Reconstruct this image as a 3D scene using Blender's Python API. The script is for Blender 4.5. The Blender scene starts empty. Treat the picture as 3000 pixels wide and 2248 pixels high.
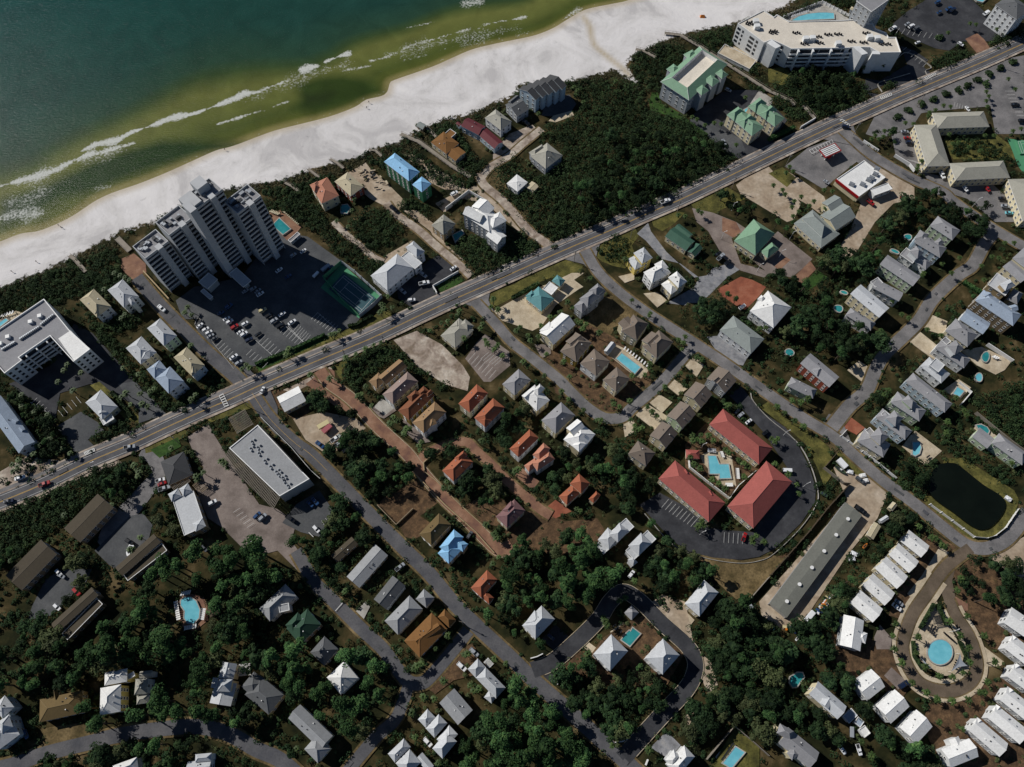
import bpy, math, random
import numpy as np
from mathutils import Vector, Matrix
random.seed(7); RNG = np.random.default_rng(7)
SC = bpy.context.scene; COL = SC.collection

# ---------------------------------------------------------------- camera, light
F_PX, H_CAM = 2283.0, 360.0
_n = np.array([1490.0-1500, 2120.0-1124, F_PX]); ND = _n/np.linalg.norm(_n)
YV = np.array([0, 0, 1.0])-ND*ND[2]; YV /= np.linalg.norm(YV)
XV = np.cross(ND, YV); XV = XV if XV[0] > 0 else -XV
def src(px, py, z=0.0):
    """real ground (or height z) position, in metres, of a point measured in the photograph"""
    r = np.array([px-1500.0, py-1124.0, F_PX]); d = r@ND
    return (float(r@XV/d*(H_CAM-z)), float(r@YV/d*(H_CAM-z)))
def tp(t, x, y, z=0.0):
    c, r = t
    return src(750*c+x/2.9493, 562*r+y/2.9502, z)
def fp(x, y, z=0.0): return src(x*1.3562, y*1.3562, z)
cam = bpy.data.cameras.new('camera'); co = bpy.data.objects.new('camera', cam); COL.objects.link(co)
R_ = [(XV[0], YV[0], -ND[0]), (XV[1], YV[1], -ND[1]), (XV[2], YV[2], -ND[2])]
mm = Matrix(((R_[0][0], -R_[1][0], -R_[2][0], 0), (R_[0][1], -R_[1][1], -R_[2][1], 0), (R_[0][2], -R_[1][2], -R_[2][2], H_CAM), (0, 0, 0, 1)))
co.matrix_world = mm
cam.sensor_width = 36; cam.lens = F_PX/3000*36; cam.clip_end = 6000; cam.clip_start = 1
SC.camera = co
SUN_AZ, SUN_EL = math.radians(153), math.radians(39.5)
W = bpy.data.worlds.new('World'); SC.world = W; W.use_nodes = True
wn = W.node_tree.nodes; sky = wn.new('ShaderNodeTexSky'); sky.sky_type = 'NISHITA'; sky.sun_disc = False; sky.dust_density = 0; sky.air_density = .7; sky.ozone_density = 2.5
sky.sun_elevation = SUN_EL; sky.sun_rotation = math.pi/2-SUN_AZ
W.node_tree.links.new(sky.outputs[0], wn['Background'].inputs[0]); wn['Background'].inputs[1].default_value = 0.06
sl = bpy.data.lights.new('sun', 'SUN'); sl.energy = 5.0; sl.angle = math.radians(0.5); sl.color = (1.0, 0.96, 0.9)
so = bpy.data.objects.new('sun', sl); COL.objects.link(so)
sd = Vector((math.cos(SUN_EL)*math.cos(SUN_AZ), math.cos(SUN_EL)*math.sin(SUN_AZ), math.sin(SUN_EL)))
so.rotation_euler = sd.to_track_quat('Z', 'Y').to_euler(); so.location = sd*500
SC.view_settings.view_transform = 'Standard'; SC.view_settings.look = 'None'
SC.view_settings.exposure = -0.32; SC.view_settings.gamma = 1

# ---------------------------------------------------------------- materials
MATS = {}
def hexl(h):
    v = [int(h[i:i+2], 16)/255 for i in (0, 2, 4)]
    return [(c/12.92 if c < .04045 else ((c+.055)/1.055)**2.4) for c in v]
def mat(name, cols, scale=0.3, rough=0.85, coord='W', metal=0.0, spec=0.3, detail=6, scale2=None, per_obj=0.0, amp=1.0, bump=0.0, extra=None, dist=0.0):
    """cols: list of linear colours blended by fractal noise"""
    m = bpy.data.materials.new(name); m.use_nodes = True; nt = m.node_tree; N = nt.nodes; L = nt.links
    b = N['Principled BSDF']; b.inputs['Roughness'].default_value = rough; b.inputs['Metallic'].default_value = metal
    b.inputs['Specular IOR Level'].default_value = spec
    if coord == 'W':
        g = N.new('ShaderNodeNewGeometry'); vec = g.outputs['Position']
    else:
        g = N.new('ShaderNodeTexCoord'); vec = g.outputs['Object']
    nz = N.new('ShaderNodeTexNoise'); nz.inputs['Scale'].default_value = scale; nz.inputs['Detail'].default_value = detail; nz.inputs['Roughness'].default_value = 0.62
    nz.inputs['Distortion'].default_value = dist
    L.new(vec, nz.inputs['Vector'])
    rp = N.new('ShaderNodeValToRGB'); L.new(nz.outputs[0], rp.inputs[0])
    e = rp.color_ramp.elements; n = len(cols)
    lo, hi = 0.34, 0.68
    for i, c in enumerate(cols):
        p = lo+(hi-lo)*i/max(1, n-1)
        if i < 2: e[i].position = p; e[i].color = (*c, 1)
        else:
            q = e.new(p); q.color = (*c, 1)
    out = rp.outputs[0]
    if scale2:
        n2 = N.new('ShaderNodeTexNoise'); n2.inputs['Scale'].default_value = scale2; n2.inputs['Detail'].default_value = 4
        L.new(vec, n2.inputs['Vector'])
        mr = N.new('ShaderNodeMapRange'); mr.inputs[1].default_value = .3; mr.inputs[2].default_value = .7; mr.inputs[3].default_value = 1-.32*amp; mr.inputs[4].default_value = 1+.3*amp
        L.new(n2.outputs[0], mr.inputs[0])
        mx = N.new('ShaderNodeMix'); mx.data_type = 'RGBA'; mx.blend_type = 'MULTIPLY'; mx.inputs[0].default_value = 1
        L.new(out, mx.inputs[6]); L.new(mr.outputs[0], mx.inputs[7]); out = mx.outputs[2]
    if per_obj:
        oi = N.new('ShaderNodeObjectInfo'); mr = N.new('ShaderNodeMapRange'); mr.inputs[3].default_value = 1-per_obj; mr.inputs[4].default_value = 1+per_obj
        L.new(oi.outputs['Random'], mr.inputs[0])
        mx = N.new('ShaderNodeMix'); mx.data_type = 'RGBA'; mx.blend_type = 'MULTIPLY'; mx.inputs[0].default_value = 1
        L.new(out, mx.inputs[6]); L.new(mr.outputs[0], mx.inputs[7]); out = mx.outputs[2]
    L.new(out, b.inputs['Base Color'])
    if bump:
        bp = N.new('ShaderNodeBump'); bp.inputs['Strength'].default_value = bump; bp.inputs['Distance'].default_value = .3
        L.new(nz.outputs[0], bp.inputs['Height']); L.new(bp.outputs[0], b.inputs['Normal'])
    MATS[name] = m; return m
def C3(h, k=0.14, s=1.0):
    c = hexl(h); return [[x*(1-k)*s for x in c], [x*s for x in c], [min(1, x*(1+k)*s) for x in c]]
def roofmat(name, h, rough=.6, k=.07, ribs=0.0):
    m = mat(name, C3(h, k), scale=.25, rough=rough, coord='O', scale2=1.4, per_obj=.08, amp=.3)
    return m
for nm, h, r in [('roof_white', 'dcdcda', .5), ('roof_pale', 'b9bcbf', .5), ('roof_grey', '8f9193', .7), ('roof_dark', '5d5f61', .8), ('roof_charcoal', '47484a', .8),
                 ('roof_taupe', '74695f', .85), ('roof_brown', '7b5730', .85), ('roof_olive', '6b5a3a', .85), ('roof_terracotta', '985a40', .8), ('roof_rust', '784c34', .8),
                 ('roof_tan', '8f7455', .8), ('roof_cream', 'b5ab90', .7), ('roof_salmon', 'ab7660', .8), ('roof_mauve', '94827a', .8), ('roof_purple', '7a5c5c', .8),
                 ('roof_teal', '5d8d90', .5), ('roof_green', '78997f', .55), ('roof_forest', '3b5c4d', .7), ('roof_dkgreen', '2f4a3a', .8), ('roof_red', '98534c', .75),
                 ('roof_maroon', '5f2a30', .7), ('roof_blue', '86b6da', .6), ('roof_sand', '9c9a8f', .75), ('roof_gravel', '8b8b8e', .9), ('roof_membrane', 'd8d0c2', .7),
                 ('roof_steel', '93a0b0', .45), ('roof_umber', '4a4337', .9), ('roof_weathered','888f8c',.8),('roof_walnut','4d4234',.9)]:
    roofmat(nm, h, r)
roofmat('roof_storage', '6f7069', .9)
for nm, h in [('wall_white', 'd6d8d8'), ('wall_cream', 'cfc4a4'), ('wall_grey', 'a3a7ab'), ('wall_yellow', 'cdb86a'), ('wall_tan', 'a3906f'), ('wall_blue', 'aebfca'),
              ('wall_mint', 'b4c4a4'), ('wall_brick', '8a4433'), ('wall_shingle', '75664f'), ('wall_sheath', '2f6b4c'), ('wall_concrete', 'b5b6b3'), ('wall_wood', '8c7c66'), ('wall_ochre', '8f7a35')]:
    mat(nm, C3(h, .08), scale=.4, rough=.85, coord='O', per_obj=.06)
mat('trim_white', C3('e2e2e0', .05), coord='O', rough=.5)
mat('glass_dark', [[.015, .02, .028], [.03, .038, .05]], coord='O', rough=.12, spec=.6)
mat('facade_dark', [[.02, .024, .03], [.05, .055, .06]], coord='O', rough=.4)
mat('tower_white', C3('b4b6b8', .06), scale=.15, coord='O', rough=.8)
mat('sand', [hexl('b9b5b3'), hexl('d2cfcd'), hexl('dedad7')], scale=.05, rough=.95)
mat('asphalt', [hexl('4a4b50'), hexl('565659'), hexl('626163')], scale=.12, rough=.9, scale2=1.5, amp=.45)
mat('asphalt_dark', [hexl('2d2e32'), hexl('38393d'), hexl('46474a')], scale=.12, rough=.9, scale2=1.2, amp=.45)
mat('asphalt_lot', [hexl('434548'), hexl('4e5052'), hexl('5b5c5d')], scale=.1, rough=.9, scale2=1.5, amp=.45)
mat('asphalt_pale', [hexl('5e5d5e'), hexl('727070'), hexl('838080')], scale=.1, rough=.9, scale2=1.5, amp=.45)
mat('gravel', [hexl('6e6f72'), hexl('85868a'), hexl('989694')], scale=.3, rough=.95, scale2=3, amp=.45)
mat('brick_paver', [hexl('6d4f44'), hexl('84634f'), hexl('977661')], scale=.15, rough=.9, scale2=2.5, amp=.45)
mat('brick_red', [hexl('7a4636'), hexl('8e543f'), hexl('9b6650')], scale=.15, rough=.9, scale2=2.5, amp=.45)
mat('paver_grey', [hexl('675d57'), hexl('7b706a'), hexl('8c817a')], scale=.12, rough=.9, scale2=2.5, amp=.45)
mat('paver_olive', [hexl('544a3c'), hexl('63574a'), hexl('716455')], scale=.12, rough=.9, scale2=2.5, amp=.45)
mat('concrete_tan', [hexl('a5967f'), hexl('b8aa92'), hexl('c8bba5')], scale=.2, rough=.9, scale2=2, amp=.45)
mat('concrete', [hexl('918d86'), hexl('a5a29b'), hexl('b5b2ab')], scale=.2, rough=.9, scale2=2, amp=.45)
mat('dirt_pale', [hexl('7d6f60'), hexl('94867a'), hexl('ab9f91'), hexl('bfb6aa')], scale=.14, rough=.95, dist=.8, scale2=.7, amp=.6)
mat('dirt_sand', [hexl('92806c'), hexl('a59581'), hexl('baac9a')], scale=.1, rough=.95, dist=.5, scale2=.6, amp=.5)
mat('straw', [hexl('3f3222'), hexl('574330'), hexl('70583e')], scale=.35, rough=.95, scale2=1.8)
mat('grass', [hexl('3d3c1c'), hexl('565428'), hexl('716a38')], scale=.18, rough=.95, scale2=1.5)
mat('grass_green', [hexl('263d17'), hexl('2f4a1c'), hexl('3f5a26')], scale=.2, rough=.95, scale2=1.5)
mat('meadow', [hexl('4a4026'), hexl('66573a'), hexl('82704f')], scale=.12, rough=.95, scale2=1.2)
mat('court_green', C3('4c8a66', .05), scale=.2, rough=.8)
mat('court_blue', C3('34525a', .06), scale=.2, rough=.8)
mat('paint_white', C3('c9c9c6', .1), rough=.7)
mat('paint_yellow', [hexl('a88a4a'), hexl('c29d4f')], rough=.7)
mat('pool_water', [hexl('62b0c0'), hexl('78c2d0')], scale=.3, rough=.08, spec=.5)
mat('pool_teal', [hexl('27797f'), hexl('3a9494')], scale=.3, rough=.08, spec=.5)
mat('pond_water', [[.004, .006, .004], [.006, .009, .006]], scale=.1, rough=.12, spec=.25)
mat('metal_grey', C3('8d9298', .1), coord='O', rough=.5, metal=.3)
mat('wood_grey', C3('8b8378', .15), coord='O', rough=.9)
mat('trunk', [[.05, .035, .025], [.1, .075, .055]], coord='O', scale=2, rough=.95)
mat('pine_leaf', [[.012, .032, .012], [.032, .074, .024], [.078, .135, .042]], scale=.55, coord='W', rough=.75, per_obj=.5, scale2=.05, spec=.1)
mat('oak_leaf', [[.008, .02, .01], [.02, .042, .016], [.045, .075, .028]], scale=.5, coord='W', rough=.75, per_obj=.5, scale2=.05, spec=.1)
mat('scrub_leaf', [[.009, .018, .008], [.024, .046, .017], [.055, .085, .03]], scale=.3, coord='W', rough=.8, scale2=.04, per_obj=.3, spec=.12)
mat('dune_leaf', [[.03, .035, .015], [.07, .065, .03], [.12, .1, .05]], scale=.4, coord='W', rough=.9, scale2=.08)
mat('palm_leaf', [[.02, .045, .012], [.05, .09, .022], [.1, .135, .04]], scale=1.2, coord='W', rough=.6, per_obj=.3)
mat('olive_leaf', [[.03, .045, .015], [.07, .085, .03]], scale=.6, coord='W', rough=.8, per_obj=.3)
for nm, h in [('white', 'e2e4e6'), ('silver', '9ba0a6'), ('grey', '55585c'), ('black', '14161a'), ('red', '9c1f22'), ('blue', '2b4a73'), ('navy', '1b2740'), ('green', '3d4f3a'), ('teal', '6fb9c4'), ('tan', 'cbbf93'), ('pink', 'a35f62'), ('orange', 'c9772c')]:
    mat('car_'+nm, C3(h, .03), coord='O', rough=.25, spec=.6)
mat('tyre', [[.012]*3, [.02]*3], coord='O')
mat('furn_dark', [[.01, .012, .015], [.03, .03, .035]], coord='O')
mat('skin', [[.35, .2, .14], [.4, .24, .17]], coord='O'); mat('cloth_dark', [[.02, .025, .04], [.04, .045, .06]], coord='O')
mat('sail', C3('9298a0', .05), coord='O')
for nm in [k for k in MATS if k.startswith('roof_')]:
    c = MATS[nm].node_tree.nodes['Color Ramp'].color_ramp.elements[1].color[:3]; mat(nm+'_cap', [[min(.8, v*1.22+.01) for v in c]]*2, coord='O', rough=.7)
def M(n): return MATS[n]

# ---------------------------------------------------------------- mesh helpers
class MB:
    def __init__(s): s.v = []; s.f = []; s.m = []
    def poly(s, pts, mi=0):
        i = len(s.v); s.v += [tuple(p) for p in pts]; s.f.append(tuple(range(i, i+len(pts)))); s.m.append(mi)
    def prism(s, pts, z0, z1, mi=0, top=True, bottom=False, topmi=None):
        n = len(pts)
        if sum(pts[i][0]*pts[(i+1) % n][1]-pts[(i+1) % n][0]*pts[i][1] for i in range(n)) < 0: pts = pts[::-1]
        i = len(s.v); s.v += [(p[0], p[1], z0) for p in pts]+[(p[0], p[1], z1) for p in pts]
        for k in range(n):
            q = (k+1) % n; s.f.append((i+k, i+q, i+n+q, i+n+k)); s.m.append(mi)
        if top: s.f.append(tuple(range(i+n, i+2*n))); s.m.append(mi if topmi is None else topmi)
        if bottom: s.f.append(tuple(range(i+n-1, i-1, -1))); s.m.append(mi)
    def box(s, c, u, hx, hy, z0, z1, mi=0):
        ux, uy = u; vx, vy = -uy, ux
        s.prism([(c[0]+a*hx*ux+b*hy*vx, c[1]+a*hx*uy+b*hy*vy) for a, b in ((-1, -1), (1, -1), (1, 1), (-1, 1))], z0, z1, mi, bottom=True)
    def bar(s, a, b, r, mi=0, n=4):
        a = Vector(a); b = Vector(b); d = (b-a)
        if d.length < 1e-6: return
        q = d.to_track_quat('Z', 'Y'); i = len(s.v)
        for e in (a, b):
            for k in range(n):
                t = 2*math.pi*(k+.5)/n; s.v.append(tuple(e+q@Vector((r*math.cos(t), r*math.sin(t), 0))))
        for k in range(n):
            s.f.append((i+k, i+(k+1) % n, i+n+(k+1) % n, i+n+k)); s.m.append(mi)
        s.f.append(tuple(i+n+k for k in range(n))); s.m.append(mi)
    def build(s, name, mats, parent=None, origin=None, smooth=False):
        if isinstance(mats, str): mats = [mats]
        me = bpy.data.meshes.new(name)
        v = s.v
        if origin is not None: v = [(p[0]-origin[0], p[1]-origin[1], p[2]-(origin[2] if len(origin) > 2 else 0)) for p in v]
        me.from_pydata(v, [], s.f)
        for k in mats: me.materials.append(M(k))
        me.polygons.foreach_set('material_index', s.m)
        if smooth: me.polygons.foreach_set('use_smooth', [True]*len(s.f))
        me.update()
        o = bpy.data.objects.new(name, me); COL.objects.link(o)
        if parent is not None: o.parent = parent
        elif origin is not None: o.location = (origin[0], origin[1], origin[2] if len(origin) > 2 else 0)
        return o
LABELS = {}
def tag(o, label=None, cat=None, group=None, kind=None):
    if label: o['label'] = label
    if cat: o['category'] = cat
    if group: o['group'] = group
    if kind: o['kind'] = kind
    return o
def empty(name, loc, rz=0.0):
    o = bpy.data.objects.new(name, None); COL.objects.link(o); o.location = loc; o.rotation_euler = (0, 0, rz); o.empty_display_size = 1
    return o
def inst(name, me, parent=None, loc=(0, 0, 0), rz=0.0, sc=(1, 1, 1)):
    o = bpy.data.objects.new(name, me); COL.objects.link(o); o.parent = parent; o.location = loc; o.rotation_euler = (0, 0, rz); o.scale = sc
    return o
def structure(o): o['kind'] = 'structure'; return o
def pip(poly, x, y):
    n = len(poly); c = False; j = n-1
    for i in range(n):
        xi, yi = poly[i]; xj, yj = poly[j]
        if ((yi > y) != (yj > y)) and (x < (xj-xi)*(y-yi)/(yj-yi)+xi): c = not c
        j = i
    return c
def smooth_line(pts, n=6):
    if len(pts) < 3: return pts
    P = [np.array(p) for p in pts]; P = [2*P[0]-P[1]]+P+[2*P[-1]-P[-2]]; out = []
    for i in range(1, len(P)-2):
        for k in range(n):
            t = k/n; p0, p1, p2, p3 = P[i-1], P[i], P[i+1], P[i+2]
            out.append(.5*((2*p1)+(-p0+p2)*t+(2*p0-5*p1+4*p2-p3)*t*t+(-p0+3*p1-3*p2+p3)*t**3))
    out.append(P[-2]); return [tuple(p) for p in out]
def offset(line, d):
    out = []
    for i, p in enumerate(line):
        a = line[max(0, i-1)]; b = line[min(len(line)-1, i+1)]
        dx, dy = b[0]-a[0], b[1]-a[1]; l = math.hypot(dx, dy) or 1
        out.append((p[0]-dy/l*d, p[1]+dx/l*d))
    return out
LAYER = [0.02]
BLOCK = []      # paved areas and footprints where no tree may stand: (polygon, margin box)
def block(poly):
    xs = [p[0] for p in poly]; ys = [p[1] for p in poly]; BLOCK.append((poly, min(xs), max(xs), min(ys), max(ys)))
def blocked(x, y):
    for p, a, b, c, d in BLOCK:
        if a < x < b and c < y < d and pip(p, x, y): return True
    return False
def sheet(name, poly, m, keep=True, z=None):
    LAYER[0] += .003; z = LAYER[0] if z is None else z
    b = MB(); n = len(poly)
    if sum(poly[i][0]*poly[(i+1) % n][1]-poly[(i+1) % n][0]*poly[i][1] for i in range(n)) < 0: poly = poly[::-1]
    b.prism(poly, -.3, z)
    o = structure(b.build(name, m))
    if keep: block(poly)
    return o
def strip_poly(line, d0, d1): return offset(line, d0)+offset(line, d1)[::-1]
def strip(name, line, d0, d1, m, dz=.004, keep=True, z=None, h=None):
    LAYER[0] += dz; z = LAYER[0] if z is None else z
    a = offset(line, d0); c = offset(line, d1); b = MB()
    for i in range(len(line)-1):
        b.poly([(*a[i], z), (*c[i], z), (*c[i+1], z), (*a[i+1], z)][::(1 if d1 < d0 else -1)])
    o = b.build(name, m)
    if keep:
        for i in range(len(line)-1): block([a[i], c[i], c[i+1], a[i+1]])
    return o
# ---------------------------------------------------------------- shoreline, ground, sea
def seg_dist(px, py, line):
    best = np.full(px.shape, 1e9); sgn = np.zeros(px.shape)
    for (x0, y0), (x1, y1) in zip(line[:-1], line[1:]):
        dx, dy = x1-x0, y1-y0; t = np.clip(((px-x0)*dx+(py-y0)*dy)/(dx*dx+dy*dy), 0, 1)
        qx, qy = x0+t*dx-px, y0+t*dy-py; d = np.hypot(qx, qy)
        s = np.sign(dx*(py-y0)-dy*(px-x0)); m = d < best
        best = np.where(m, d, best); sgn = np.where(m, s, sgn)
    return best, sgn
def inpoly(px, py, poly):
    c = np.zeros(px.shape, bool); n = len(poly); j = n-1
    for i in range(n):
        xi, yi = poly[i]; xj, yj = poly[j]
        c ^= ((yi > py) != (yj > py)) & (px < (xj-xi)*(py-yi)/((yj-yi) or 1e-9)+xi); j = i
    return c
def soft(px, py, poly, w):
    d, _ = seg_dist(px, py, poly+[poly[0]]); return np.clip(.5+np.where(inpoly(px, py, poly), d, -d)/w/2, 0, 1)
SHORE_F = [(0,517),(45,500),(87,493),(150,465),(200,432),(237,414),(300,392),(350,372),(400,350),(462,322),(500,312),(553,292),(603,275),(703,250),(763,228),(788,212),(828,201),(838,177),(853,168),(928,142),(978,120),(1028,100),(1106,83),(1156,72),(1193,57),(1221,40),(1256,20),(1293,10),(1346,0)]
SHORE = smooth_line([fp(*p) for p in SHORE_F], 4)
a, b = SHORE[0], SHORE[8]; c, d = SHORE[-12], SHORE[-1]
SHORE = [(a[0]+(a[0]-b[0])*60, a[1]+(a[1]-b[1])*60)]+SHORE+[(d[0]+(d[0]-c[0])*40, d[1]+(d[1]-c[1])*40)]
BACK_F = [(-60,640),(0,622),(50,600),(110,578),(165,550),(200,530),(240,512),(262,498),(330,480),(400,440),(480,410),(553,397),(578,395),(613,387),(653,372),(703,357),(741,347),(778,337),(815,319),(860,307),(903,282),(953,259),(1015,247),(1053,227),(1106,206),(1121,182),(1188,174),(1211,182),(1256,169),(1326,150),(1340,158),(1383,189),(1358,154),(1351,139),(1368,119),(1401,104),(1431,87),(1476,74),(1496,67),(1581,52),(1640,34),(1700,12),(1760,-30)]
BACK = [fp(*p) for p in BACK_F]
beach_poly = SHORE+[(BACK[-1][0]+300, BACK[-1][1]+250)]+BACK[::-1]+[(BACK[0][0]-300, BACK[0][1]-110)]
fine = np.concatenate([-340-np.geomspace(10, 2600, 14)[::-1], np.arange(-345, 346, 2.0), 345+np.geomspace(10, 2600, 14)])
finy = np.concatenate([-60-np.geomspace(10, 2000, 12)[::-1], np.arange(-60, 120, 6.0), np.arange(120, 452, 2.0), 452+np.geomspace(8, 2600, 14)])
def grid_mesh(name, xs, ys, zf, mats, cut=None):
    X, Y = np.meshgrid(xs, ys); Z = zf(X, Y); nx, ny = len(xs), len(ys)
    I = np.arange(nx*ny).reshape(ny, nx)
    q = np.stack([I[:-1, :-1], I[:-1, 1:], I[1:, 1:], I[1:, :-1]], -1).reshape(-1, 4)
    me = bpy.data.meshes.new(name); v = np.stack([X, Y, Z], -1).reshape(-1, 3)
    if cut is not None:
        q = q[cut(v)[q].any(1)]
    me.vertices.add(len(v)); me.vertices.foreach_set('co', v.astype(np.float32).ravel())
    me.loops.add(q.size); me.loops.foreach_set('vertex_index', q.astype(np.int32).ravel())
    me.polygons.add(len(q)); me.polygons.foreach_set('loop_start', (np.arange(len(q))*4).astype(np.int32)); me.polygons.foreach_set('loop_total', np.full(len(q), 4, np.int32))
    me.polygons.foreach_set('use_smooth', np.ones(len(q), bool))
    me.update(calc_edges=True)
    for m in mats: me.materials.append(m)
    o = bpy.data.objects.new(name, me); COL.objects.link(o); return o, v
def signed_shore(x, y):
    d, s = seg_dist(x, y, SHORE); return np.where(s > 0, -d, d)   # >0 inland
def zground(X, Y):
    s = signed_shore(X, Y)
    rp = .07*np.sin(X*.21+Y*.13)*np.cos(Y*.17-X*.05)
    bm = soft(X, Y, beach_poly, 4)
    dune = np.exp(-((s-38)/14)**2)*1.1
    return np.where(s < 22, np.clip(s*.03, -3, .35)-.36, 0)*np.clip((24-s)/24, 0, 1)+bm*np.clip(s/30, 0, 1)*(rp+.1)+(.0*dune)
gmat = bpy.data.materials.new('ground_cover'); gmat.use_nodes = True
def ground_nodes(m):
    nt = m.node_tree; N = nt.nodes; L = nt.links; b = N['Principled BSDF']; b.inputs['Roughness'].default_value = .95; b.inputs['Specular IOR Level'].default_value = .1
    g = N.new('ShaderNodeNewGeometry'); P = g.outputs['Position']
    def noise(s, d=6, dist=0.0):
        n = N.new('ShaderNodeTexNoise'); n.inputs['Scale'].default_value = s; n.inputs['Detail'].default_value = d; n.inputs['Distortion'].default_value = dist; n.inputs['Roughness'].default_value = .65; L.new(P, n.inputs['Vector']); return n.outputs[0]
    def ramp(inp, cols, lo=.34, hi=.68):
        r = N.new('ShaderNodeValToRGB'); L.new(inp, r.inputs[0]); e = r.color_ramp.elements
        for i, c in enumerate(cols):
            p = lo+(hi-lo)*i/(len(cols)-1)
            if i < 2: e[i].position = p; e[i].color = (*c, 1)
            else: q = e.new(p); q.color = (*c, 1)
        return r.outputs[0]
    land = ramp(noise(.06, 8, .2), [hexl('161a0f'), hexl('2a2b18'), hexl('463d27'), hexl('6b5d43')], .36, .7)
    sand = ramp(noise(.03, 8, 1.2), [hexl('bcb9b8'), hexl('cfccca'), hexl('d9d6d5'), hexl('dedbd9')], .38, .66)
    at = N.new('ShaderNodeAttribute'); at.attribute_name = 'sand'
    # noisy edge
    ma = N.new('ShaderNodeMath'); ma.operation = 'MULTIPLY_ADD'; L.new(noise(.35, 8), ma.inputs[0]); ma.inputs[1].default_value = 1.5; ma.inputs[2].default_value = -.75
    ad = N.new('ShaderNodeMath'); ad.operation = 'ADD'; L.new(at.outputs['Fac'], ad.inputs[0]); L.new(ma.outputs[0], ad.inputs[1])
    mr = N.new('ShaderNodeMapRange'); mr.inputs[1].default_value = .42; mr.inputs[2].default_value = .58; L.new(ad.outputs[0], mr.inputs[0])
    mx = N.new('ShaderNodeMix'); mx.data_type = 'RGBA'; L.new(mr.outputs[0], mx.inputs[0]); L.new(land, mx.inputs[6])
    wet = N.new('ShaderNodeAttribute'); wet.attribute_name = 'wet'
    m2 = N.new('ShaderNodeMix'); m2.data_type = 'RGBA'; L.new(wet.outputs['Fac'], m2.inputs[0]); L.new(sand, m2.inputs[6]); m2.inputs[7].default_value = (*hexl('b3a58c'), 1)
    m3 = N.new('ShaderNodeMix'); m3.data_type = 'RGBA'; m3.blend_type = 'MULTIPLY'; m3.inputs[0].default_value = 1
    st = ramp(noise(.11, 9, 2.5), [[.78]*3, [.96]*3, [1]*3], .28, .46); L.new(m2.outputs[2], m3.inputs[6]); L.new(st, m3.inputs[7])
    L.new(m3.outputs[2], mx.inputs[7]); L.new(mx.outputs[2], b.inputs['Base Color'])
    bp = N.new('ShaderNodeBump'); bp.inputs['Strength'].default_value = .35; bp.inputs['Distance'].default_value = .6; L.new(noise(.3, 8, 1), bp.inputs['Height']); L.new(bp.outputs[0], b.inputs['Normal'])
ground_nodes(gmat)
go, gv = grid_mesh('ground', fine, finy, zground, [gmat]); structure(go)
sv = signed_shore(gv[:, 0], gv[:, 1])
sa = soft(gv[:, 0], gv[:, 1], beach_poly, 5)
creek = smooth_line([tp((2,0),*p) for p in [(620,150),(670,230),(690,330),(720,400),(800,470),(870,530),(950,590),(1010,650)]], 5)
cd, _ = seg_dist(gv[:, 0], gv[:, 1], creek)
wet = np.maximum(np.clip(1-np.abs(sv-2)/5, 0, 1)*.75, np.clip(1-cd/3.2, 0, 1)*.95)
for nm, arr in (('sand', np.where(sv < 3, 1, sa)), ('wet', wet)):
    at_ = go.data.attributes.new(nm, 'FLOAT', 'POINT'); at_.data.foreach_set('value', arr.astype(np.float32))
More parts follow.
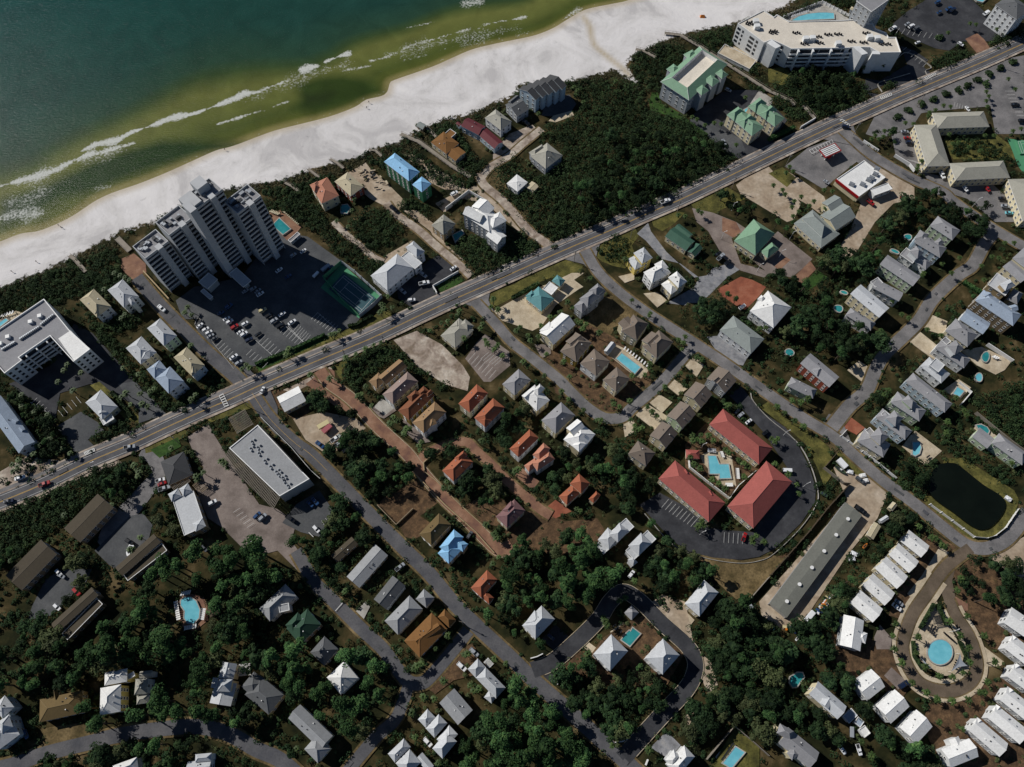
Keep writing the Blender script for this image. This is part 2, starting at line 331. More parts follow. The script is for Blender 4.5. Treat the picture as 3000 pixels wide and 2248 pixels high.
# sea
xs = np.concatenate([-345-np.geomspace(10, 2600, 12)[::-1], np.arange(-345, 250, 1.5), 250+np.geomspace(8, 2600, 16)])
ys = np.concatenate([-1200-np.zeros(1), np.linspace(-600, 100, 8), np.arange(130, 452, 1.5), 452+np.geomspace(8, 2600, 14)])
smat = bpy.data.materials.new('sea_water'); smat.use_nodes = True
def sea_nodes(m):
    nt = m.node_tree; N = nt.nodes; L = nt.links; b = N['Principled BSDF']; b.inputs['Roughness'].default_value = .2; b.inputs['IOR'].default_value = 1.33; b.inputs['Specular IOR Level'].default_value = .12
    g = N.new('ShaderNodeNewGeometry'); P = g.outputs['Position']
    at = N.new('ShaderNodeAttribute'); at.attribute_name = 'depth_tint'; fo = N.new('ShaderNodeAttribute'); fo.attribute_name = 'foam'
    n = N.new('ShaderNodeTexNoise'); n.inputs['Scale'].default_value = .06; n.inputs['Detail'].default_value = 7; n.inputs['Distortion'].default_value = 1; L.new(P, n.inputs['Vector'])
    mr = N.new('ShaderNodeMapRange'); mr.inputs[1].default_value = .3; mr.inputs[2].default_value = .7; mr.inputs[3].default_value = .85; mr.inputs[4].default_value = 1.15; L.new(n.outputs[0], mr.inputs[0])
    mx = N.new('ShaderNodeMix'); mx.data_type = 'RGBA'; mx.blend_type = 'MULTIPLY'; mx.inputs[0].default_value = 1; L.new(at.outputs['Color'], mx.inputs[6]); L.new(mr.outputs[0], mx.inputs[7])
    mp = N.new('ShaderNodeMapping'); mp.inputs['Rotation'].default_value = (0, 0, math.radians(-24)); mp.inputs['Scale'].default_value = (.5, 1.6, 1); L.new(P, mp.inputs[0])
    fn = N.new('ShaderNodeTexNoise'); fn.inputs['Scale'].default_value = .8; fn.inputs['Detail'].default_value = 9; fn.inputs['Roughness'].default_value = .75; L.new(P, fn.inputs['Vector'])
    ad = N.new('ShaderNodeMath'); ad.operation = 'ADD'; L.new(fn.outputs[0], ad.inputs[0]); L.new(fo.outputs['Fac'], ad.inputs[1])
    fr = N.new('ShaderNodeMapRange'); fr.inputs[1].default_value = .93; fr.inputs[2].default_value = 1.1; L.new(ad.outputs[0], fr.inputs[0])
    m2 = N.new('ShaderNodeMix'); m2.data_type = 'RGBA'; L.new(fr.outputs[0], m2.inputs[0]); L.new(mx.outputs[2], m2.inputs[6]); m2.inputs[7].default_value = (*hexl('c4c6c0'), 1)
    L.new(m2.outputs[2], b.inputs['Base Color'])
    rr = N.new('ShaderNodeMapRange'); rr.inputs[3].default_value = .2; rr.inputs[4].default_value = .9; L.new(fr.outputs[0], rr.inputs[0]); L.new(rr.outputs[0], b.inputs['Roughness'])
    w1 = N.new('ShaderNodeTexNoise'); w1.inputs['Scale'].default_value = .8; w1.inputs['Detail'].default_value = 8; w1.inputs['Roughness'].default_value = .7; L.new(mp.outputs[0], w1.inputs['Vector'])
    bp = N.new('ShaderNodeBump'); bp.inputs['Strength'].default_value = .55; bp.inputs['Distance'].default_value = .5; L.new(w1.outputs[0], bp.inputs['Height']); L.new(bp.outputs[0], b.inputs['Normal'])
sea_nodes(smat)
seo, wv = grid_mesh('sea', xs, ys, lambda X, Y: X*0-.3, [smat], cut=lambda v: signed_shore(v[:, 0], v[:, 1]) < 8); structure(seo)
dd = -signed_shore(wv[:, 0], wv[:, 1])
wob = 6*np.sin(wv[:, 0]*.021+1)+3*np.sin(wv[:, 0]*.05-wv[:, 1]*.03)
d2 = dd*(1+.55*np.clip((wv[:, 0]+190)/120, 0, 1))+wob*np.clip(dd/30, 0, 1)
stops = [(-10, '9a8f68'), (1.5, '7a7446'), (5, '515828'), (12, '4a5428'), (24, '5f6534'), (40, '656938'), (47, '505a30'), (53, '384a2b'), (62, '2a4434'), (90, '21423a'), (170, '1a4541'), (260, '0e524c')]
cl = np.array([hexl(h) for _, h in stops]); dp = [s for s, _ in stops]
col = np.stack([np.interp(d2, dp, cl[:, k]) for k in range(3)], -1)
for poly, w, hx, amt in (([(350,303),(490,306),(545,313),(430,332),(300,372),(200,412),(130,430),(60,470),(0,492),(0,432),(100,398),(200,350),(280,322)], 4, '24391b', 1),
        ([(640,182),(690,165),(740,162),(790,170),(820,190),(828,199),(780,216),(730,231),(680,244),(630,235),(648,215)], 4, '2f3f1c', .95),
        ([(655,205),(720,200),(700,220),(665,222)], 4, '252d1a', .7)):
    k = soft(wv[:, 0], wv[:, 1], [fp(*p) for p in poly], w)[:, None]*amt
    col = col*(1-k)+np.array(hexl(hx))*k
at_ = seo.data.attributes.new('depth_tint', 'FLOAT_COLOR', 'POINT'); at_.data.foreach_set('color', np.concatenate([col, np.ones((len(col), 1))], 1).astype(np.float32).ravel())
foam = np.zeros(len(wv))
FOAM = [(3.4, .62, [(0,402),(25,394),(50,388),(112,370),(140,356),(162,344),(200,330)]), (2.6, .66, [(175,325),(212,310),(250,304),(268,294),(282,286),(312,276),(350,262),(375,253),(422,244),(462,229),(500,215),(525,203),(553,199)]),
        (2, .6, [(118,368),(155,350),(220,328),(290,308)]), (2.2, .6, [(553,200),(578,189),(610,178)]), (3.4, .64, [(655,150),(685,142)]), (2.8, .64, [(702,133),(733,121),(752,115)]),
        (1.3, .58, [(470,268),(512,255),(553,242),(568,240)]), (1.2, .56, [(568,240),(603,225),(623,219)]), (1.2, .52, [(740,152),(778,146),(803,141)]), (2, .56, [(803,131),(820,127),(840,122)]), (1.6, .52, [(840,122),(878,102),(928,87),(978,72),(1015,62)]),
        (1.6, .58, [(1050,52),(1080,46),(1106,42),(1136,36)]), (.8, .45, [(850,136),(935,115),(970,102),(1050,89)]), (.9, .5, [(878,60),(903,54),(943,46)]), (5, .5, [(1000,8),(1035,2)]), (10, .42, [(553,210),(640,170),(740,140)]), (10, .42, [(840,118),(930,95),(1030,78),(1100,62)]),
        (7, .5, [(0,470),(40,462),(82,460)]), (3, .5, [(1222,38),(1238,26),(1250,20)]), (8, .44, [(60,392),(150,355),(260,322)]), (2, .45, [(205,408),(225,404),(238,402)]), (9, .43, [(0,440),(60,430),(100,410)]), (1.2, .42, [(1000,100),(1060,86),(1150,68)])]  # first stroke paints sun glint together with foam at the left edge
for w, amt, ln in FOAM:
    ln = smooth_line([fp(*p) for p in ln], 5) if len(ln) > 2 else [fp(*p) for p in ln]
    dist, _ = seg_dist(wv[:, 0], wv[:, 1], ln)
    ww = 1.5*w*(.75+.4*np.sin(wv[:, 0]*.18)+.2*np.sin(wv[:, 0]*.53))
    foam = np.maximum(foam, (amt+.02)*np.exp(-(dist/np.maximum(ww, .3))**2))
foam = np.maximum(foam, .42*np.exp(-((dd-.5)/1.2)**2))
at_ = seo.data.attributes.new('foam', 'FLOAT', 'POINT'); at_.data.foreach_set('value', foam.astype(np.float32))

# ---------------------------------------------------------------- lots and yards (sheets over the ground)
def TT(t, *p): return [tp(t, *q) for q in p]
def FF(*p): return [fp(*q) for q in p]
def lot(name, m, poly, keep=True): return sheet(name, poly, m, keep)
YARDS = [ # (kind of ground, material, F polygon, keeps trees off)
 ('sandy_lot', 'dirt_pale', [(850,735),(900,715),(955,745),(1000,790),(1015,815),(1010,845),(960,830),(905,795)], 1),
 ('sandy_verge', 'dirt_pale', [(600,848),(640,830),(700,800),(712,793),(722,800),(690,820),(655,838),(605,862)], 1),
 ('paver_forecourt', 'brick_paver', [(660,830),(705,795),(722,800),(725,830),(770,860),(785,890),(740,890),(700,860)], 1),
 ('grass_verge', 'grass', [(722,795),(745,762),(790,742),(830,733),(836,742),(800,755),(755,778),(738,800),(740,822),(730,812)], 0),
 ('dirt_yard', 'dirt_sand', [(633,905),(700,890),(770,905),(790,925),(760,950),(712,985),(700,978),(660,950)], 1),
 ('dirt_yard', 'straw', [(578,835),(600,880),(632,905),(660,900),(690,860),(640,850)], 0),
 ('straw_yard', 'straw', [(830,1075),(905,1035),(935,1050),(960,1075),(935,1095),(900,1120),(860,1135),(815,1090)], 1),
 ('straw_yard', 'straw', [(862,1135),(900,1110),(930,1130),(925,1150),(895,1165),(875,1160)], 1),
 ('straw_yard', 'straw', [(1000,1095),(1060,1060),(1100,1090),(1180,1130),(1290,1120),(1330,1180),(1250,1160),(1140,1150),(1040,1130)], 0),
 ('straw_yard', 'straw', [(1106,1100),(1180,1110),(1280,1150),(1290,1190),(1200,1200),(1106,1180),(1090,1150)], 0),
 ('brick_court', 'brick_red', [(1172,1103),(1200,1080),(1235,1105),(1200,1120)], 1),
 ('brick_court', 'brick_paver', [(1106,1022),(1120,1005),(1165,1040),(1150,1060)], 1),
 ('driveway', 'concrete_tan', [(1245,805),(1290,790),(1330,800),(1300,815),(1276,820)], 1),
 ('lawn', 'grass', [(1037,652),(1060,630),(1110,615),(1165,580),(1230,560),(1260,575),(1250,595),(1230,600),(1190,600),(1165,610),(1110,642),(1060,668),(1045,670)], 0),
 ('lawn', 'grass', [(1280,530),(1330,505),(1372,492),(1380,510),(1365,530),(1375,560),(1350,580),(1325,575),(1300,565),(1283,550)], 0),
 ('lawn', 'grass', [(1407,475),(1450,455),(1480,460),(1455,485),(1430,500),(1412,490)], 0),
 ('lawn', 'grass', [(1490,435),(1560,400),(1580,410),(1610,430),(1555,455),(1540,465),(1500,455)], 0),
 ('concrete_court', 'concrete_tan', [(1050,682),(1106,650),(1165,620),(1190,612),(1235,590),(1262,590),(1240,605),(1260,620),(1250,625),(1200,660),(1170,705),(1150,715),(1106,700)], 1),
 ('dirt_yard', 'meadow', [(1255,690),(1300,640),(1335,640),(1380,670),(1370,700),(1330,705),(1310,740),(1270,730)], 0),
 ('straw_yard', 'straw', [(1200,720),(1270,700),(1330,730),(1400,800),(1420,860),(1300,900),(1200,850),(1180,770)], 0),
 ('pool_terrace', 'concrete_tan', [(1305,760),(1332,745),(1352,755),(1402,800),(1385,818),(1370,812)], 1),
 ('parking_lot', 'paver_grey', [(1030,740),(1048,722),(1100,760),(1102,790),(1060,825),(1045,825),(1005,775)], 1),
 ('parking_lot', 'gravel', [(1376,505),(1400,482),(1406,500),(1440,545),(1500,600),(1560,590),(1590,575),(1605,580),(1560,600),(1500,640),(1480,660),(1440,655),(1500,620),(1510,600),(1470,570),(1430,560),(1395,520)], 1),
 ('parking_lot', 'gravel', [(1485,655),(1500,625),(1540,580),(1590,565),(1610,575),(1570,600),(1530,640),(1510,655)], 1),
 ('gravel_drive', 'gravel', [(1527,728),(1560,725),(1613,775),(1605,790),(1580,785),(1545,755)], 1),
 ('parking_lot', 'brick_red', [(1550,625),(1600,598),(1625,605),(1655,620),(1640,640),(1610,670),(1590,660),(1560,640)], 1),
 ('parking_lot', 'paver_grey', [(1495,450),(1540,460),(1590,480),(1620,500),(1580,515),(1600,570),(1640,580),(1665,590),(1650,600),(1600,585),(1565,560),(1530,500),(1505,480)], 1),
 ('driveway', 'brick_paver', [(1560,470),(1590,480),(1600,500),(1585,515),(1560,500)], 1),
 ('parking_lot', 'paver_grey', [(1620,560),(1680,500),(1755,560),(1740,575),(1710,600),(1660,590)], 1),
 ('brick_bay', 'brick_paver', [(1672,577),(1697,555),(1708,562),(1685,583)], 1),
 ('brick_bay', 'brick_paver', [(1716,598),(1750,564),(1763,582),(1730,614)], 1),
 ('grass_strip', 'grass_green', [(1731,616),(1765,584),(1790,600),(1745,628)], 0),
 ('sand_lot', 'dirt_sand', [(1590,400),(1610,385),(1660,360),(1709,414),(1730,440),(1715,475),(1700,480),(1650,450),(1600,420)], 1),
 ('sand_lot', 'dirt_sand', [(1668,400),(1700,370),(1725,385),(1780,425),(1790,450),(1820,470),(1790,475),(1740,440)], 1),
 ('lawn', 'grass', [(1660,375),(1690,362),(1720,385),(1700,405)], 0),
 ('forecourt', 'asphalt_pale', [(1695,360),(1745,320),(1800,300),(1840,300),(1880,335),(1915,360),(1890,370),(1850,350),(1800,390),(1780,410),(1740,385)], 1),
 ('sand_lot', 'dirt_sand', [(1890,360),(1920,370),(1975,405),(1975,430),(1930,440),(1890,480),(1850,545),(1830,560),(1800,555),(1835,500),(1860,440),(1850,430)], 1),
 ('parking_lot', 'asphalt_pale', [(1890,250),(1945,215),(2060,160),(2110,140),(2212,120),(2212,290),(2150,290),(2140,230),(2020,240),(1990,245),(1970,275),(1930,290),(1900,300),(1870,290)], 1),
 ('parking_lot', 'asphalt_pale', [(1925,290),(1985,280),(2000,340),(1995,370),(1960,360),(1935,335)], 1),
 ('parking_lot', 'asphalt_pale', [(1985,372),(2060,385),(2140,395),(2190,440),(2200,480),(2150,480),(2090,430),(2040,415),(2010,395)], 1),
 ('garden', 'grass', [(2045,290),(2150,290),(2190,320),(2190,345),(2060,345),(2035,310)], 0),
 ('tennis_court', 'court_green', [(2176,300),(2230,305),(2230,400),(2200,360)], 1),
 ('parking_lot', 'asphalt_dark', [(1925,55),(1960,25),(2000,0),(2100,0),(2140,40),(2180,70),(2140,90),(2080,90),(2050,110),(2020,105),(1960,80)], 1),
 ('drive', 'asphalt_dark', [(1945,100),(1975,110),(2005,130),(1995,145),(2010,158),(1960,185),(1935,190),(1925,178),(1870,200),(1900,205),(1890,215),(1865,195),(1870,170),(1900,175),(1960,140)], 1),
 ('brick_drive', 'brick_paver', [(2085,85),(2110,72),(2125,85),(2140,105),(2110,115)], 1),
 ('lawn', 'grass', [(1659,150),(1690,145),(1720,165),(1740,170),(1690,185),(1660,178)], 0),
 ('terrace', 'concrete_tan', [(1575,112),(1585,100),(1640,130),(1620,147)], 1),
 ('pool_terrace', 'concrete', [(1692,40),(1740,22),(1775,5),(1840,45),(1830,55),(1710,58)], 1),
 ('parking_lot', 'asphalt_dark', [(1500,245),(1560,200),(1590,195),(1640,195),(1700,260),(1660,320),(1600,345),(1570,330),(1530,295),(1490,262)], 1),
 ('parking_lot', 'asphalt_lot', [(1490,258),(1530,265),(1600,300),(1610,325),(1585,335),(1560,320),(1520,290)], 1),
 ('driveway', 'concrete', [(1640,195),(1670,215),(1660,240),(1620,225)], 1),
 ('lawn', 'grass_green', [(1402,222),(1408,200),(1420,200),(1430,225),(1470,245),(1490,262),(1530,290),(1525,300),(1480,265),(1440,250),(1405,238)], 0),
 ('sandy_track', 'dirt_pale', [(1106,335),(1106,320),(1150,285),(1172,280),(1165,290),(1130,315),(1115,335)], 1),
 ('yard', 'concrete_tan', [(1185,262),(1205,240),(1235,240),(1240,250),(1200,265)], 1),
 ('yard', 'asphalt_lot', [(1170,250),(1180,215),(1230,205),(1245,225),(1235,240),(1190,252)], 1),
 ('yard', 'dirt_pale', [(1065,330),(1100,290),(1150,270),(1160,280),(1110,320),(1085,345),(1065,350)], 0),
 ('sand_yard', 'dirt_sand', [(860,332),(900,335),(960,375),(1000,395),(1005,410),(960,410),(930,395),(905,360)], 0),
 ('sand_yard', 'dirt_sand', [(745,378),(790,352),(800,365),(840,400),(880,440),(860,455),(830,445),(800,430),(770,405)], 0),
 ('sand_yard', 'dirt_sand', [(940,440),(1000,410),(1035,400),(1106,455),(1193,528),(1180,535),(1120,500),(1050,440),(1000,430),(960,460)], 0),
 ('sand_yard', 'dirt_sand', [(870,455),(930,500),(940,520),(960,560),(1000,575),(1000,560),(960,525),(945,490),(900,455)], 1),
 ('sand_yard', 'dirt_sand', [(820,560),(890,520),(900,530),(880,545),(840,575)], 0),
 ('lawn', 'meadow', [(1050,385),(1075,365),(1100,380),(1106,400),(1090,420),(1060,415)], 0),
 ('parking_lot', 'asphalt_dark', [(855,610),(880,600),(900,600),(910,575),(950,548),(990,580),(985,595),(935,620),(945,635),(890,665),(860,645)], 1),
 ('lawn', 'grass_green', [(943,618),(988,595),(1005,605),(955,636)], 0),
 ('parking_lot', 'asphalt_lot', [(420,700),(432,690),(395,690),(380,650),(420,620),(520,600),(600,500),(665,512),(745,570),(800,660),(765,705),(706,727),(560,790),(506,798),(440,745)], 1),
 ('tennis_surround', 'court_green', [(738,570),(826,645),(775,688),(693,622)], 1),
 ('verge', 'grass', [(555,795),(706,730),(780,700),(800,690),(830,665),(850,680),(800,705),(735,735),(650,775),(560,815)], 0),
 ('hedge_bed', 'grass_green', [(553,792),(706,724),(712,732),(560,803)], 0),
 ('brick_circle', 'brick_paver', [(262,560),(290,548),(315,570),(317,595),(305,605),(300,615),(280,600),(262,580)], 1),
 ('pool_terrace', 'brick_paver', [(582,460),(607,455),(652,490),(640,505),(620,520),(600,500)], 1),
 ('pool_terrace', 'concrete_tan', [(0,690),(35,672),(60,680),(40,700),(0,715)], 1),
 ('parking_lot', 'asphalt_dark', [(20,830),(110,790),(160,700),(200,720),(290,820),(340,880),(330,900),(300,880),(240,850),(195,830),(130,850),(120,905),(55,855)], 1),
 ('parking_lot', 'asphalt_lot', [(122,922),(175,890),(215,915),(225,930),(190,950),(210,970),(170,980),(160,975)], 1),
 ('parking_lot', 'asphalt_lot', [(255,830),(290,825),(320,850),(345,880),(360,895),(300,915),(300,890),(270,850)], 1),
 ('island', 'grass', [(195,833),(215,825),(300,900),(300,915),(270,905),(230,865)], 0),
 ('courtyard', 'asphalt_pale', [(225,1130),(330,1020),(320,1000),(300,985),(310,965),(350,980),(365,1020),(330,1070),(300,1110),(280,1125),(250,1210),(330,1160),(260,1230),(210,1170)], 1),
 ('parking_lot', 'asphalt_lot', [(205,1190),(280,1115),(310,1110),(330,1135),(320,1170),(250,1230),(235,1220)], 1),
 ('parking_lot', 'asphalt_lot', [(70,1310),(100,1250),(135,1230),(200,1230),(185,1260),(110,1330),(60,1340)], 1),
 ('paver_square', 'paver_grey', [(405,945),(450,915),(460,935),(500,1000),(540,1060),(560,1090),(600,1100),(640,1130),(630,1170),(660,1210),(680,1260),(650,1240),(600,1190),(560,1200),(520,1180),(480,1140),(450,1120),(420,1050),(440,1010),(415,970)], 1),
 ('parking_lot', 'asphalt_lot', [(610,1130),(640,1090),(690,1060),(725,1110),(690,1160),(650,1150)], 1),
 ('lawn', 'grass', [(312,960),(330,945),(400,928),(410,940),(335,975),(315,980)], 0),
 ('lawn', 'grass_green', [(325,972),(385,945),(392,965),(345,990)], 0),
 ('lawn', 'grass', [(447,905),(470,885),(540,865),(550,880),(450,915)], 0),
 ('verge', 'dirt_pale', [(0,1085),(150,1025),(250,990),(265,1000),(150,1045),(60,1090),(0,1110)], 0),
 ('verge', 'dirt_pale', [(0,1020),(60,985),(150,1000),(60,1035),(0,1062)], 0),
 ('terrace', 'brick_paver', [(375,1310),(400,1280),(440,1290),(450,1310),(450,1340),(420,1365),(395,1355)], 1),
 ('lawn', 'meadow', [(85,1575),(180,1560),(205,1590),(120,1615)], 1),
 ('dirt_yard', 'straw', [(1500,1195),(1560,1210),(1640,1212),(1690,1200),(1730,1180),(1610,1300),(1560,1260),(1530,1230)], 0),
 ('lawn', 'meadow', [(1510,1195),(1600,1212),(1670,1200),(1700,1210),(1620,1290),(1590,1295),(1545,1255)], 1),
 ('parking_lot', 'asphalt_dark', [(1381,1091),(1425,1065),(1510,1110),(1530,1140),(1560,1145),(1625,1150),(1690,1060),(1700,1010),(1650,935),(1600,880),(1575,855),(1600,835),(1645,890),(1696,924),(1722,959),(1748,1010),(1762,1055),(1760,1085),(1730,1130),(1674,1185),(1640,1203),(1600,1210),(1540,1205),(1480,1190),(1450,1165)], 1),
 ('lawn', 'grass', [(1640,880),(1660,868),(1700,905),(1730,920),(1790,965),(1800,1000),(1795,1030),(1780,1050),(1765,1010),(1740,960),(1700,925),(1660,895)], 1),
 ('courtyard', 'straw', [(1480,960),(1530,910),(1640,990),(1640,1020),(1570,1080),(1480,1010)], 0),
 ('pool_terrace', 'concrete_tan', [(1512,985),(1540,972),(1580,985),(1590,1050),(1560,1050),(1540,1025),(1518,1000)], 1),
 ('yard', 'dirt_sand', [(1640,1300),(1790,1130),(1830,1080),(1800,1010),(1830,1000),(1900,1040),(1918,1065),(1895,1120),(1870,1150),(1830,1200),(1730,1350),(1690,1360),(1645,1330)], 1),
 ('grass_patch', 'grass', [(1795,1000),(1812,975),(1860,1010),(1880,1035),(1830,1020)], 0),
 ('straw_yard', 'straw', [(1790,1370),(1860,1370),(1920,1400),(1960,1380),(1940,1330),(1970,1400),(1990,1450),(1940,1520),(1900,1480),(1850,1480),(1810,1450)], 0),
 ('straw_yard', 'straw', [(1960,1190),(2010,1150),(2080,1190),(2070,1240),(2000,1300),(1950,1340),(1920,1330)], 0),
 ('straw_yard', 'straw', [(2060,1240),(2100,1200),(2180,1250),(2212,1300),(2212,1420),(2140,1400),(2090,1330)], 0),
 ('straw_yard', 'straw', [(2010,1510),(2120,1480),(2212,1450),(2212,1658),(2040,1658),(1990,1570)], 0),
 ('sand_patch', 'dirt_sand', [(2130,1200),(2212,1160),(2212,1260),(2170,1230)], 0),
 ('dry_bank', 'grass', [(2040,990),(2080,990),(2190,1060),(2200,1080),(2190,1130),(2150,1165),(2110,1170),(2060,1150),(2000,1100),(1995,1070),(2020,1075)], 0),
 ('brick_drive', 'brick_red', [(1812,920),(1835,900),(1868,925),(1850,940)], 1),
 ('driveway', 'concrete_tan', [(1830,800),(1855,780),(1900,810),(1880,840)], 1),
 ('driveway', 'concrete_tan', [(1959,735),(1984,715),(2040,760),(2020,780)], 1),
 ('driveway', 'concrete_tan', [(1990,705),(2010,680),(2046,695),(2040,725),(2005,715)], 1),
 ('pool_terrace', 'concrete_tan', [(2075,758),(2120,750),(2185,780),(2170,800),(2150,810),(2110,790)], 1),
 ('pool_terrace', 'concrete_tan', [(2034,845),(2070,820),(2097,838),(2075,862)], 1),
 ('pool_terrace', 'concrete_tan', [(1948,965),(1975,930),(2034,975),(1998,1007)], 1),
 ('pool_terrace', 'concrete_tan', [(2100,930),(2115,912),(2155,945),(2145,960)], 1),
 ('pool_terrace', 'concrete_tan', [(2005,1300),(2018,1285),(2030,1320),(2060,1370),(2080,1410),(2090,1440),(2070,1460),(2035,1460),(1990,1430),(1975,1390),(1978,1365)], 1),
 ('driveway', 'concrete_tan', [(1959,1283),(1990,1245),(2030,1180),(2050,1195),(2000,1270),(1975,1300)], 1),
 ('driveway', 'paver_grey', [(1888,1378),(1900,1350),(1926,1380),(1923,1403),(1893,1403)], 1),
 ('driveway', 'paver_grey', [(1909,1460),(1925,1442),(1955,1470),(1940,1490)], 1),
 ('driveway', 'concrete_tan', [(2122,1395),(2168,1430),(2160,1440),(2120,1440)], 1),
 ('driveway', 'brick_paver', [(2056,1285),(2090,1305),(2090,1320),(2065,1320)], 1),
 ('driveway', 'concrete_tan', [(1448,1338),(1475,1315),(1500,1340),(1478,1368)], 1),
 ('driveway', 'concrete_tan', [(1255,1393),(1265,1383),(1295,1405),(1282,1418)], 1),
 ('driveway', 'asphalt_dark', [(1170,1380),(1200,1350),(1245,1390),(1220,1420),(1190,1400)], 1),
 ('pool_terrace', 'concrete_tan', [(1318,1365),(1345,1345),(1400,1375),(1370,1425),(1355,1423)], 1),
 ('pool_terrace', 'concrete', [(1545,1635),(1582,1590),(1616,1620),(1590,1660),(1560,1665)], 1),
 ('lawn', 'grass', [(1535,1658),(1585,1575),(1640,1610),(1640,1658)], 1),
 ('driveway', 'gravel', [(1405,1615),(1440,1580),(1470,1610),(1445,1640)], 1),
 ('straw_yard', 'straw', [(1280,1410),(1300,1380),(1345,1350),(1390,1330),(1430,1380),(1480,1410),(1430,1500),(1400,1490),(1300,1480),(1212,1440),(1240,1405)], 0),
 ('sand_patch', 'dirt_sand', [(1395,1310),(1430,1285),(1480,1300),(1500,1400),(1535,1430),(1550,1480),(1530,1500),(1500,1430),(1470,1390)], 0),
 ('sand_patch', 'dirt_sand', [(1480,1550),(1500,1520),(1510,1550),(1490,1580)], 0),
 ('driveway', 'asphalt_lot', [(950,1450),(1000,1370),(1015,1385),(970,1450),(955,1465)], 1),
 ('straw_yard', 'straw', [(915,1480),(950,1440),(980,1410),(1020,1390),(1060,1450),(980,1470),(940,1500)], 0),
 ('driveway', 'concrete', [(760,1330),(790,1300),(800,1310),(785,1340)], 1),
 ('pavers', 'paver_grey', [(1155,745),(1190,745),(1190,765),(1170,775)], 1),
 ('driveway', 'paver_grey', [(795,885),(830,870),(868,880),(830,905),(815,900)], 1),
 ('driveway', 'concrete', [(808,880),(825,862),(855,880),(832,898)], 1),
 ('driveway', 'paver_grey', [(870,890),(920,925),(930,955),(905,960),(870,930)], 0),
 ('driveway', 'concrete_tan', [(1370,895),(1400,875),(1450,905),(1415,930)], 1),
 ('driveway', 'concrete_tan', [(1403,871),(1420,850),(1452,870),(1430,893)], 1),
 ('driveway', 'concrete_tan', [(1440,835),(1455,820),(1485,840),(1465,855)], 1),
 ('driveway', 'concrete_tan', [(1478,790),(1500,770),(1520,790),(1505,815)], 1),
 ('driveway', 'concrete_tan', [(1336,598),(1370,590),(1370,605),(1350,612)], 1),
 ('driveway', 'concrete_tan', [(1390,635),(1420,632),(1440,650),(1420,665)], 1),
 ('junction', 'asphalt', [(495,795),(530,785),(550,810),(575,828),(540,850),(505,838)], 1),
 ('junction', 'asphalt', [(515,862),(580,835),(600,880),(600,920),(575,900),(555,880)], 1),
 ('junction', 'asphalt_pale', [(1215,560),(1300,515),(1290,545),(1285,570),(1310,600),(1290,600),(1262,572)], 1),
 ('junction', 'asphalt_pale', [(1000,655),(1060,625),(1055,650),(1075,690),(1055,690),(1030,668)], 1),
 ('junction', 'asphalt_pale', [(1770,300),(1840,265),(1850,295),(1870,325),(1840,315)], 1),
 ('junction', 'asphalt_pale', [(1770,925),(1790,895),(1810,900),(1825,925),(1850,985),(1790,940)], 1),
 ('junction', 'asphalt_dark', [(1120,1425),(1160,1435),(1215,1420),(1205,1440),(1195,1480),(1160,1470)], 1),
 ('junction', 'asphalt_dark', [(1320,1620),(1360,1610),(1375,1640),(1370,1670),(1340,1650)], 1),
 ('paving', 'paver_olive', [(1990,1285),(2010,1245),(2035,1205),(2070,1200),(2056,1255),(2066,1310),(2044,1312),(2032,1275),(2010,1300)], 1),
 ('driveway', 'concrete_tan', [(1345,915),(1365,905),(1380,930),(1350,945)], 1),
]
NOFILL = []
for nm, m, poly, keep in YARDS:
    lot(nm, m, FF(*poly), bool(keep))
    if not keep and m not in ('dirt_sand', 'dirt_pale'): NOFILL.append(FF(*poly))

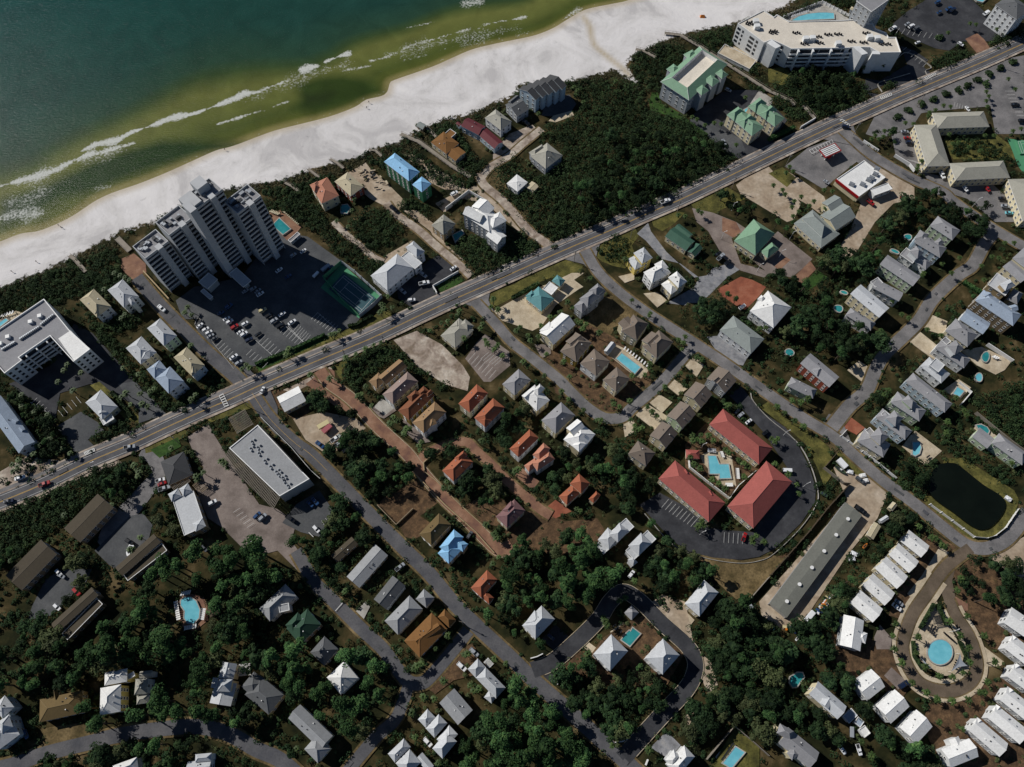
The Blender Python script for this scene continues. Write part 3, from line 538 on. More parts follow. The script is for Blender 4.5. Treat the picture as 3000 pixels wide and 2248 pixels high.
# ---------------------------------------------------------------- roads
ROADS = [
 ('lane_road', 'asphalt', 8, [(296,600),(320,630),(350,664),(387,702),(450,764),(510,815),(545,855)]),
 ('side_road', 'asphalt', 7.4, [(545,850),(575,895),(603,926),(640,960),(675,986),(743,1054),(803,1116),(878,1191),(928,1240),(978,1301),(1028,1351),(1103,1421),(1156,1473),(1231,1538),(1306,1606),(1356,1650),(1430,1720)]),
 ('back_road', 'asphalt', 6.6, [(640,1190),(678,1256),(708,1286),(748,1326),(783,1361),(828,1403),(862,1450),(885,1474),(910,1476),(930,1462),(978,1406),(1012,1362)]),
 ('back_road', 'asphalt', 6, [(885,1474),(872,1513),(853,1556),(815,1590),(778,1633),(740,1680)]),
 ('forest_road', 'asphalt', 7, [(-40,1670),(37,1650),(100,1628),(200,1603),(250,1590),(325,1578),(400,1570),(450,1573),(500,1588),(553,1618),(603,1640),(645,1675)]),
 ('paver_street', 'brick_paver', 7, [(690,800),(713,829),(760,864),(815,921),(878,979),(903,1011),(953,1069),(1015,1129),(1065,1179),(1085,1190),(1106,1178)]),
 ('paver_street', 'brick_paver', 5.4, [(905,1000),(918,985),(948,969),(1003,955),(1028,974),(1065,1008),(1106,1049),(1143,1079),(1166,1100),(1190,1115)]),
 ('street', 'asphalt_pale', 7, [(1262,540),(1293,590),(1343,637),(1406,683),(1468,722),(1531,763),(1581,797),(1659,852),(1734,904),(1799,944),(1849,989),(1909,1041),(1971,1086),(2034,1138),(2084,1176),(2121,1186),(2159,1175),(2189,1149),(2218,1105)]),
 ('street', 'asphalt_pale', 6.6, [(1028,655),(1065,694),(1106,740),(1143,769),(1206,820),(1231,846),(1268,881),(1306,904),(1343,902),(1368,879),(1431,825),(1481,766),(1511,745)]),
 ('street', 'asphalt_pale', 8, [(1812,275),(1840,300),(1884,337),(1959,382),(2034,416),(2059,437),(2134,489),(2184,519),(2240,550)]),
 ('lane', 'asphalt_pale', 6.4, [(2150,500),(2125,530),(2100,574),(2071,594),(2034,627),(2009,654),(1984,694),(1946,732),(1909,768),(1890,800),(1871,844),(1834,878),(1796,925)]),
 ('loop_road', 'asphalt_dark', 8, [(1150,1448),(1193,1430),(1243,1388),(1293,1338),(1318,1300),(1346,1279),(1381,1298),(1431,1348),(1481,1393),(1500,1425),(1499,1455),(1481,1490),(1431,1543),(1381,1598),(1343,1640)]),
 ('sandy_lane', 'dirt_pale', 6, [(1035,375),(1045,400),(1080,430),(1110,462),(1143,500),(1193,536)]),
 ('sandy_lane', 'dirt_pale', 3.6, [(720,480),(745,505),(778,532),(805,555),(828,567)]),
 ('sandy_lane', 'dirt_pale', 4.5, [(835,440),(853,462),(903,497),(940,530),(990,572),(1018,598)]),
 ('sandy_lane', 'dirt_pale', 4.5, [(1170,280),(1130,312),(1100,338),(1060,362),(1040,385)]),
 ('teardrop_road', 'paver_olive', 6, [(2095,1185),(2060,1210),(2034,1235),(2002,1281),(1971,1326),(1953,1373),(1949,1400),(1959,1438),(1984,1474),(2021,1491),(2059,1492),(2094,1474),(2109,1443),(2104,1406),(2089,1368),(2064,1331),(2048,1296)]),
]
YROADS = [smooth_line([fp(*p) for p in pts]) for _, _, _, pts in ROADS]
ROADS = [(a, b, w_*(.84 if w_ > 5 and 'lane' != a else 1), p) for a, b, w_, p in ROADS]
for (nm, m, w, _), ln in zip(ROADS, YROADS):
    strip('verge', ln, w/2+(.9 if 'dark' not in m else .3), -(w/2+(.9 if 'dark' not in m else .3)), 'meadow', keep=False)['kind'] = 'structure'
for (nm, m, w, _), ln in zip(ROADS, YROADS): strip(nm, ln, w/2, -w/2, m)['kind'] = 'structure'
for i, (o0, o1) in ((16, (3.0, 4.9)), (16, (-3.0, -4.6))):
    strip('pavement', YROADS[i][14:-3], o0, o1, 'concrete_tan')['kind'] = 'structure'
MAIN = smooth_line([fp(*p) for p in [(-40,1101),(0,1086),(89,1049),(190,1000),(285,960),(370,920),(450,884),(500,862.6),(575,828),(690,779),(803,732),(900,686),(975.5,650.6),(1040,622),(1106,592),(1218.5,542),(1321,498),(1381,470.6),(1463,435.6),(1536,401),(1659,341),(1740,302),(1809,270),(1870,243),(1944,210),(2030,174),(2121,136),(2212,95),(2260,74)]], 5)
strip('verge', MAIN, 7.0, -5.0, 'dirt_pale', keep=False)['kind'] = 'structure'
strip('cycle_path', MAIN, 6.2, 4.4, 'asphalt_pale')['kind'] = 'structure'
strip('road', MAIN, 3.8, -3.8, 'asphalt')['kind'] = 'structure'
for d in (2.95, -2.95): strip('edge_line', MAIN, d+.07, d-.07, 'paint_white', keep=False)['kind'] = 'structure'
for d in (.16, -.16): strip('centre_line', MAIN, d+.09, d-.09, 'paint_yellow', keep=False)['kind'] = 'structure'
strip('centre_line', YROADS[1][:28], .07, -.07, 'paint_yellow', keep=False)['kind'] = 'structure'
def kerb(pts, w=.3, m='concrete', close=False, F=True):
    ln = smooth_line(FF(*pts) if F else pts, 4); b = MB(); w=.2; a, c = offset(ln, w/2), offset(ln, -w/2)
    for i in range(len(ln)-1): b.prism([a[i], a[i+1], c[i+1], c[i]], 0, LAYER[0]+.12)
    return structure(b.build('kerb', m))
for k in (YROADS[11], YROADS[5]):
    for s in (1, -1):
        ln = offset(k, s*(3.5 if k is YROADS[11] else 3.1)); b = MB(); a, c = offset(ln, .1), offset(ln, -.1)
        for i in range(3, len(ln)-4): b.prism([a[i], a[i+1], c[i+1], c[i]], 0, LAYER[0]+.13)
        structure(b.build('kerb', 'concrete_tan'))
kerb([(422,702),(426,690),(434,692),(445,720),(480,765),(506,798)])
kerb([(1621,850),(1627,868),(1660,905),(1720,955),(1750,1005),(1766,1060),(1762,1092),(1728,1142),(1672,1196),(1640,1212),(1590,1217),(1510,1203),(1450,1175),(1392,1110)])
kerb([(1902,152),(1935,130),(1960,115),(2010,145),(1998,155),(2012,175)]); kerb([(1905,200),(1896,182),(1925,172),(1965,160)])
rr_ = random.Random(9)
for ln in YROADS[:4]+YROADS[7:11]+[MAIN]:
    for _ in range(7):
        i = rr_.randrange(3, len(ln)-4); o_ = rr_.uniform(-1.5, 1); LAYER[0] += .001
        structure(strip('road_patch', ln[i:i+rr_.choice((2, 2, 3))], o_+rr_.uniform(.8, 1.8), o_, rr_.choice(('asphalt_lot', 'asphalt', 'asphalt_lot')), keep=False))
# painted markings
def marks(t, a, b, n, vec, w=.12, m='paint_white', nm='bay_line'):
    """n parallel bay lines whose heads run from a to b, each along the vector vec (tile pixels)"""
    LAYER[0] += .004
    for i in range(n):
        k = i/(n-1) if n > 1 else 0; x = a[0]+(b[0]-a[0])*k; y = a[1]+(b[1]-a[1])*k
        p = tp(t, x, y); q = tp(t, x+vec[0], y+vec[1])
        structure(strip(nm, [p, q], w/2, -w/2, m, dz=0, keep=False, z=LAYER[0]+.01))
P0=(0,1);P1=(1,1)
marks(P0, (1925,1290), (2090,1460), 8, (-55,55)); marks(P1, (480,1110), (650,1225), 8, (60,-60), .14)
marks(P1, (545,1060), (690,1190), 1, (145,130), .14); marks(P1, (215,1225), (360,1335), 7, (55,-60)); marks(P1, (375,1155), (475,1245), 7, (-55,65)); marks(P1, (280,1170), (415,1305), 1, (140,140), .14)
marks(P1, (0,1290), (150,1425), 1, (150,135), .14); marks(P1, (85,1250), (210,1370), 6, (-60,60)); marks(P1, (-30,1370), (110,1480), 6, (-50,50)); marks(P1, (150,1070), (420,1310), 1, (265,240), .14)
marks(P1, (1830,1475), (2010,1625), 7, (65,-75)); marks(P1, (2010,1395), (2130,1450), 6, (-70,60))
marks((0,2), (290,175), (430,260), 7, (-65,-30) , .13); marks((0,2), (510,235), (665,120), 5, (45,55), .13)
marks((0,2), (330,130), (440,240), 5, (-40,40)); marks((0,2), (2080,1080), (2200,1210), 5, (-60,40))
marks((2,2), (1350,1005), (1600,1170), 9, (-60,70), .12); marks((2,2), (1830,1290), (1990,1300), 5, (-5,90), .12)
marks((1,2), (570,1190), (640,1150), 3, (60,95), .16); marks((1,2), (460,1290), (500,1330), 1, (40,40), .3)
marks((3,0), (1100,300), (1430,350), 8, (30,-45)); marks((3,0), (1190,420), (1360,560), 6, (-30,30)); marks((3,0), (2040,800), (2140,1010), 8, (70,0)); marks((3,0), (1600,930), (1690,960), 5, (8,-35)); marks((3,0), (1830,690), (1870,760), 3, (60,8)); marks((3,0), (1190,1390), (1280,1420), 5, (60,10))
def zebra(t, quad, n, w=.55):
    a, b, c, d = [tp(t, *q) for q in quad]; LAYER[0] += .004
    for i in range(n):
        k = i/(n-1); p = (a[0]+(b[0]-a[0])*k, a[1]+(b[1]-a[1])*k); q = (d[0]+(c[0]-d[0])*k, d[1]+(c[1]-d[1])*k)
        structure(strip('crossing_bar', [p, q], w/2, -w/2, 'paint_white', dz=0, keep=False, z=LAYER[0]+.01))
    for p, q in ((a, b), (d, c)): structure(strip('crossing_line', [p, q], .12, -.12, 'paint_white', dz=0, keep=False, z=LAYER[0]+.006))
zebra((0,2), [(1900,115),(1945,205),(1980,195),(1935,95)], 6); zebra((3,0), [(960,845),(1055,815),(1065,835),(975,870)], 7); zebra((3,0), [(1345,680),(1430,642),(1445,655),(1365,700)], 7)
zebra((3,0), [(615,1050),(690,1100),(705,1095),(640,1042)], 5); zebra((0,2), [(735,600),(820,565),(828,590),(750,625)], 8, .4); zebra((3,0), [(350,1310),(545,1220),(560,1250),(375,1340)], 9, .3)
zebra((1,3), [(700,300),(750,240),(745,250),(690,310)], 7, .3)
# tennis court lines
def court(t, A, B, C, m_in):
    a, b, c = [np.array(tp(t, *p)) for p in (A, B, C)]; u = b-a; v = c-b
    P = lambda s, r: tuple(a+u*s+v*r)
    sheet('court_surface', [P(-.06, -.1), P(1.06, -.1), P(1.06, 1.1), P(-.06, 1.1)], m_in, False)
    LAYER[0] += .004
    for p, q in (((0, 0), (1, 0)), ((0, 1), (1, 1)), ((0, 0), (0, 1)), ((1, 0), (1, 1)), ((0, .13), (1, .13)), ((0, .87), (1, .87)), ((.23, .13), (.23, .87)), ((.77, .13), (.77, .87)), ((.23, .5), (.77, .5))):
        structure(strip('court_line', [P(*p), P(*q)], .07, -.07, 'paint_white', dz=0, keep=False, z=LAYER[0]))
    return P
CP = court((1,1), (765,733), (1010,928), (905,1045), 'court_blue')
nt_ = MB(); p, q = CP(.5, -.05), CP(.5, 1.05); nt_.bar((*p, .5), (*q, .5), .04); [nt_.bar((p[0]+(q[0]-p[0])*k/14, p[1]+(q[1]-p[1])*k/14, .1), (p[0]+(q[0]-p[0])*k/14, p[1]+(q[1]-p[1])*k/14, 1.05), .03) for k in range(15)]; nt_.bar((*p, 1.02), (*q, 1.02), .06)
tag(nt_.build('tennis_net', 'trim_white', origin=(*p, 0)), 'white tennis net across the court half in the tower shadow', 'tennis net')
court((3,0), (2150,1235), (2185,1335), (2330,1325), 'court_green')
# ---------------------------------------------------------------- buildings
def unit(v): l = math.hypot(*v); return (v[0]/l, v[1]/l)
class Rect:
    """horizontal rectangle from three eave corners seen in the photograph (A-B-C), orthogonalised in metres"""
    def __init__(s, t, A, B, C, z):
        a, b, c = [np.array(tp(t, *p, z)) for p in (A, B, C)]
        u = b-a; L = np.linalg.norm(u); u /= L; v = np.array([-u[1], u[0]]); w = (c-b)@v
        if w < 0: v = -v; w = -w
        s.o = (a+b+c+a+(c-b))/4; s.u = u; s.v = v; s.L = L; s.W = w
        m = ((c-b)@u)/2; s.o = a+u*(L/2+m)+v*(w/2); s.z = z
    def P(s, x, y): p = s.o+s.u*x+s.v*y; return (float(p[0]), float(p[1]))
    def quad(s, ins=0.0): X, Y = s.L/2-ins, s.W/2-ins; return [s.P(-X, -Y), s.P(X, -Y), s.P(X, Y), s.P(-X, Y)]
CAPS = {}
def add_roof(b, R, kind, rise, ridge='', th=.22, cap=True):
    """material 0 roof, 1 ridge caps / trim"""
    z = R.z; long_u = R.L >= R.W
    if ridge == 'a': long_u = True
    if ridge == 'b': long_u = False
    if kind == 'flat':
        q = R.quad(); b.prism(q, z-th, z, 0, bottom=True)
        X, Y = R.L/2, R.W/2; e = .22
        for x0, y0, x1, y1 in ((-X, -Y, X, -Y+e), (-X, Y-e, X, Y), (-X, -Y+e, -X+e, Y-e), (X-e, -Y+e, X, Y-e)):
            b.prism([R.P(x0, y0), R.P(x1, y0), R.P(x1, y1), R.P(x0, y1)], z, z+.35, 1)
        return None
    def P(x, y, h):   # x along ridge
        p = R.P(x, y) if long_u else R.P(y, x); return (p[0], p[1], z+h)
    X, Y = (R.L/2, R.W/2) if long_u else (R.W/2, R.L/2)
    if kind == 'hip': rx = max(0.0, X-Y) if X > Y else 0.0; apex = (rx, rise)
    else: rx = X
    rx = min(rx, X)
    e0, e1, e2, e3 = P(-X, -Y, 0), P(X, -Y, 0), P(X, Y, 0), P(-X, Y, 0)
    r0, r1 = P(-rx, 0, rise), P(rx, 0, rise)
    def face(pts):
        n = (Vector(pts[1])-Vector(pts[0])).cross(Vector(pts[2])-Vector(pts[0]))
        if n.z < 0: pts = pts[::-1]
        b.poly(pts, 0)
    if rx < .05:
        for p, q in ((e0, e1), (e1, e2), (e2, e3), (e3, e0)): face([p, q, r0])
        edges = [(e0, r0), (e1, r0), (e2, r0), (e3, r0)]
    else:
        face([e0, e1, r1, r0]); face([e2, e3, r0, r1]); edges = [(r0, r1)]
        if kind == 'hip': face([e1, e2, r1]); face([e3, e0, r0]); edges += [(e0, r0), (e3, r0), (e1, r1), (e2, r1)]
    # fascia
    ring = [e0, e1, e2, e3]
    if kind == 'hip':
        for i in range(4):
            p, q = ring[i], ring[(i+1) % 4]; b.poly([(p[0], p[1], z-th), (q[0], q[1], z-th), q, p], 1)
        b.poly([(p[0], p[1], z-th) for p in ring][::-1], 1)
    else:
        lo = lambda p: (p[0], p[1], p[2]-th)
        for s in ([e0, e1, r1, r0], [e2, e3, r0, r1]):
            b.poly([lo(p) for p in s][::-1], 1)
            for i in (0, 1, 3): p, q = s[i], s[(i+1) % 4]; b.poly([lo(p), lo(q), q, p], 1)
    if cap:
        for p, q in edges: b.bar(p, q, .1, 2)
    return long_u
WINME = {}
def win_mesh(w, h, frame):
    k = (round(w, 1), round(h, 1), frame)
    if k not in WINME:
        b = MB(); f = .12
        def bx(x0, x1, z0, z1, y0, y1, mi):
            b.prism([(x0, y0), (x1, y0), (x1, y1), (x0, y1)], z0, z1, mi, bottom=True)
        bx(-w/2, w/2, 0, h, -.02, .05, 1); bx(-w/2-f, w/2+f, h, h+f, -.02, .1, 0); bx(-w/2-f, w/2+f, -f, 0, -.02, .14, 0)
        bx(-w/2-f, -w/2, 0, h, -.02, .1, 0); bx(w/2, w/2+f, 0, h, -.02, .1, 0)
        if w > .9: bx(-.04, .04, 0, h, .05, .08, 0)
        me = bpy.data.meshes.new('window'); me.from_pydata(b.v, [], b.f); me.materials.append(M(frame)); me.materials.append(M('glass_dark')); me.polygons.foreach_set('material_index', b.m); me.update(); WINME[k] = me
    return WINME[k]
def wall_windows(root, org, p, q, nrm, z0, z1, cov=None, storey=3.0, size=(1.1, 1.5), gap=2.9, frame='trim_white', name='window', facing=True):
    mx, my = (p[0]+q[0])/2, (p[1]+q[1])/2
    if facing and nrm[0]*-mx+nrm[1]*-my <= 0: return
    L = math.hypot(q[0]-p[0], q[1]-p[1]); n = int((L-1)/gap)
    if n < 1: return
    nf = max(1, int(round((z1-z0)/storey))); me = win_mesh(*size, frame); rz = math.atan2(nrm[1], nrm[0])-math.pi/2
    for f in range(nf):
        zz = z0+(z1-z0)/nf*f+max(.7, (z1-z0)/nf*.35)
        if zz+size[1] > z1-.1: continue
        for i in range(n):
            k = (i+.5)/n; x, y = p[0]+(q[0]-p[0])*k+nrm[0]*.015, p[1]+(q[1]-p[1])*k+nrm[1]*.015
            if cov and any(pip(c, x, y) for c in cov): continue
            inst(name, me, root, (x-org[0], y-org[1], zz), rz)
HOUSES = []; HLAB = []
def house(t, name, label, wallm, roofm, wings, cat='house', group=None, trim=None, windows=True, wsize=(1.1, 1.5), gap=3.0, overhang=.35, fascia='trim_white'):
    """wings: (A, B, C, eave height, kind, rise, ridge direction)"""
    hk = 1.2 if cat in ('house', 'villa', 'cottage', 'townhouse', 'bungalow') else 1.0
    Rs = [(Rect(t, *w[:3], w[3]*hk), w[4], w[5], (w[6] if len(w) > 6 else '')) for w in wings]
    if 'stepped row' in label or 'row by the curving' in label:
        for r_ in Rs: r_[0].L *= .9; r_[0].W *= .86
    o0 = Rs[0][0].o; root = empty(name, (float(o0[0]), float(o0[1]), 0)); tag(root, label, cat, group)
    org = (float(o0[0]), float(o0[1]), 0); wb, rb = MB(), MB(); foots = [R.quad(overhang) for R, *_ in Rs]
    for i, (R, kind, rise, ridge) in enumerate(Rs):
        q = foots[i]; e = overhang; top = R.z-(.04*i)
        wb.prism(q, -.1, top-.23 if kind == 'hip' else top-.25, 0)
        lu = add_roof(rb, R, kind, rise-.013*i, ridge)
        if kind == 'gable':
            X, Y = (R.L/2, R.W/2) if lu else (R.W/2, R.L/2)
            for s in (-1, 1):
                def P(x, y): return R.P(x, y) if lu else R.P(y, x)
                a, c, m = P(s*(X-e), -(Y-e)), P(s*(X-e), Y-e), P(s*(X-e), 0)
                a2, c2, m2 = P(s*(X-e-.2), -(Y-e)), P(s*(X-e-.2), Y-e), P(s*(X-e-.2), 0)
                hh = rise*(1-e/Y) - .0; zt = R.z-.25
                T1 = [(*a, zt), (*c, zt), (*m, zt+max(.1, rise-.05))]; T2 = [(*a2, zt), (*c2, zt), (*m2, zt+max(.1, rise-.05))]
                wb.poly(T1 if s > 0 else T1[::-1]); wb.poly(T2[::-1] if s > 0 else T2)
        block(R.quad(-.8)); HOUSES.append(R.quad(0)); HLAB.append((float(R.o[0]), float(R.o[1]), label))
    wb.build('wall', wallm, root, org); rob = rb.build('roof', [roofm, fascia if trim is None else trim, roofm+'_cap' if roofm+'_cap' in MATS else roofm], root, org)
    R, kind, rise, ridge = Rs[0]; rv = random.Random(len(HOUSES))
    if kind != 'flat' and cat in ('house', 'villa', 'cottage', 'bungalow'):
        lu = R.L >= R.W if not ridge else ridge == 'a'; X, Y = (R.L/2, R.W/2) if lu else (R.W/2, R.L/2)
        for k in range(3):
            x, y = rv.uniform(-.35, .35)*X, rv.uniform(.25, .6)*Y*rv.choice((-1, 1)); p = R.P(x, y) if lu else R.P(y, x); zz = R.z+rise*(1-abs(y)/Y); v_ = MB(); v_.box(p, tuple(R.u), .2, .2, zz-.2, zz+.45); v_.build('roof_vent', rv.choice(('trim_white', 'furn_dark', 'metal_grey')), rob, org)
    if windows:
        for i, (R, kind, rise, ridge) in enumerate(Rs):
            q = foots[i]; others = [f for j, f in enumerate(foots) if j != i]
            for k in range(4):
                p, r = q[k], q[(k+1) % 4]; n = unit((r[1]-p[1], -(r[0]-p[0])))
                cx, cy = R.o
                if n[0]*((p[0]+r[0])/2-cx)+n[1]*((p[1]+r[1])/2-cy) < 0: n = (-n[0], -n[1])
                wall_windows(root, org, p, r, n, .2, R.z-.3, others, size=wsize, gap=gap)
    return root, org, Rs
def extra(root, org, name, mats, fn):
    b = MB(); fn(b); return b.build(name, mats, root, org)
H_, G_, F_ = 'hip', 'gable', 'flat'
T = lambda c, r: (c, r)
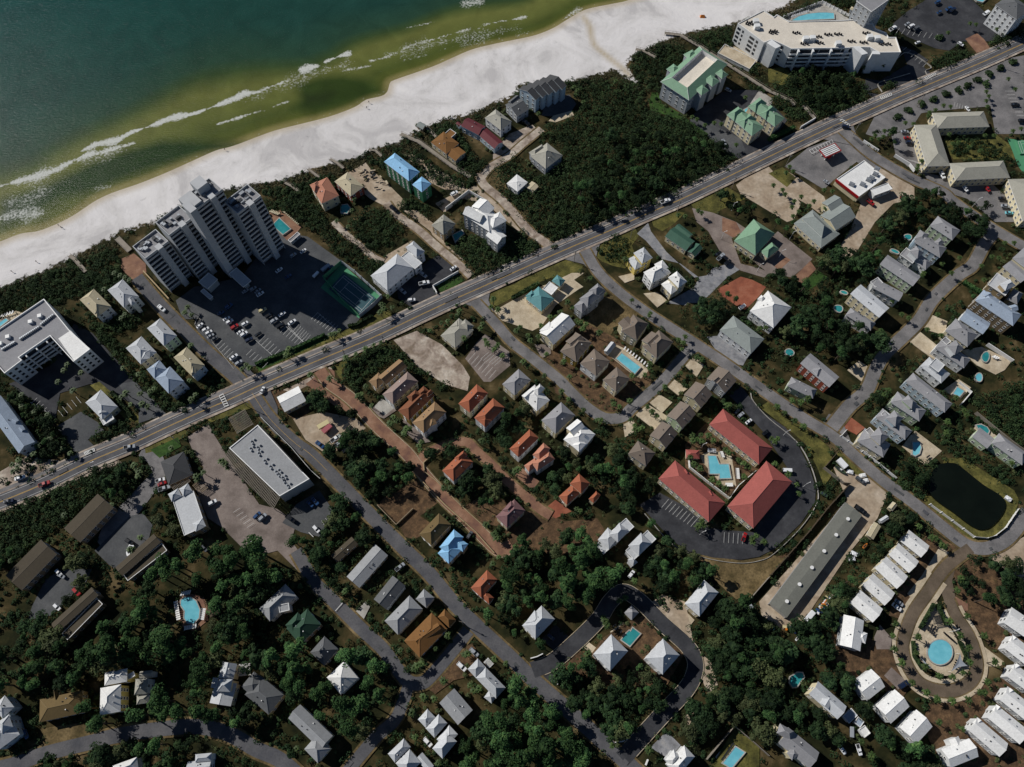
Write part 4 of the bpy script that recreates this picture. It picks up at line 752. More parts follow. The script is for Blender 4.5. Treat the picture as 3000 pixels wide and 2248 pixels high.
DATA = [
# tile (1,0)
((1,0),'beach_house','three storey beach house under construction with pale blue roof and green sheathed walls','wall_sheath','roof_blue',[((1105,1400),(1320,1566),(1415,1487),10,H_,3),((1340,1590),(1425,1656),(1525,1597),8.5,H_,2.4)]),
((1,0),'beach_house','low house with weathered grey roof and red wall beside the open building site','wall_brick','roof_cream',[((680,1572),(820,1700),(930,1612),5.5,H_,2.4)]),
((1,0),'beach_house','house with salmon tiled hip roof and turret by the dunes','wall_cream','roof_salmon',[((470,1605),(570,1766),(715,1688),6.5,H_,2.6),((465,1600),(505,1665),(570,1630),7.4,H_,2)]),
((1,0),'beach_house','orange brown hipped house with weathered grey deck roofs behind the dunes','wall_cream','roof_brown',[((1505,1228),(1640,1330),(1760,1243),3.8,H_,1.8),((1632,1325),(1730,1400),(1806,1312),3.2,G_,.9),((1630,1162),(1684,1200),(1730,1152),3.1,F_,0)]),
((1,0),'beach_house','long low house with maroon roof in two offset lengths','wall_blue','roof_maroon',[((1770,1090),(1922,1168),(1985,1095),4.4,G_,1.8,'a'),((1922,1168),(2065,1292),(2130,1225),4,G_,1.5,'a')]),
((1,0),'beach_house','square house with ribbed pale cream hip roof beside the maroon roofed house','wall_white','roof_sand',[((1980,1025),(2120,1132),(2207,1048),5.5,H_,3.2)]),
((1,0),'pavilion','small grey open pavilion on the edge of the dunes','wall_wood','roof_weathered',[((1385,1087),(1440,1120),(1475,1085),3,G_,1)],'pavilion'),
((1,0),'shed','tiny maroon roofed shed at the seaward end of the maroon house','wall_blue','roof_maroon',[((1730,1076),(1760,1106),(1777,1076),2.6,G_,.8)],'shed'),
# tile (2,0)
((2,0),'beach_house','grey gabled house next to the slate grey terrace on the beach','wall_grey','roof_dark',[((-44,920),(56,1022),(135,930),5,G_,2.2,'b'),((-30,885),(10,915),(70,850),5.6,G_,1.4,'b')]),
((2,0),'beach_house','twin peaked grey roofed house at the edge of the dark scrub wood','wall_grey','roof_sand',[((160,1352),(295,1464),(435,1342),5,H_,4),((152,1325),(200,1374),(300,1290),4.7,H_,2.4)]),
((2,0),'cottage','white flat fronted cottage with a low white roof at the end of the lawn circle','wall_white','roof_white',[((-45,1590),(50,1660),(135,1575),3.6,H_,1.1)]),
((2,0),'shed','small cream lean-to beside the low white cottage','wall_cream','roof_cream',[((115,1616),(178,1658),(238,1612),2.8,G_,.5)],'shed'),
((2,0),'duplex_house','green roofed many gabled duplex with cream columns, left one of the pair','wall_cream','roof_green',[((1862,1000),(2062,1166),(2190,1110),7,H_,2.6),((1862,1000),(1925,1052),(2010,968),7.4,H_,2.6),((1945,1060),(2005,1110),(2110,1030),7.4,H_,2.6)]),
((2,0),'duplex_house','green roofed many gabled duplex, right one of the pair by the main road','wall_cream','roof_green',[((2040,928),(2260,1090),(2367,1030),7,H_,2.6),((2040,925),(2105,975),(2200,890),7.4,H_,2.6),((2130,990),(2190,1035),(2295,955),7.4,H_,2.6)]),
# tile (3,0)
((3,0),'resort_building','long grey hipped resort block with green tinted roof, the uppermost of its group','wall_cream','roof_sand',[((1465,1112),(1916,1097),(1862,963),6.5,H_,3)],'apartment building'),
((3,0),'resort_building','grey hipped resort block standing lengthwise between car park and garden','wall_cream','roof_sand',[((1265,1093),(1376,1452),(1570,1422),6.5,H_,3)],'apartment building'),
((3,0),'resort_building','grey hipped resort block below the garden with the white swing','wall_cream','roof_sand',[((1620,1560),(2090,1537),(2035,1390),6.5,H_,3)],'apartment building'),
((3,0),'resort_building','grey roofed resort block cut by the right edge of the photo','wall_cream','roof_sand',[((2076,1558),(2205,1922),(2400,1900),6.5,H_,3)],'apartment building'),
((3,0),'apartment_tower','tall block with pale gravel flat roof casting the big shadow over the upper car park','wall_grey','roof_gravel',[((800,40),(932,135),(1022,-40),26,F_,0)],'apartment building'),
((3,0),'beach_house','big house with bright white wall and grey roof at the upper right corner','wall_white','roof_dark',[((1990,60),(2175,190),(2250,60),12,H_,3)]),
((3,0),'pavilion','small teal green hipped pavilion by the upper pool lawn','wall_white','roof_forest',[((765,122),(815,150),(846,122),3,H_,1.1)],'pavilion'),
((3,0),'pavilion','small tan hipped pavilion on the upper pool lawn','wall_white','roof_cream',[((700,78),(742,96),(770,78),3,H_,1)],'pavilion'),
# tile (0,1)
((0,1),'beach_house','tan hip roofed house next to the white flat roofed condominium','wall_white','roof_cream',[((680,925),(830,1078),(970,1000),7,H_,3.2),((812,950),(818,1050),(850,1050),7.6,G_,1)]),
((0,1),'beach_house','light grey hip roofed house with small turret roof beside the brick turning circle','wall_white','roof_pale',[((930,852),(1070,1003),(1200,905),7,H_,3),((1103,930),(1138,988),(1175,958),7.8,H_,1.4)]),
((0,1),'beach_house','grey green house with plain light hip roof by the side lane','wall_mint','roof_pale',[((1270,1180),(1415,1332),(1530,1245),7,H_,3)]),
((0,1),'beach_house','light grey house with stacked dormer roof and balcony, second from the lane','wall_cream','roof_pale',[((1085,1350),(1215,1490),(1355,1390),7,H_,3.2),((1225,1385),(1222,1460),(1295,1430),8,H_,1.2)]),
((0,1),'beach_house','house with weathered tan hip roof and white porch by the lane hedge','wall_blue','roof_cream',[((1500,1432),(1656,1592),(1770,1500),6.5,H_,2.8),((1650,1480),(1650,1575),(1690,1560),7.3,G_,.9)]),
((0,1),'beach_house','slate blue roofed house with twin peaks and porch near the palm hedge','wall_white','roof_steel',[((1275,1545),(1345,1630),(1440,1530),8,H_,2.6),((1335,1612),(1455,1742),(1592,1640),8,H_,3)]),
# tile (1,1)
((1,1),'restaurant_building','big white hip roofed restaurant with brown roof terrace and corner turret','wall_white','roof_pale',[((990,727),(1135,856),(1365,660),7,H_,4.2),((1250,562),(1370,668),(1440,622),6.6,F_,0),((1295,482),(1390,572),(1455,512),9,H_,2.4)],'restaurant'),
((1,1),'beach_house','square house with ribbed light grey pyramid roof by the sandy drive','wall_tan','roof_sand',[((1515,290),(1620,372),(1725,276),6,H_,3.4)]),
((1,1),'beach_house','three storey white house with many white gables and balconies behind a white wall','wall_grey','roof_white',[((1780,195),(2000,335),(2145,235),9.5,H_,3.2),((1780,190),(1928,264),(1990,200),11,G_,2.6,'a'),((1850,118),(1975,205),(2075,150),11,G_,2.6,'b'),((1985,378),(2085,456),(2165,382),7.5,G_,2.4,'a'),((2000,250),(2060,330),(2155,235),10.4,H_,2)]),
((1,1),'pool_house','small flat roofed grey bath house beside the tower pool','wall_concrete','roof_gravel',[((275,420),(300,440),(385,370),3,F_,0)],'pool house'),
((1,1),'office_building','cream low building with three small hips beside its own car park','wall_cream','roof_sand',[((1590,1240),(1716,1345),(1885,1200),4.4,H_,2.4),((1680,1165),(1740,1215),(1800,1165),4.8,H_,1.5),((1745,1150),(1820,1210),(1890,1165),4.9,H_,2)],'office building'),
# tile (1,2) villas
((1,2),'villa','narrow tan tiled villa with octagonal turret at the head of the paver street','wall_tan','roof_tan',[((1050,-60),(1120,10),(1308,-140),7.4,G_,2.4,'b'),((972,-20),(1042,45),(1130,-30),6.4,H_,2)],'villa'),
((1,2),'villa','mauve grey tiled villa, second down the paver street','wall_white','roof_mauve',[((1088,90),(1180,176),(1405,-15),7.5,H_,3)],'villa'),
((1,2),'villa','rust brown tiled villa with three little pyramid roofs and a yellow side wall','wall_ochre','roof_rust',[((1230,237),(1325,322),(1540,100),7.2,H_,2.8),((1305,118),(1350,165),(1420,98),8.6,H_,1.8),((1400,88),(1425,115),(1480,70),8.6,H_,1.6),((1455,85),(1480,110),(1540,80),8.5,H_,1.5)],'villa'),
((1,2),'villa','light brown tiled villa with white walls, lowest of the row along the paver street','wall_white','roof_tan',[((1350,337),(1450,430),(1645,247),7.4,H_,3),((1485,318),(1510,380),(1560,340),8,H_,1.2)],'villa'),
((1,2),'villa','terracotta tiled villa with arcaded end wall beside the sandy lot','wall_cream','roof_terracotta',[((1740,167),(1838,246),(2015,90),7.4,H_,3),((1890,110),(1912,160),(1965,125),8,H_,1.4)],'villa'),
((1,2),'villa','pinkish terracotta tiled villa facing the shaded brick court','wall_white','roof_terracotta',[((1880,292),(1980,376),(2155,212),7.4,H_,3),((1925,320),(1975,374),(2035,320),7.8,H_,1.7)],'villa'),
((1,2),'villa','terracotta tiled villa alone on the green island between the brick lanes','wall_white','roof_terracotta',[((1605,750),(1703,843),(1880,682),6.4,H_,2.8),((1715,640),(1750,680),(1830,620),7.4,H_,2.2)],'villa'),
((1,2),'villa','tan tiled hip roofed villa beside the bright blue roofed house','wall_cream','roof_olive',[((1405,1297),(1510,1396),(1690,1222),7.2,H_,3)],'villa'),
((1,2),'house','unfinished house with bright blue wrapped roof','wall_wood','roof_blue',[((1565,1462),(1660,1552),(1785,1440),7,H_,2.2),((1595,1422),(1680,1490),(1785,1320),8,H_,2.4),((1690,1390),(1780,1450),(1840,1392),7.4,H_,1.4)]),
((1,2),'villa','dull purple tiled villa at the foot of the paver street','wall_cream','roof_purple',[((2070,1147),(2165,1246),(2330,1100),6.4,H_,2.8),((2130,1095),(2180,1140),(2250,1060),7.4,H_,1.8)],'villa'),
((1,2),'shop_building','white gabled shop at the corner of the main road','wall_cream','roof_white',[((180,116),(247,246),(435,152),4.4,G_,1.8,'b')],'shop'),
((1,2),'cottage','dark brown low roof half under the oaks','wall_wood','roof_umber',[((650,1492),(705,1555),(875,1380),3.6,G_,1)]),
((1,2),'cottage','cottage with bright tin slope half under the oaks by the side road','wall_wood','roof_grey',[((775,1662),(885,1760),(1148,1492),4,G_,1.6,'b')]),
# tile (2,1)
((2,1),'cottage','yellow two level cottage with light grey roofs, first of three by the street','wall_yellow','roof_pale',[((1050,530),(1125,622),(1215,570),8,H_,2.4),((1000,588),(1067,680),(1135,632),5.6,H_,1.6)],'cottage'),
((2,1),'cottage','cream cottage with white roof, middle of three by the street','wall_white','roof_white',[((1145,707),(1217,802),(1365,692),7,H_,3),((1240,640),(1290,705),(1340,640),7.6,H_,1.4)],'cottage'),
((2,1),'cottage','two level cottage with pale yellow wall and white roof, last of three by the street','wall_cream','roof_white',[((1350,742),(1438,832),(1512,775),8.2,H_,2.6),((1292,803),(1377,893),(1442,835),5.4,H_,1.8)],'cottage'),
((2,1),'bank_building','teal metal roofed building with gabled dormer on a pale concrete court','wall_cream','roof_teal',[((115,922),(252,1032),(370,930),4.6,H_,3.2),((118,905),(165,945),(215,890),5,H_,1.6)],'bank'),
((2,1),'kiosk','small teal roofed kiosk joined to a white canopy','wall_cream','roof_teal',[((337,768),(408,816),(468,770),4.4,H_,1.7)],'kiosk'),
((2,1),'canopy','flat white drive through canopy between the two teal roofs','wall_cream','roof_white',[((262,842),(338,894),(402,832),4,F_,0)],'canopy'),
((2,1),'house','narrow three storey grey house with stepped hips casting a saw tooth shadow','wall_grey','roof_gravel',[((540,992),(610,1052),(805,855),6.5,H_,2),((590,930),(660,1000),(760,900),8.6,H_,2.4),((660,850),(720,905),(805,850),9,H_,2.6)]),
((2,1),'house','long white metal roofed house with big side dormer below the teal roofed bank','wall_cream','roof_white',[((245,1226),(365,1332),(540,1142),6.4,G_,3.4,'b'),((250,1210),(350,1300),(410,1200),6.8,H_,1.4)]),
((2,1),'cottage','taupe shingled cottage with yellow side wall left of the pool cluster','wall_ochre','roof_taupe',[((415,1378),(555,1472),(690,1305),6.4,H_,3.2),((470,1300),(540,1370),(620,1280),7.6,G_,1.8)],'cottage'),
((2,1),'cottage','plain dark taupe hip roofed cottage beside the pool, second from the left','wall_white','roof_taupe',[((585,1482),(722,1592),(850,1467),6.4,H_,3)],'cottage'),
((2,1),'cottage','dark taupe cottage at the lower end of the long pool','wall_cream','roof_taupe',[((785,1628),(900,1732),(1018,1615),6.4,H_,3)],'cottage'),
((2,1),'cottage','steep taupe roofed cottage with white porch above the pool','wall_cream','roof_taupe',[((925,1195),(1058,1275),(1198,1150),7,H_,4.4),((930,1150),(1010,1240),(1070,1150),7.4,G_,1.5)],'cottage'),
((2,1),'cottage','taupe shingled cottage with white railed porch right of the long pool','wall_cream','roof_taupe',[((1120,1332),(1245,1437),(1398,1302),6.6,H_,3.6),((1125,1290),(1215,1370),(1290,1280),7.4,G_,1.8)],'cottage'),
((2,1),'pool_house','little grey pool house at the upper end of the long pool','wall_white','roof_pale',[((782,1368),(826,1397),(910,1330),3,G_,1.2)],'pool house'),
((2,1),'restaurant_building','long dark green roofed restaurant with two ridges on the gravel lot','wall_cream','roof_forest',[((1320,385),(1500,510),(1582,430),4.6,G_,2,'a'),((1392,318),(1512,412),(1568,372),4.2,G_,1.4,'a'),((1515,517),(1577,562),(1648,487),4,G_,1.4)],'restaurant'),
((2,1),'church_building','large square building with bright green pyramid roof','wall_cream','roof_green',[((1910,420),(2095,545),(2280,365),5.4,H_,6),((2150,520),(2214,580),(2302,490),4.4,H_,2.2)],'hall'),
((2,1),'house','long house with mottled grey metal hip roof between gravel drive and wood','wall_white','roof_weathered',[((1795,1197),(2063,1402),(2180,1272),5.4,H_,2.8)]),
# tile (2,2)
((2,2),'cottage','taupe cottage with light skylight frame, first down the row by the curving street','wall_grey','roof_taupe',[((1648,-55),(1822,85),(1976,-12),6.4,G_,3,'b'),((1720,-30),(1760,10),(1800,-40),8.6,G_,1)],'cottage'),
((2,2),'cottage','cream sided taupe cottage, second of the stepped row','wall_cream','roof_taupe',[((1465,95),(1625,222),(1752,95),6.4,G_,3,'b')],'cottage'),
((2,2),'cottage','mint sided taupe cottage with square skylight, third of the stepped row','wall_mint','roof_taupe',[((1315,278),(1462,402),(1612,262),6.4,G_,3,'b')],'cottage'),
((2,2),'cottage','taupe cottage with dormer skylight, fourth of the stepped row','wall_cream','roof_taupe',[((1160,442),(1312,562),(1462,440),6.4,G_,3,'b')],'cottage'),
((2,2),'cottage','taupe hip roofed cottage at the lower end of the stepped row','wall_cream','roof_taupe',[((975,602),(1145,722),(1268,605),6.4,H_,3)],'cottage'),
((2,2),'house','house with slate grey hip roof above the white metal roofed one','wall_cream','roof_gravel',[((-85,5),(22,102),(165,-30),6.4,H_,3)]),
((2,2),'house','white metal roofed house with stepped gables and blue grey peak','wall_cream','roof_white',[((85,107),(215,242),(325,142),7,H_,2.6),((88,110),(130,150),(200,85),7.6,G_,1.4),((180,60),(225,100),(285,42),8.4,H_,2.4)]),
((2,2),'house','steep grey hip roofed house between two white roofed houses','wall_cream','roof_gravel',[((262,325),(385,442),(540,268),7,H_,4.2)]),
((2,2),'house','white and blue metal roofed house with rooftop box beside the excavated lot','wall_cream','roof_white',[((440,480),(583,592),(725,442),7,H_,3),((480,400),(545,470),(615,360),8.6,G_,1.8,'b'),((520,540),(580,592),(640,520),7.8,H_,1.3)]),
((2,2),'villa','burnt orange tiled villa with white arcade above the salmon one','wall_white','roof_terracotta',[((-25,562),(55,637),(235,472),7.4,H_,3),((5,585),(52,632),(110,575),7.8,H_,1.5)],'villa'),
((2,2),'villa','salmon tiled villa with stepped roofs and low front porch','wall_white','roof_salmon',[((178,700),(228,768),(362,640),7.2,H_,2.4),((108,715),(150,770),(240,690),6,H_,1.8),((180,618),(240,668),(330,560),7.6,H_,2)],'villa'),
((2,2),'villa','bright orange tiled villa with central pyramid and detached wing','wall_cream','roof_terracotta',[((400,972),(470,1047),(600,945),5.4,H_,2.2),((500,867),(597,952),(675,862),7.6,H_,3.4),((665,1000),(706,1037),(765,963),5,H_,2)],'villa'),
((2,2),'house','white deck house with hipped turret left of its twin in the wood','wall_white','roof_pale',[((720,1392),(790,1470),(1058,1242),6,F_,0),((735,1345),(830,1425),(930,1330),7,H_,1.6),((832,1300),(908,1366),(1010,1275),9,H_,2.6)]),
((2,2),'house','white deck house with octagonal porch and timber roof deck in the wood','wall_white','roof_pale',[((975,1440),(1050,1520),(1250,1350),6.4,F_,0),((1005,1400),(1095,1490),(1205,1380),7.6,H_,2.6),((1000,1525),(1045,1580),(1085,1545),5.6,H_,2.2)]),
((2,2),'motel_building','long motel wing with red shingle roof, left of the pool court','wall_cream','roof_red',[((1265,822),(1700,1197),(1845,1032),6.6,H_,4),((1480,765),(1500,800),(1525,765),7,G_,1.4,'a'),((1690,955),(1710,990),(1735,950),7,G_,1.4,'a')],'motel'),
((2,2),'motel_building','long motel wing with red shingle roof above the pool court','wall_cream','roof_red',[((1700,352),(2130,697),(2256,560),6.6,H_,4)],'motel'),
((2,2),'motel_building','widest motel wing with red shingle roof right of the pool court','wall_cream','roof_red',[((1860,1062),(2085,1252),(2422,850),6.6,H_,4.4)],'motel'),
((2,2),'pool_hut','small red hipped hut beside the motel pool','wall_cream','roof_red',[((1520,645),(1638,652),(1602,576),3,H_,1.5)],'hut'),
# tile (3,1)
((3,1),'restaurant_building','sprawling grey metal roofed restaurant with skirted hip and rooftop machinery','wall_cream','roof_weathered',[((240,288),(475,502),(605,350),4.4,H_,2.2),((300,240),(470,400),(545,330),6,H_,3.4),((465,217),(600,347),(747,205),5.6,G_,2.6,'b'),((480,110),(560,190),(640,90),6.2,G_,1.6)],'restaurant'),
((3,1),'store_annex','white flat roofed annex behind the red edged store','wall_white','roof_white',[((895,0),(935,55),(1060,-40),4.4,F_,0)],'annex'),
((3,1),'house','house with plain slate hip roof and pale green wall, uppermost of the lane row','wall_mint','roof_gravel',[((1395,292),(1590,418),(1665,336),7,H_,2.4)]),
((3,1),'house','slate hip roofed house with white roof window and two side hips','wall_blue','roof_gravel',[((1255,432),(1480,567),(1550,490),6.8,H_,2.2),((1255,400),(1330,440),(1400,375),7.6,H_,1.4),((1420,440),(1465,480),(1530,440),7.4,H_,1.3)]),
((3,1),'house','slate roofed house with small central pyramid and brown deck','wall_white','roof_gravel',[((1240,580),(1365,677),(1420,617),6,H_,2),((1140,547),(1250,625),(1300,560),6,F_,0),((1225,520),(1295,580),(1345,525),9.4,H_,2.2)]),
((3,1),'house','wide light grey roofed house set back behind the oaks of the lane','wall_mint','roof_gravel',[((960,622),(1245,812),(1325,737),7,G_,2,'a')]),
((3,1),'house','long narrow grey gabled house with white roof deck at its seaward end','wall_white','roof_gravel',[((885,822),(1120,942),(1180,878),6,G_,1.5,'a'),((890,790),(935,838),(985,780),6.3,F_,0)]),
((3,1),'house','long bright tin roofed house with blue frames on its roof deck','wall_cream','roof_pale',[((720,890),(968,1096),(1040,997),7.6,G_,1.4,'a')]),
((3,1),'house','small slate hip roofed house with pink tiled terrace below the bright tin roof','wall_white','roof_gravel',[((665,1062),(882,1197),(937,1140),5.6,H_,2.2)]),
((3,1),'house','red walled house with slate roof and roof window among the trees','wall_brick','roof_gravel',[((290,1492),(540,1700),(605,1592),6.8,G_,2,'a'),((400,1560),(440,1610),(470,1530),7.6,H_,1.4)]),
((3,1),'house','pale green house with slate roof at the bend of the street','wall_mint','roof_gravel',[((150,1670),(372,1780),(440,1718),5.4,H_,2.2)]),
((3,1),'house','house with high white parapet at the right edge above the street','wall_cream','roof_gravel',[((2120,580),(2300,720),(2400,600),7.4,H_,2),((2035,652),(2190,792),(2260,720),5.6,G_,1.2,'a')]),
((3,1),'house','light house with white roof deck and small slate pyramid on its corner','wall_tan','roof_pale',[((1895,802),(2045,900),(2130,802),6.6,F_,0),((2010,810),(2060,868),(2130,800),9,H_,1.8)]),
((3,1),'garage','slate pyramid roofed garage at the right edge beside the shingled house','wall_tan','roof_gravel',[((2060,925),(2145,972),(2212,885),5.6,H_,2.2)],'garage'),
((3,1),'house','long brown shingled house with pale blue grey roof and square windows','wall_shingle','roof_steel',[((1785,937),(2112,1157),(2195,1067),8.4,H_,2.4),((1850,900),(1890,945),(1930,900),9,G_,1.2),((2090,1010),(2120,1060),(2150,1000),9,G_,1)]),
((3,1),'house','low grey metal gabled house below the brown shingled one','wall_white','roof_steel',[((1650,1100),(1852,1230),(1925,1140),5.6,G_,1.8,'a')]),
((3,1),'house','hip roofed grey house with cream wall above the roof terrace house','wall_cream','roof_gravel',[((1530,1200),(1722,1342),(1815,1237),7,H_,3)]),
((3,1),'house','stepped slate roofed house with tall square turret and blue shutters','wall_white','roof_gravel',[((1440,1347),(1690,1522),(1757,1450),6,H_,2),((1555,1345),(1625,1422),(1682,1345),9.6,H_,2.2),((1500,1290),(1545,1330),(1575,1290),7,F_,0)]),
((3,1),'house','white framed house with large square roof terrace','wall_white','roof_pale',[((1310,1502),(1490,1652),(1580,1580),5.6,H_,1.6),((1390,1500),(1470,1562),(1528,1500),8,F_,0)]),
((3,1),'house','very long slate metal roofed house with pale blue wall','wall_blue','roof_gravel',[((1190,1640),(1530,1910),(1592,1830),6.4,H_,2)]),
((3,1),'house','large white metal pyramid roofed house by the red paved lot','wall_white','roof_white',[((-160,1030),(45,1177),(205,1000),6.4,H_,4.6),((-90,930),(-50,960),(-20,920),7,H_,1.6)]),
# tile (3,2)
((3,2),'house','slate roofed mint house with central turret, first right of the brick drive row','wall_mint','roof_gravel',[((1050,157),(1300,322),(1375,237),6.4,H_,2.2),((1165,150),(1245,222),(1285,165),9.2,H_,2)]),
((3,2),'house','slate roofed pale blue house with roof well and turret behind the kidney pool','wall_blue','roof_gravel',[((930,290),(1185,487),(1247,410),6.4,H_,2.2),((1030,310),(1110,380),(1160,290),9.2,H_,2.2),((975,270),(1030,320),(1060,280),7.2,F_,0)]),
((3,2),'house','cream house with slate roof, red roof well and porch window row by white fence','wall_cream','roof_gravel',[((760,492),(985,632),(1072,530),6.2,H_,2.2),((885,460),(975,540),(1040,450),9,H_,2.2),((840,410),(890,465),(925,430),7,F_,0)]),
((3,2),'house','mint walled slate roofed house right of the long pale house near the overgrown plot','wall_mint','roof_gravel',[((1930,512),(2192,702),(2262,620),6,H_,2.6),((1765,460),(1895,562),(1960,480),4.4,G_,.8,'a')]),
((3,2),'shed','cream barrel roofed shed near the storage yard gate','wall_cream','roof_cream',[((1035,1068),(1075,1101),(1120,1055),2.8,G_,.8)],'shed'),
((3,2),'shed','long cream trailer like shed along the yard fence','wall_cream','roof_cream',[((845,1305),(905,1345),(982,1238),3,G_,.5,'b')],'shed'),
((3,2),'shed','small silver sided shed above the cream trailer shed','wall_grey','roof_pale',[((960,1180),(985,1212),(1045,1165),2.6,G_,.6,'b')],'shed'),
((3,2),'bungalow','white roofed bungalow nearest the street bend, topmost of the slanting row','wall_cream','roof_white',[((1130,1352),(1307,1492),(1410,1415),4.6,G_,1.7,'a')],'bungalow'),
((3,2),'bungalow','white roofed bungalow, second of the slanting row, dappled with tree shadow','wall_cream','roof_white',[((1030,1467),(1207,1627),(1315,1547),4.6,G_,1.7,'a')],'bungalow'),
((3,3),'bungalow','white roofed bungalow, third of the slanting row','wall_cream','roof_white',[((920,-65),(1107,112),(1215,15),4.6,G_,1.7,'a')],'bungalow'),
((3,3),'bungalow','white roofed bungalow with two white cars at its end, fourth of the slanting row','wall_cream','roof_white',[((805,78),(997,252),(1108,162),4.6,G_,1.7,'a')],'bungalow'),
((3,3),'bungalow','white roofed bungalow, lowest of the slanting row','wall_cream','roof_white',[((695,227),(892,397),(1005,302),4.6,G_,1.7,'a')],'bungalow'),
((3,3),'bungalow','white roofed bungalow with side porch standing alone on brown straw','wall_grey','roof_white',[((620,602),(797,657),(830,392),4.8,G_,1.8,'b'),((765,560),(845,592),(855,500),4.4,H_,1)],'bungalow'),
((3,3),'bungalow','half shaded white roofed bungalow beside the brown yard, left of three','wall_white','roof_white',[((752,950),(872,1106),(996,942),5,G_,2,'b')],'bungalow'),
((3,3),'bungalow','white roofed bungalow, middle of three below the teardrop road','wall_white','roof_white',[((950,1150),(1077,1302),(1206,1115),5,G_,2,'b')],'bungalow'),
((3,3),'bungalow','white roofed bungalow, right of three below the teardrop road','wall_white','roof_white',[((1145,1322),(1285,1472),(1415,1300),5,G_,2,'b')],'bungalow'),
((3,3),'bungalow','broad white roofed bungalow with front gable at the foot of the teardrop','wall_white','roof_white',[((1485,1480),(1565,1640),(1832,1592),5,G_,2.2,'b'),((1560,1420),(1590,1480),(1675,1450),4.6,G_,1.2,'a')],'bungalow'),
((3,3),'bungalow','white roofed bungalow with curved end at the right edge, topmost right of the teardrop','wall_white','roof_white',[((2025,402),(2200,522),(2290,400),5,G_,1.8,'a')],'bungalow'),
((3,3),'bungalow','white roofed bungalow at the right edge, second right of the teardrop','wall_white','roof_white',[((2030,620),(2235,782),(2330,680),5,G_,1.8,'a'),((2075,565),(2110,600),(2150,555),5.2,G_,.9)],'bungalow'),
((3,3),'bungalow','white roofed bungalow at the right edge, third right of the teardrop','wall_white','roof_white',[((2050,862),(2250,1012),(2345,920),5,G_,1.8,'a'),((2100,800),(2130,840),(2175,795),5.2,G_,.9)],'bungalow'),
((3,3),'bungalow','white roofed bungalow, fourth right of the teardrop','wall_white','roof_white',[((1990,1067),(2222,1252),(2312,1150),5,G_,1.8,'a'),((2045,1010),(2075,1050),(2120,1010),5.2,G_,.9)],'bungalow'),
((3,3),'bungalow','long white roofed bungalow, fifth right of the teardrop','wall_white','roof_white',[((1885,1222),(2162,1450),(2262,1350),5,G_,1.8,'a'),((1930,1160),(1970,1200),(2020,1160),5.2,G_,.9)],'bungalow'),
((3,3),'bungalow','long white roofed bungalow, lowest right of the teardrop','wall_white','roof_white',[((1725,1332),(1992,1562),(2082,1460),5,G_,1.8,'a'),((1765,1270),(1800,1315),(1850,1275),5.2,G_,.9)],'bungalow'),
((3,3),'house','grey gabled house with dormer and white roof deck beside the small green pool','wall_cream','roof_pale',[((350,1022),(597,1242),(682,1135),6.2,G_,2.2,'a'),((460,1110),(530,1165),(550,1080),7.4,G_,.9)]),
((3,3),'carport','flat dark blue double carport roof behind the grey gabled house','wall_white','roof_steel',[((645,1217),(700,1282),(772,1210),3,F_,0),((737,1267),(790,1312),(836,1270),2.8,F_,0)],'carport'),
((3,3),'carport','small flat white carport roof at the foot of the drive','wall_white','roof_white',[((780,1332),(830,1402),(886,1366),2.8,F_,0)],'carport'),
((3,3),'house','sprawling slate roofed house with pyramid tower in the bottom right wood','wall_cream','roof_gravel',[((75,1440),(345,1662),(455,1540),6,G_,2.4,'a'),((60,1355),(178,1422),(236,1355),7.6,H_,2.4),((170,1545),(215,1610),(260,1540),6.6,H_,1.2)]),
# tile (0,2)
((0,2),'condo_building','long pale blue roofed building at the left edge behind the palms','wall_white','roof_steel',[((-130,200),(165,607),(300,502),5.4,G_,2.4,'a'),((95,330),(130,350),(165,320),6.4,G_,.8),((160,400),(190,430),(215,390),6.2,G_,.8)]),
((0,2),'office_building','light blue grey hip roofed office with white flat porch by the main road','wall_cream','roof_pale',[((725,152),(870,300),(1030,212),5.4,H_,3),((862,302),(896,362),(990,307),4,F_,0),((845,160),(850,270),(920,240),6.4,G_,1)],'office building'),
((0,2),'restaurant_building','dark grey shingled restaurant with long ridge skylight beside the paver square','wall_wood','roof_charcoal',[((1385,672),(1455,877),(1660,795),5,H_,3)],'restaurant'),
((0,2),'shop_building','long white roofed building with two pyramid caps on its upper end','wall_tan','roof_pale',[((1490,1000),(1590,1308),(1780,1242),7,F_,0),((1450,952),(1482,1017),(1572,975),7.6,H_,1.6),((1545,907),(1582,972),(1662,930),7.6,H_,1.6),((1658,1207),(1690,1277),(1782,1237),7.6,H_,1.4)],'shop'),
((0,2),'apartment_building','long dark brown flat apartment block left of the boat','wall_wood','roof_umber',[((550,1250),(690,1372),(985,1072),6,G_,1,'b')],'apartment building'),
((0,2),'apartment_building','long dark brown apartment block lowest left, nearest the left edge','wall_wood','roof_umber',[((30,1642),(170,1772),(510,1490),6,G_,1,'b')],'apartment building'),
((0,2),'apartment_building','two stepped dark brown apartment block right of the boat','wall_wood','roof_umber',[((1000,1595),(1062,1668),(1385,1365),6.4,G_,.8,'b'),((1070,1655),(1115,1720),(1437,1430),5,F_,0)],'apartment building'),
((0,3),'apartment_building','two stepped dark brown apartment block behind the single palm','wall_wood','roof_umber',[((440,420),(500,492),(852,172),6.4,G_,.8,'b'),((520,492),(572,545),(905,262),5,F_,0)],'apartment building'),
# tile (0,3)
((0,3),'house','brown shingled L shaped house on the dry lawn','wall_tan','roof_olive',[((345,1072),(340,1270),(715,1188),4.6,H_,2.6),((455,985),(470,1075),(520,1070),4.4,G_,1.6)]),
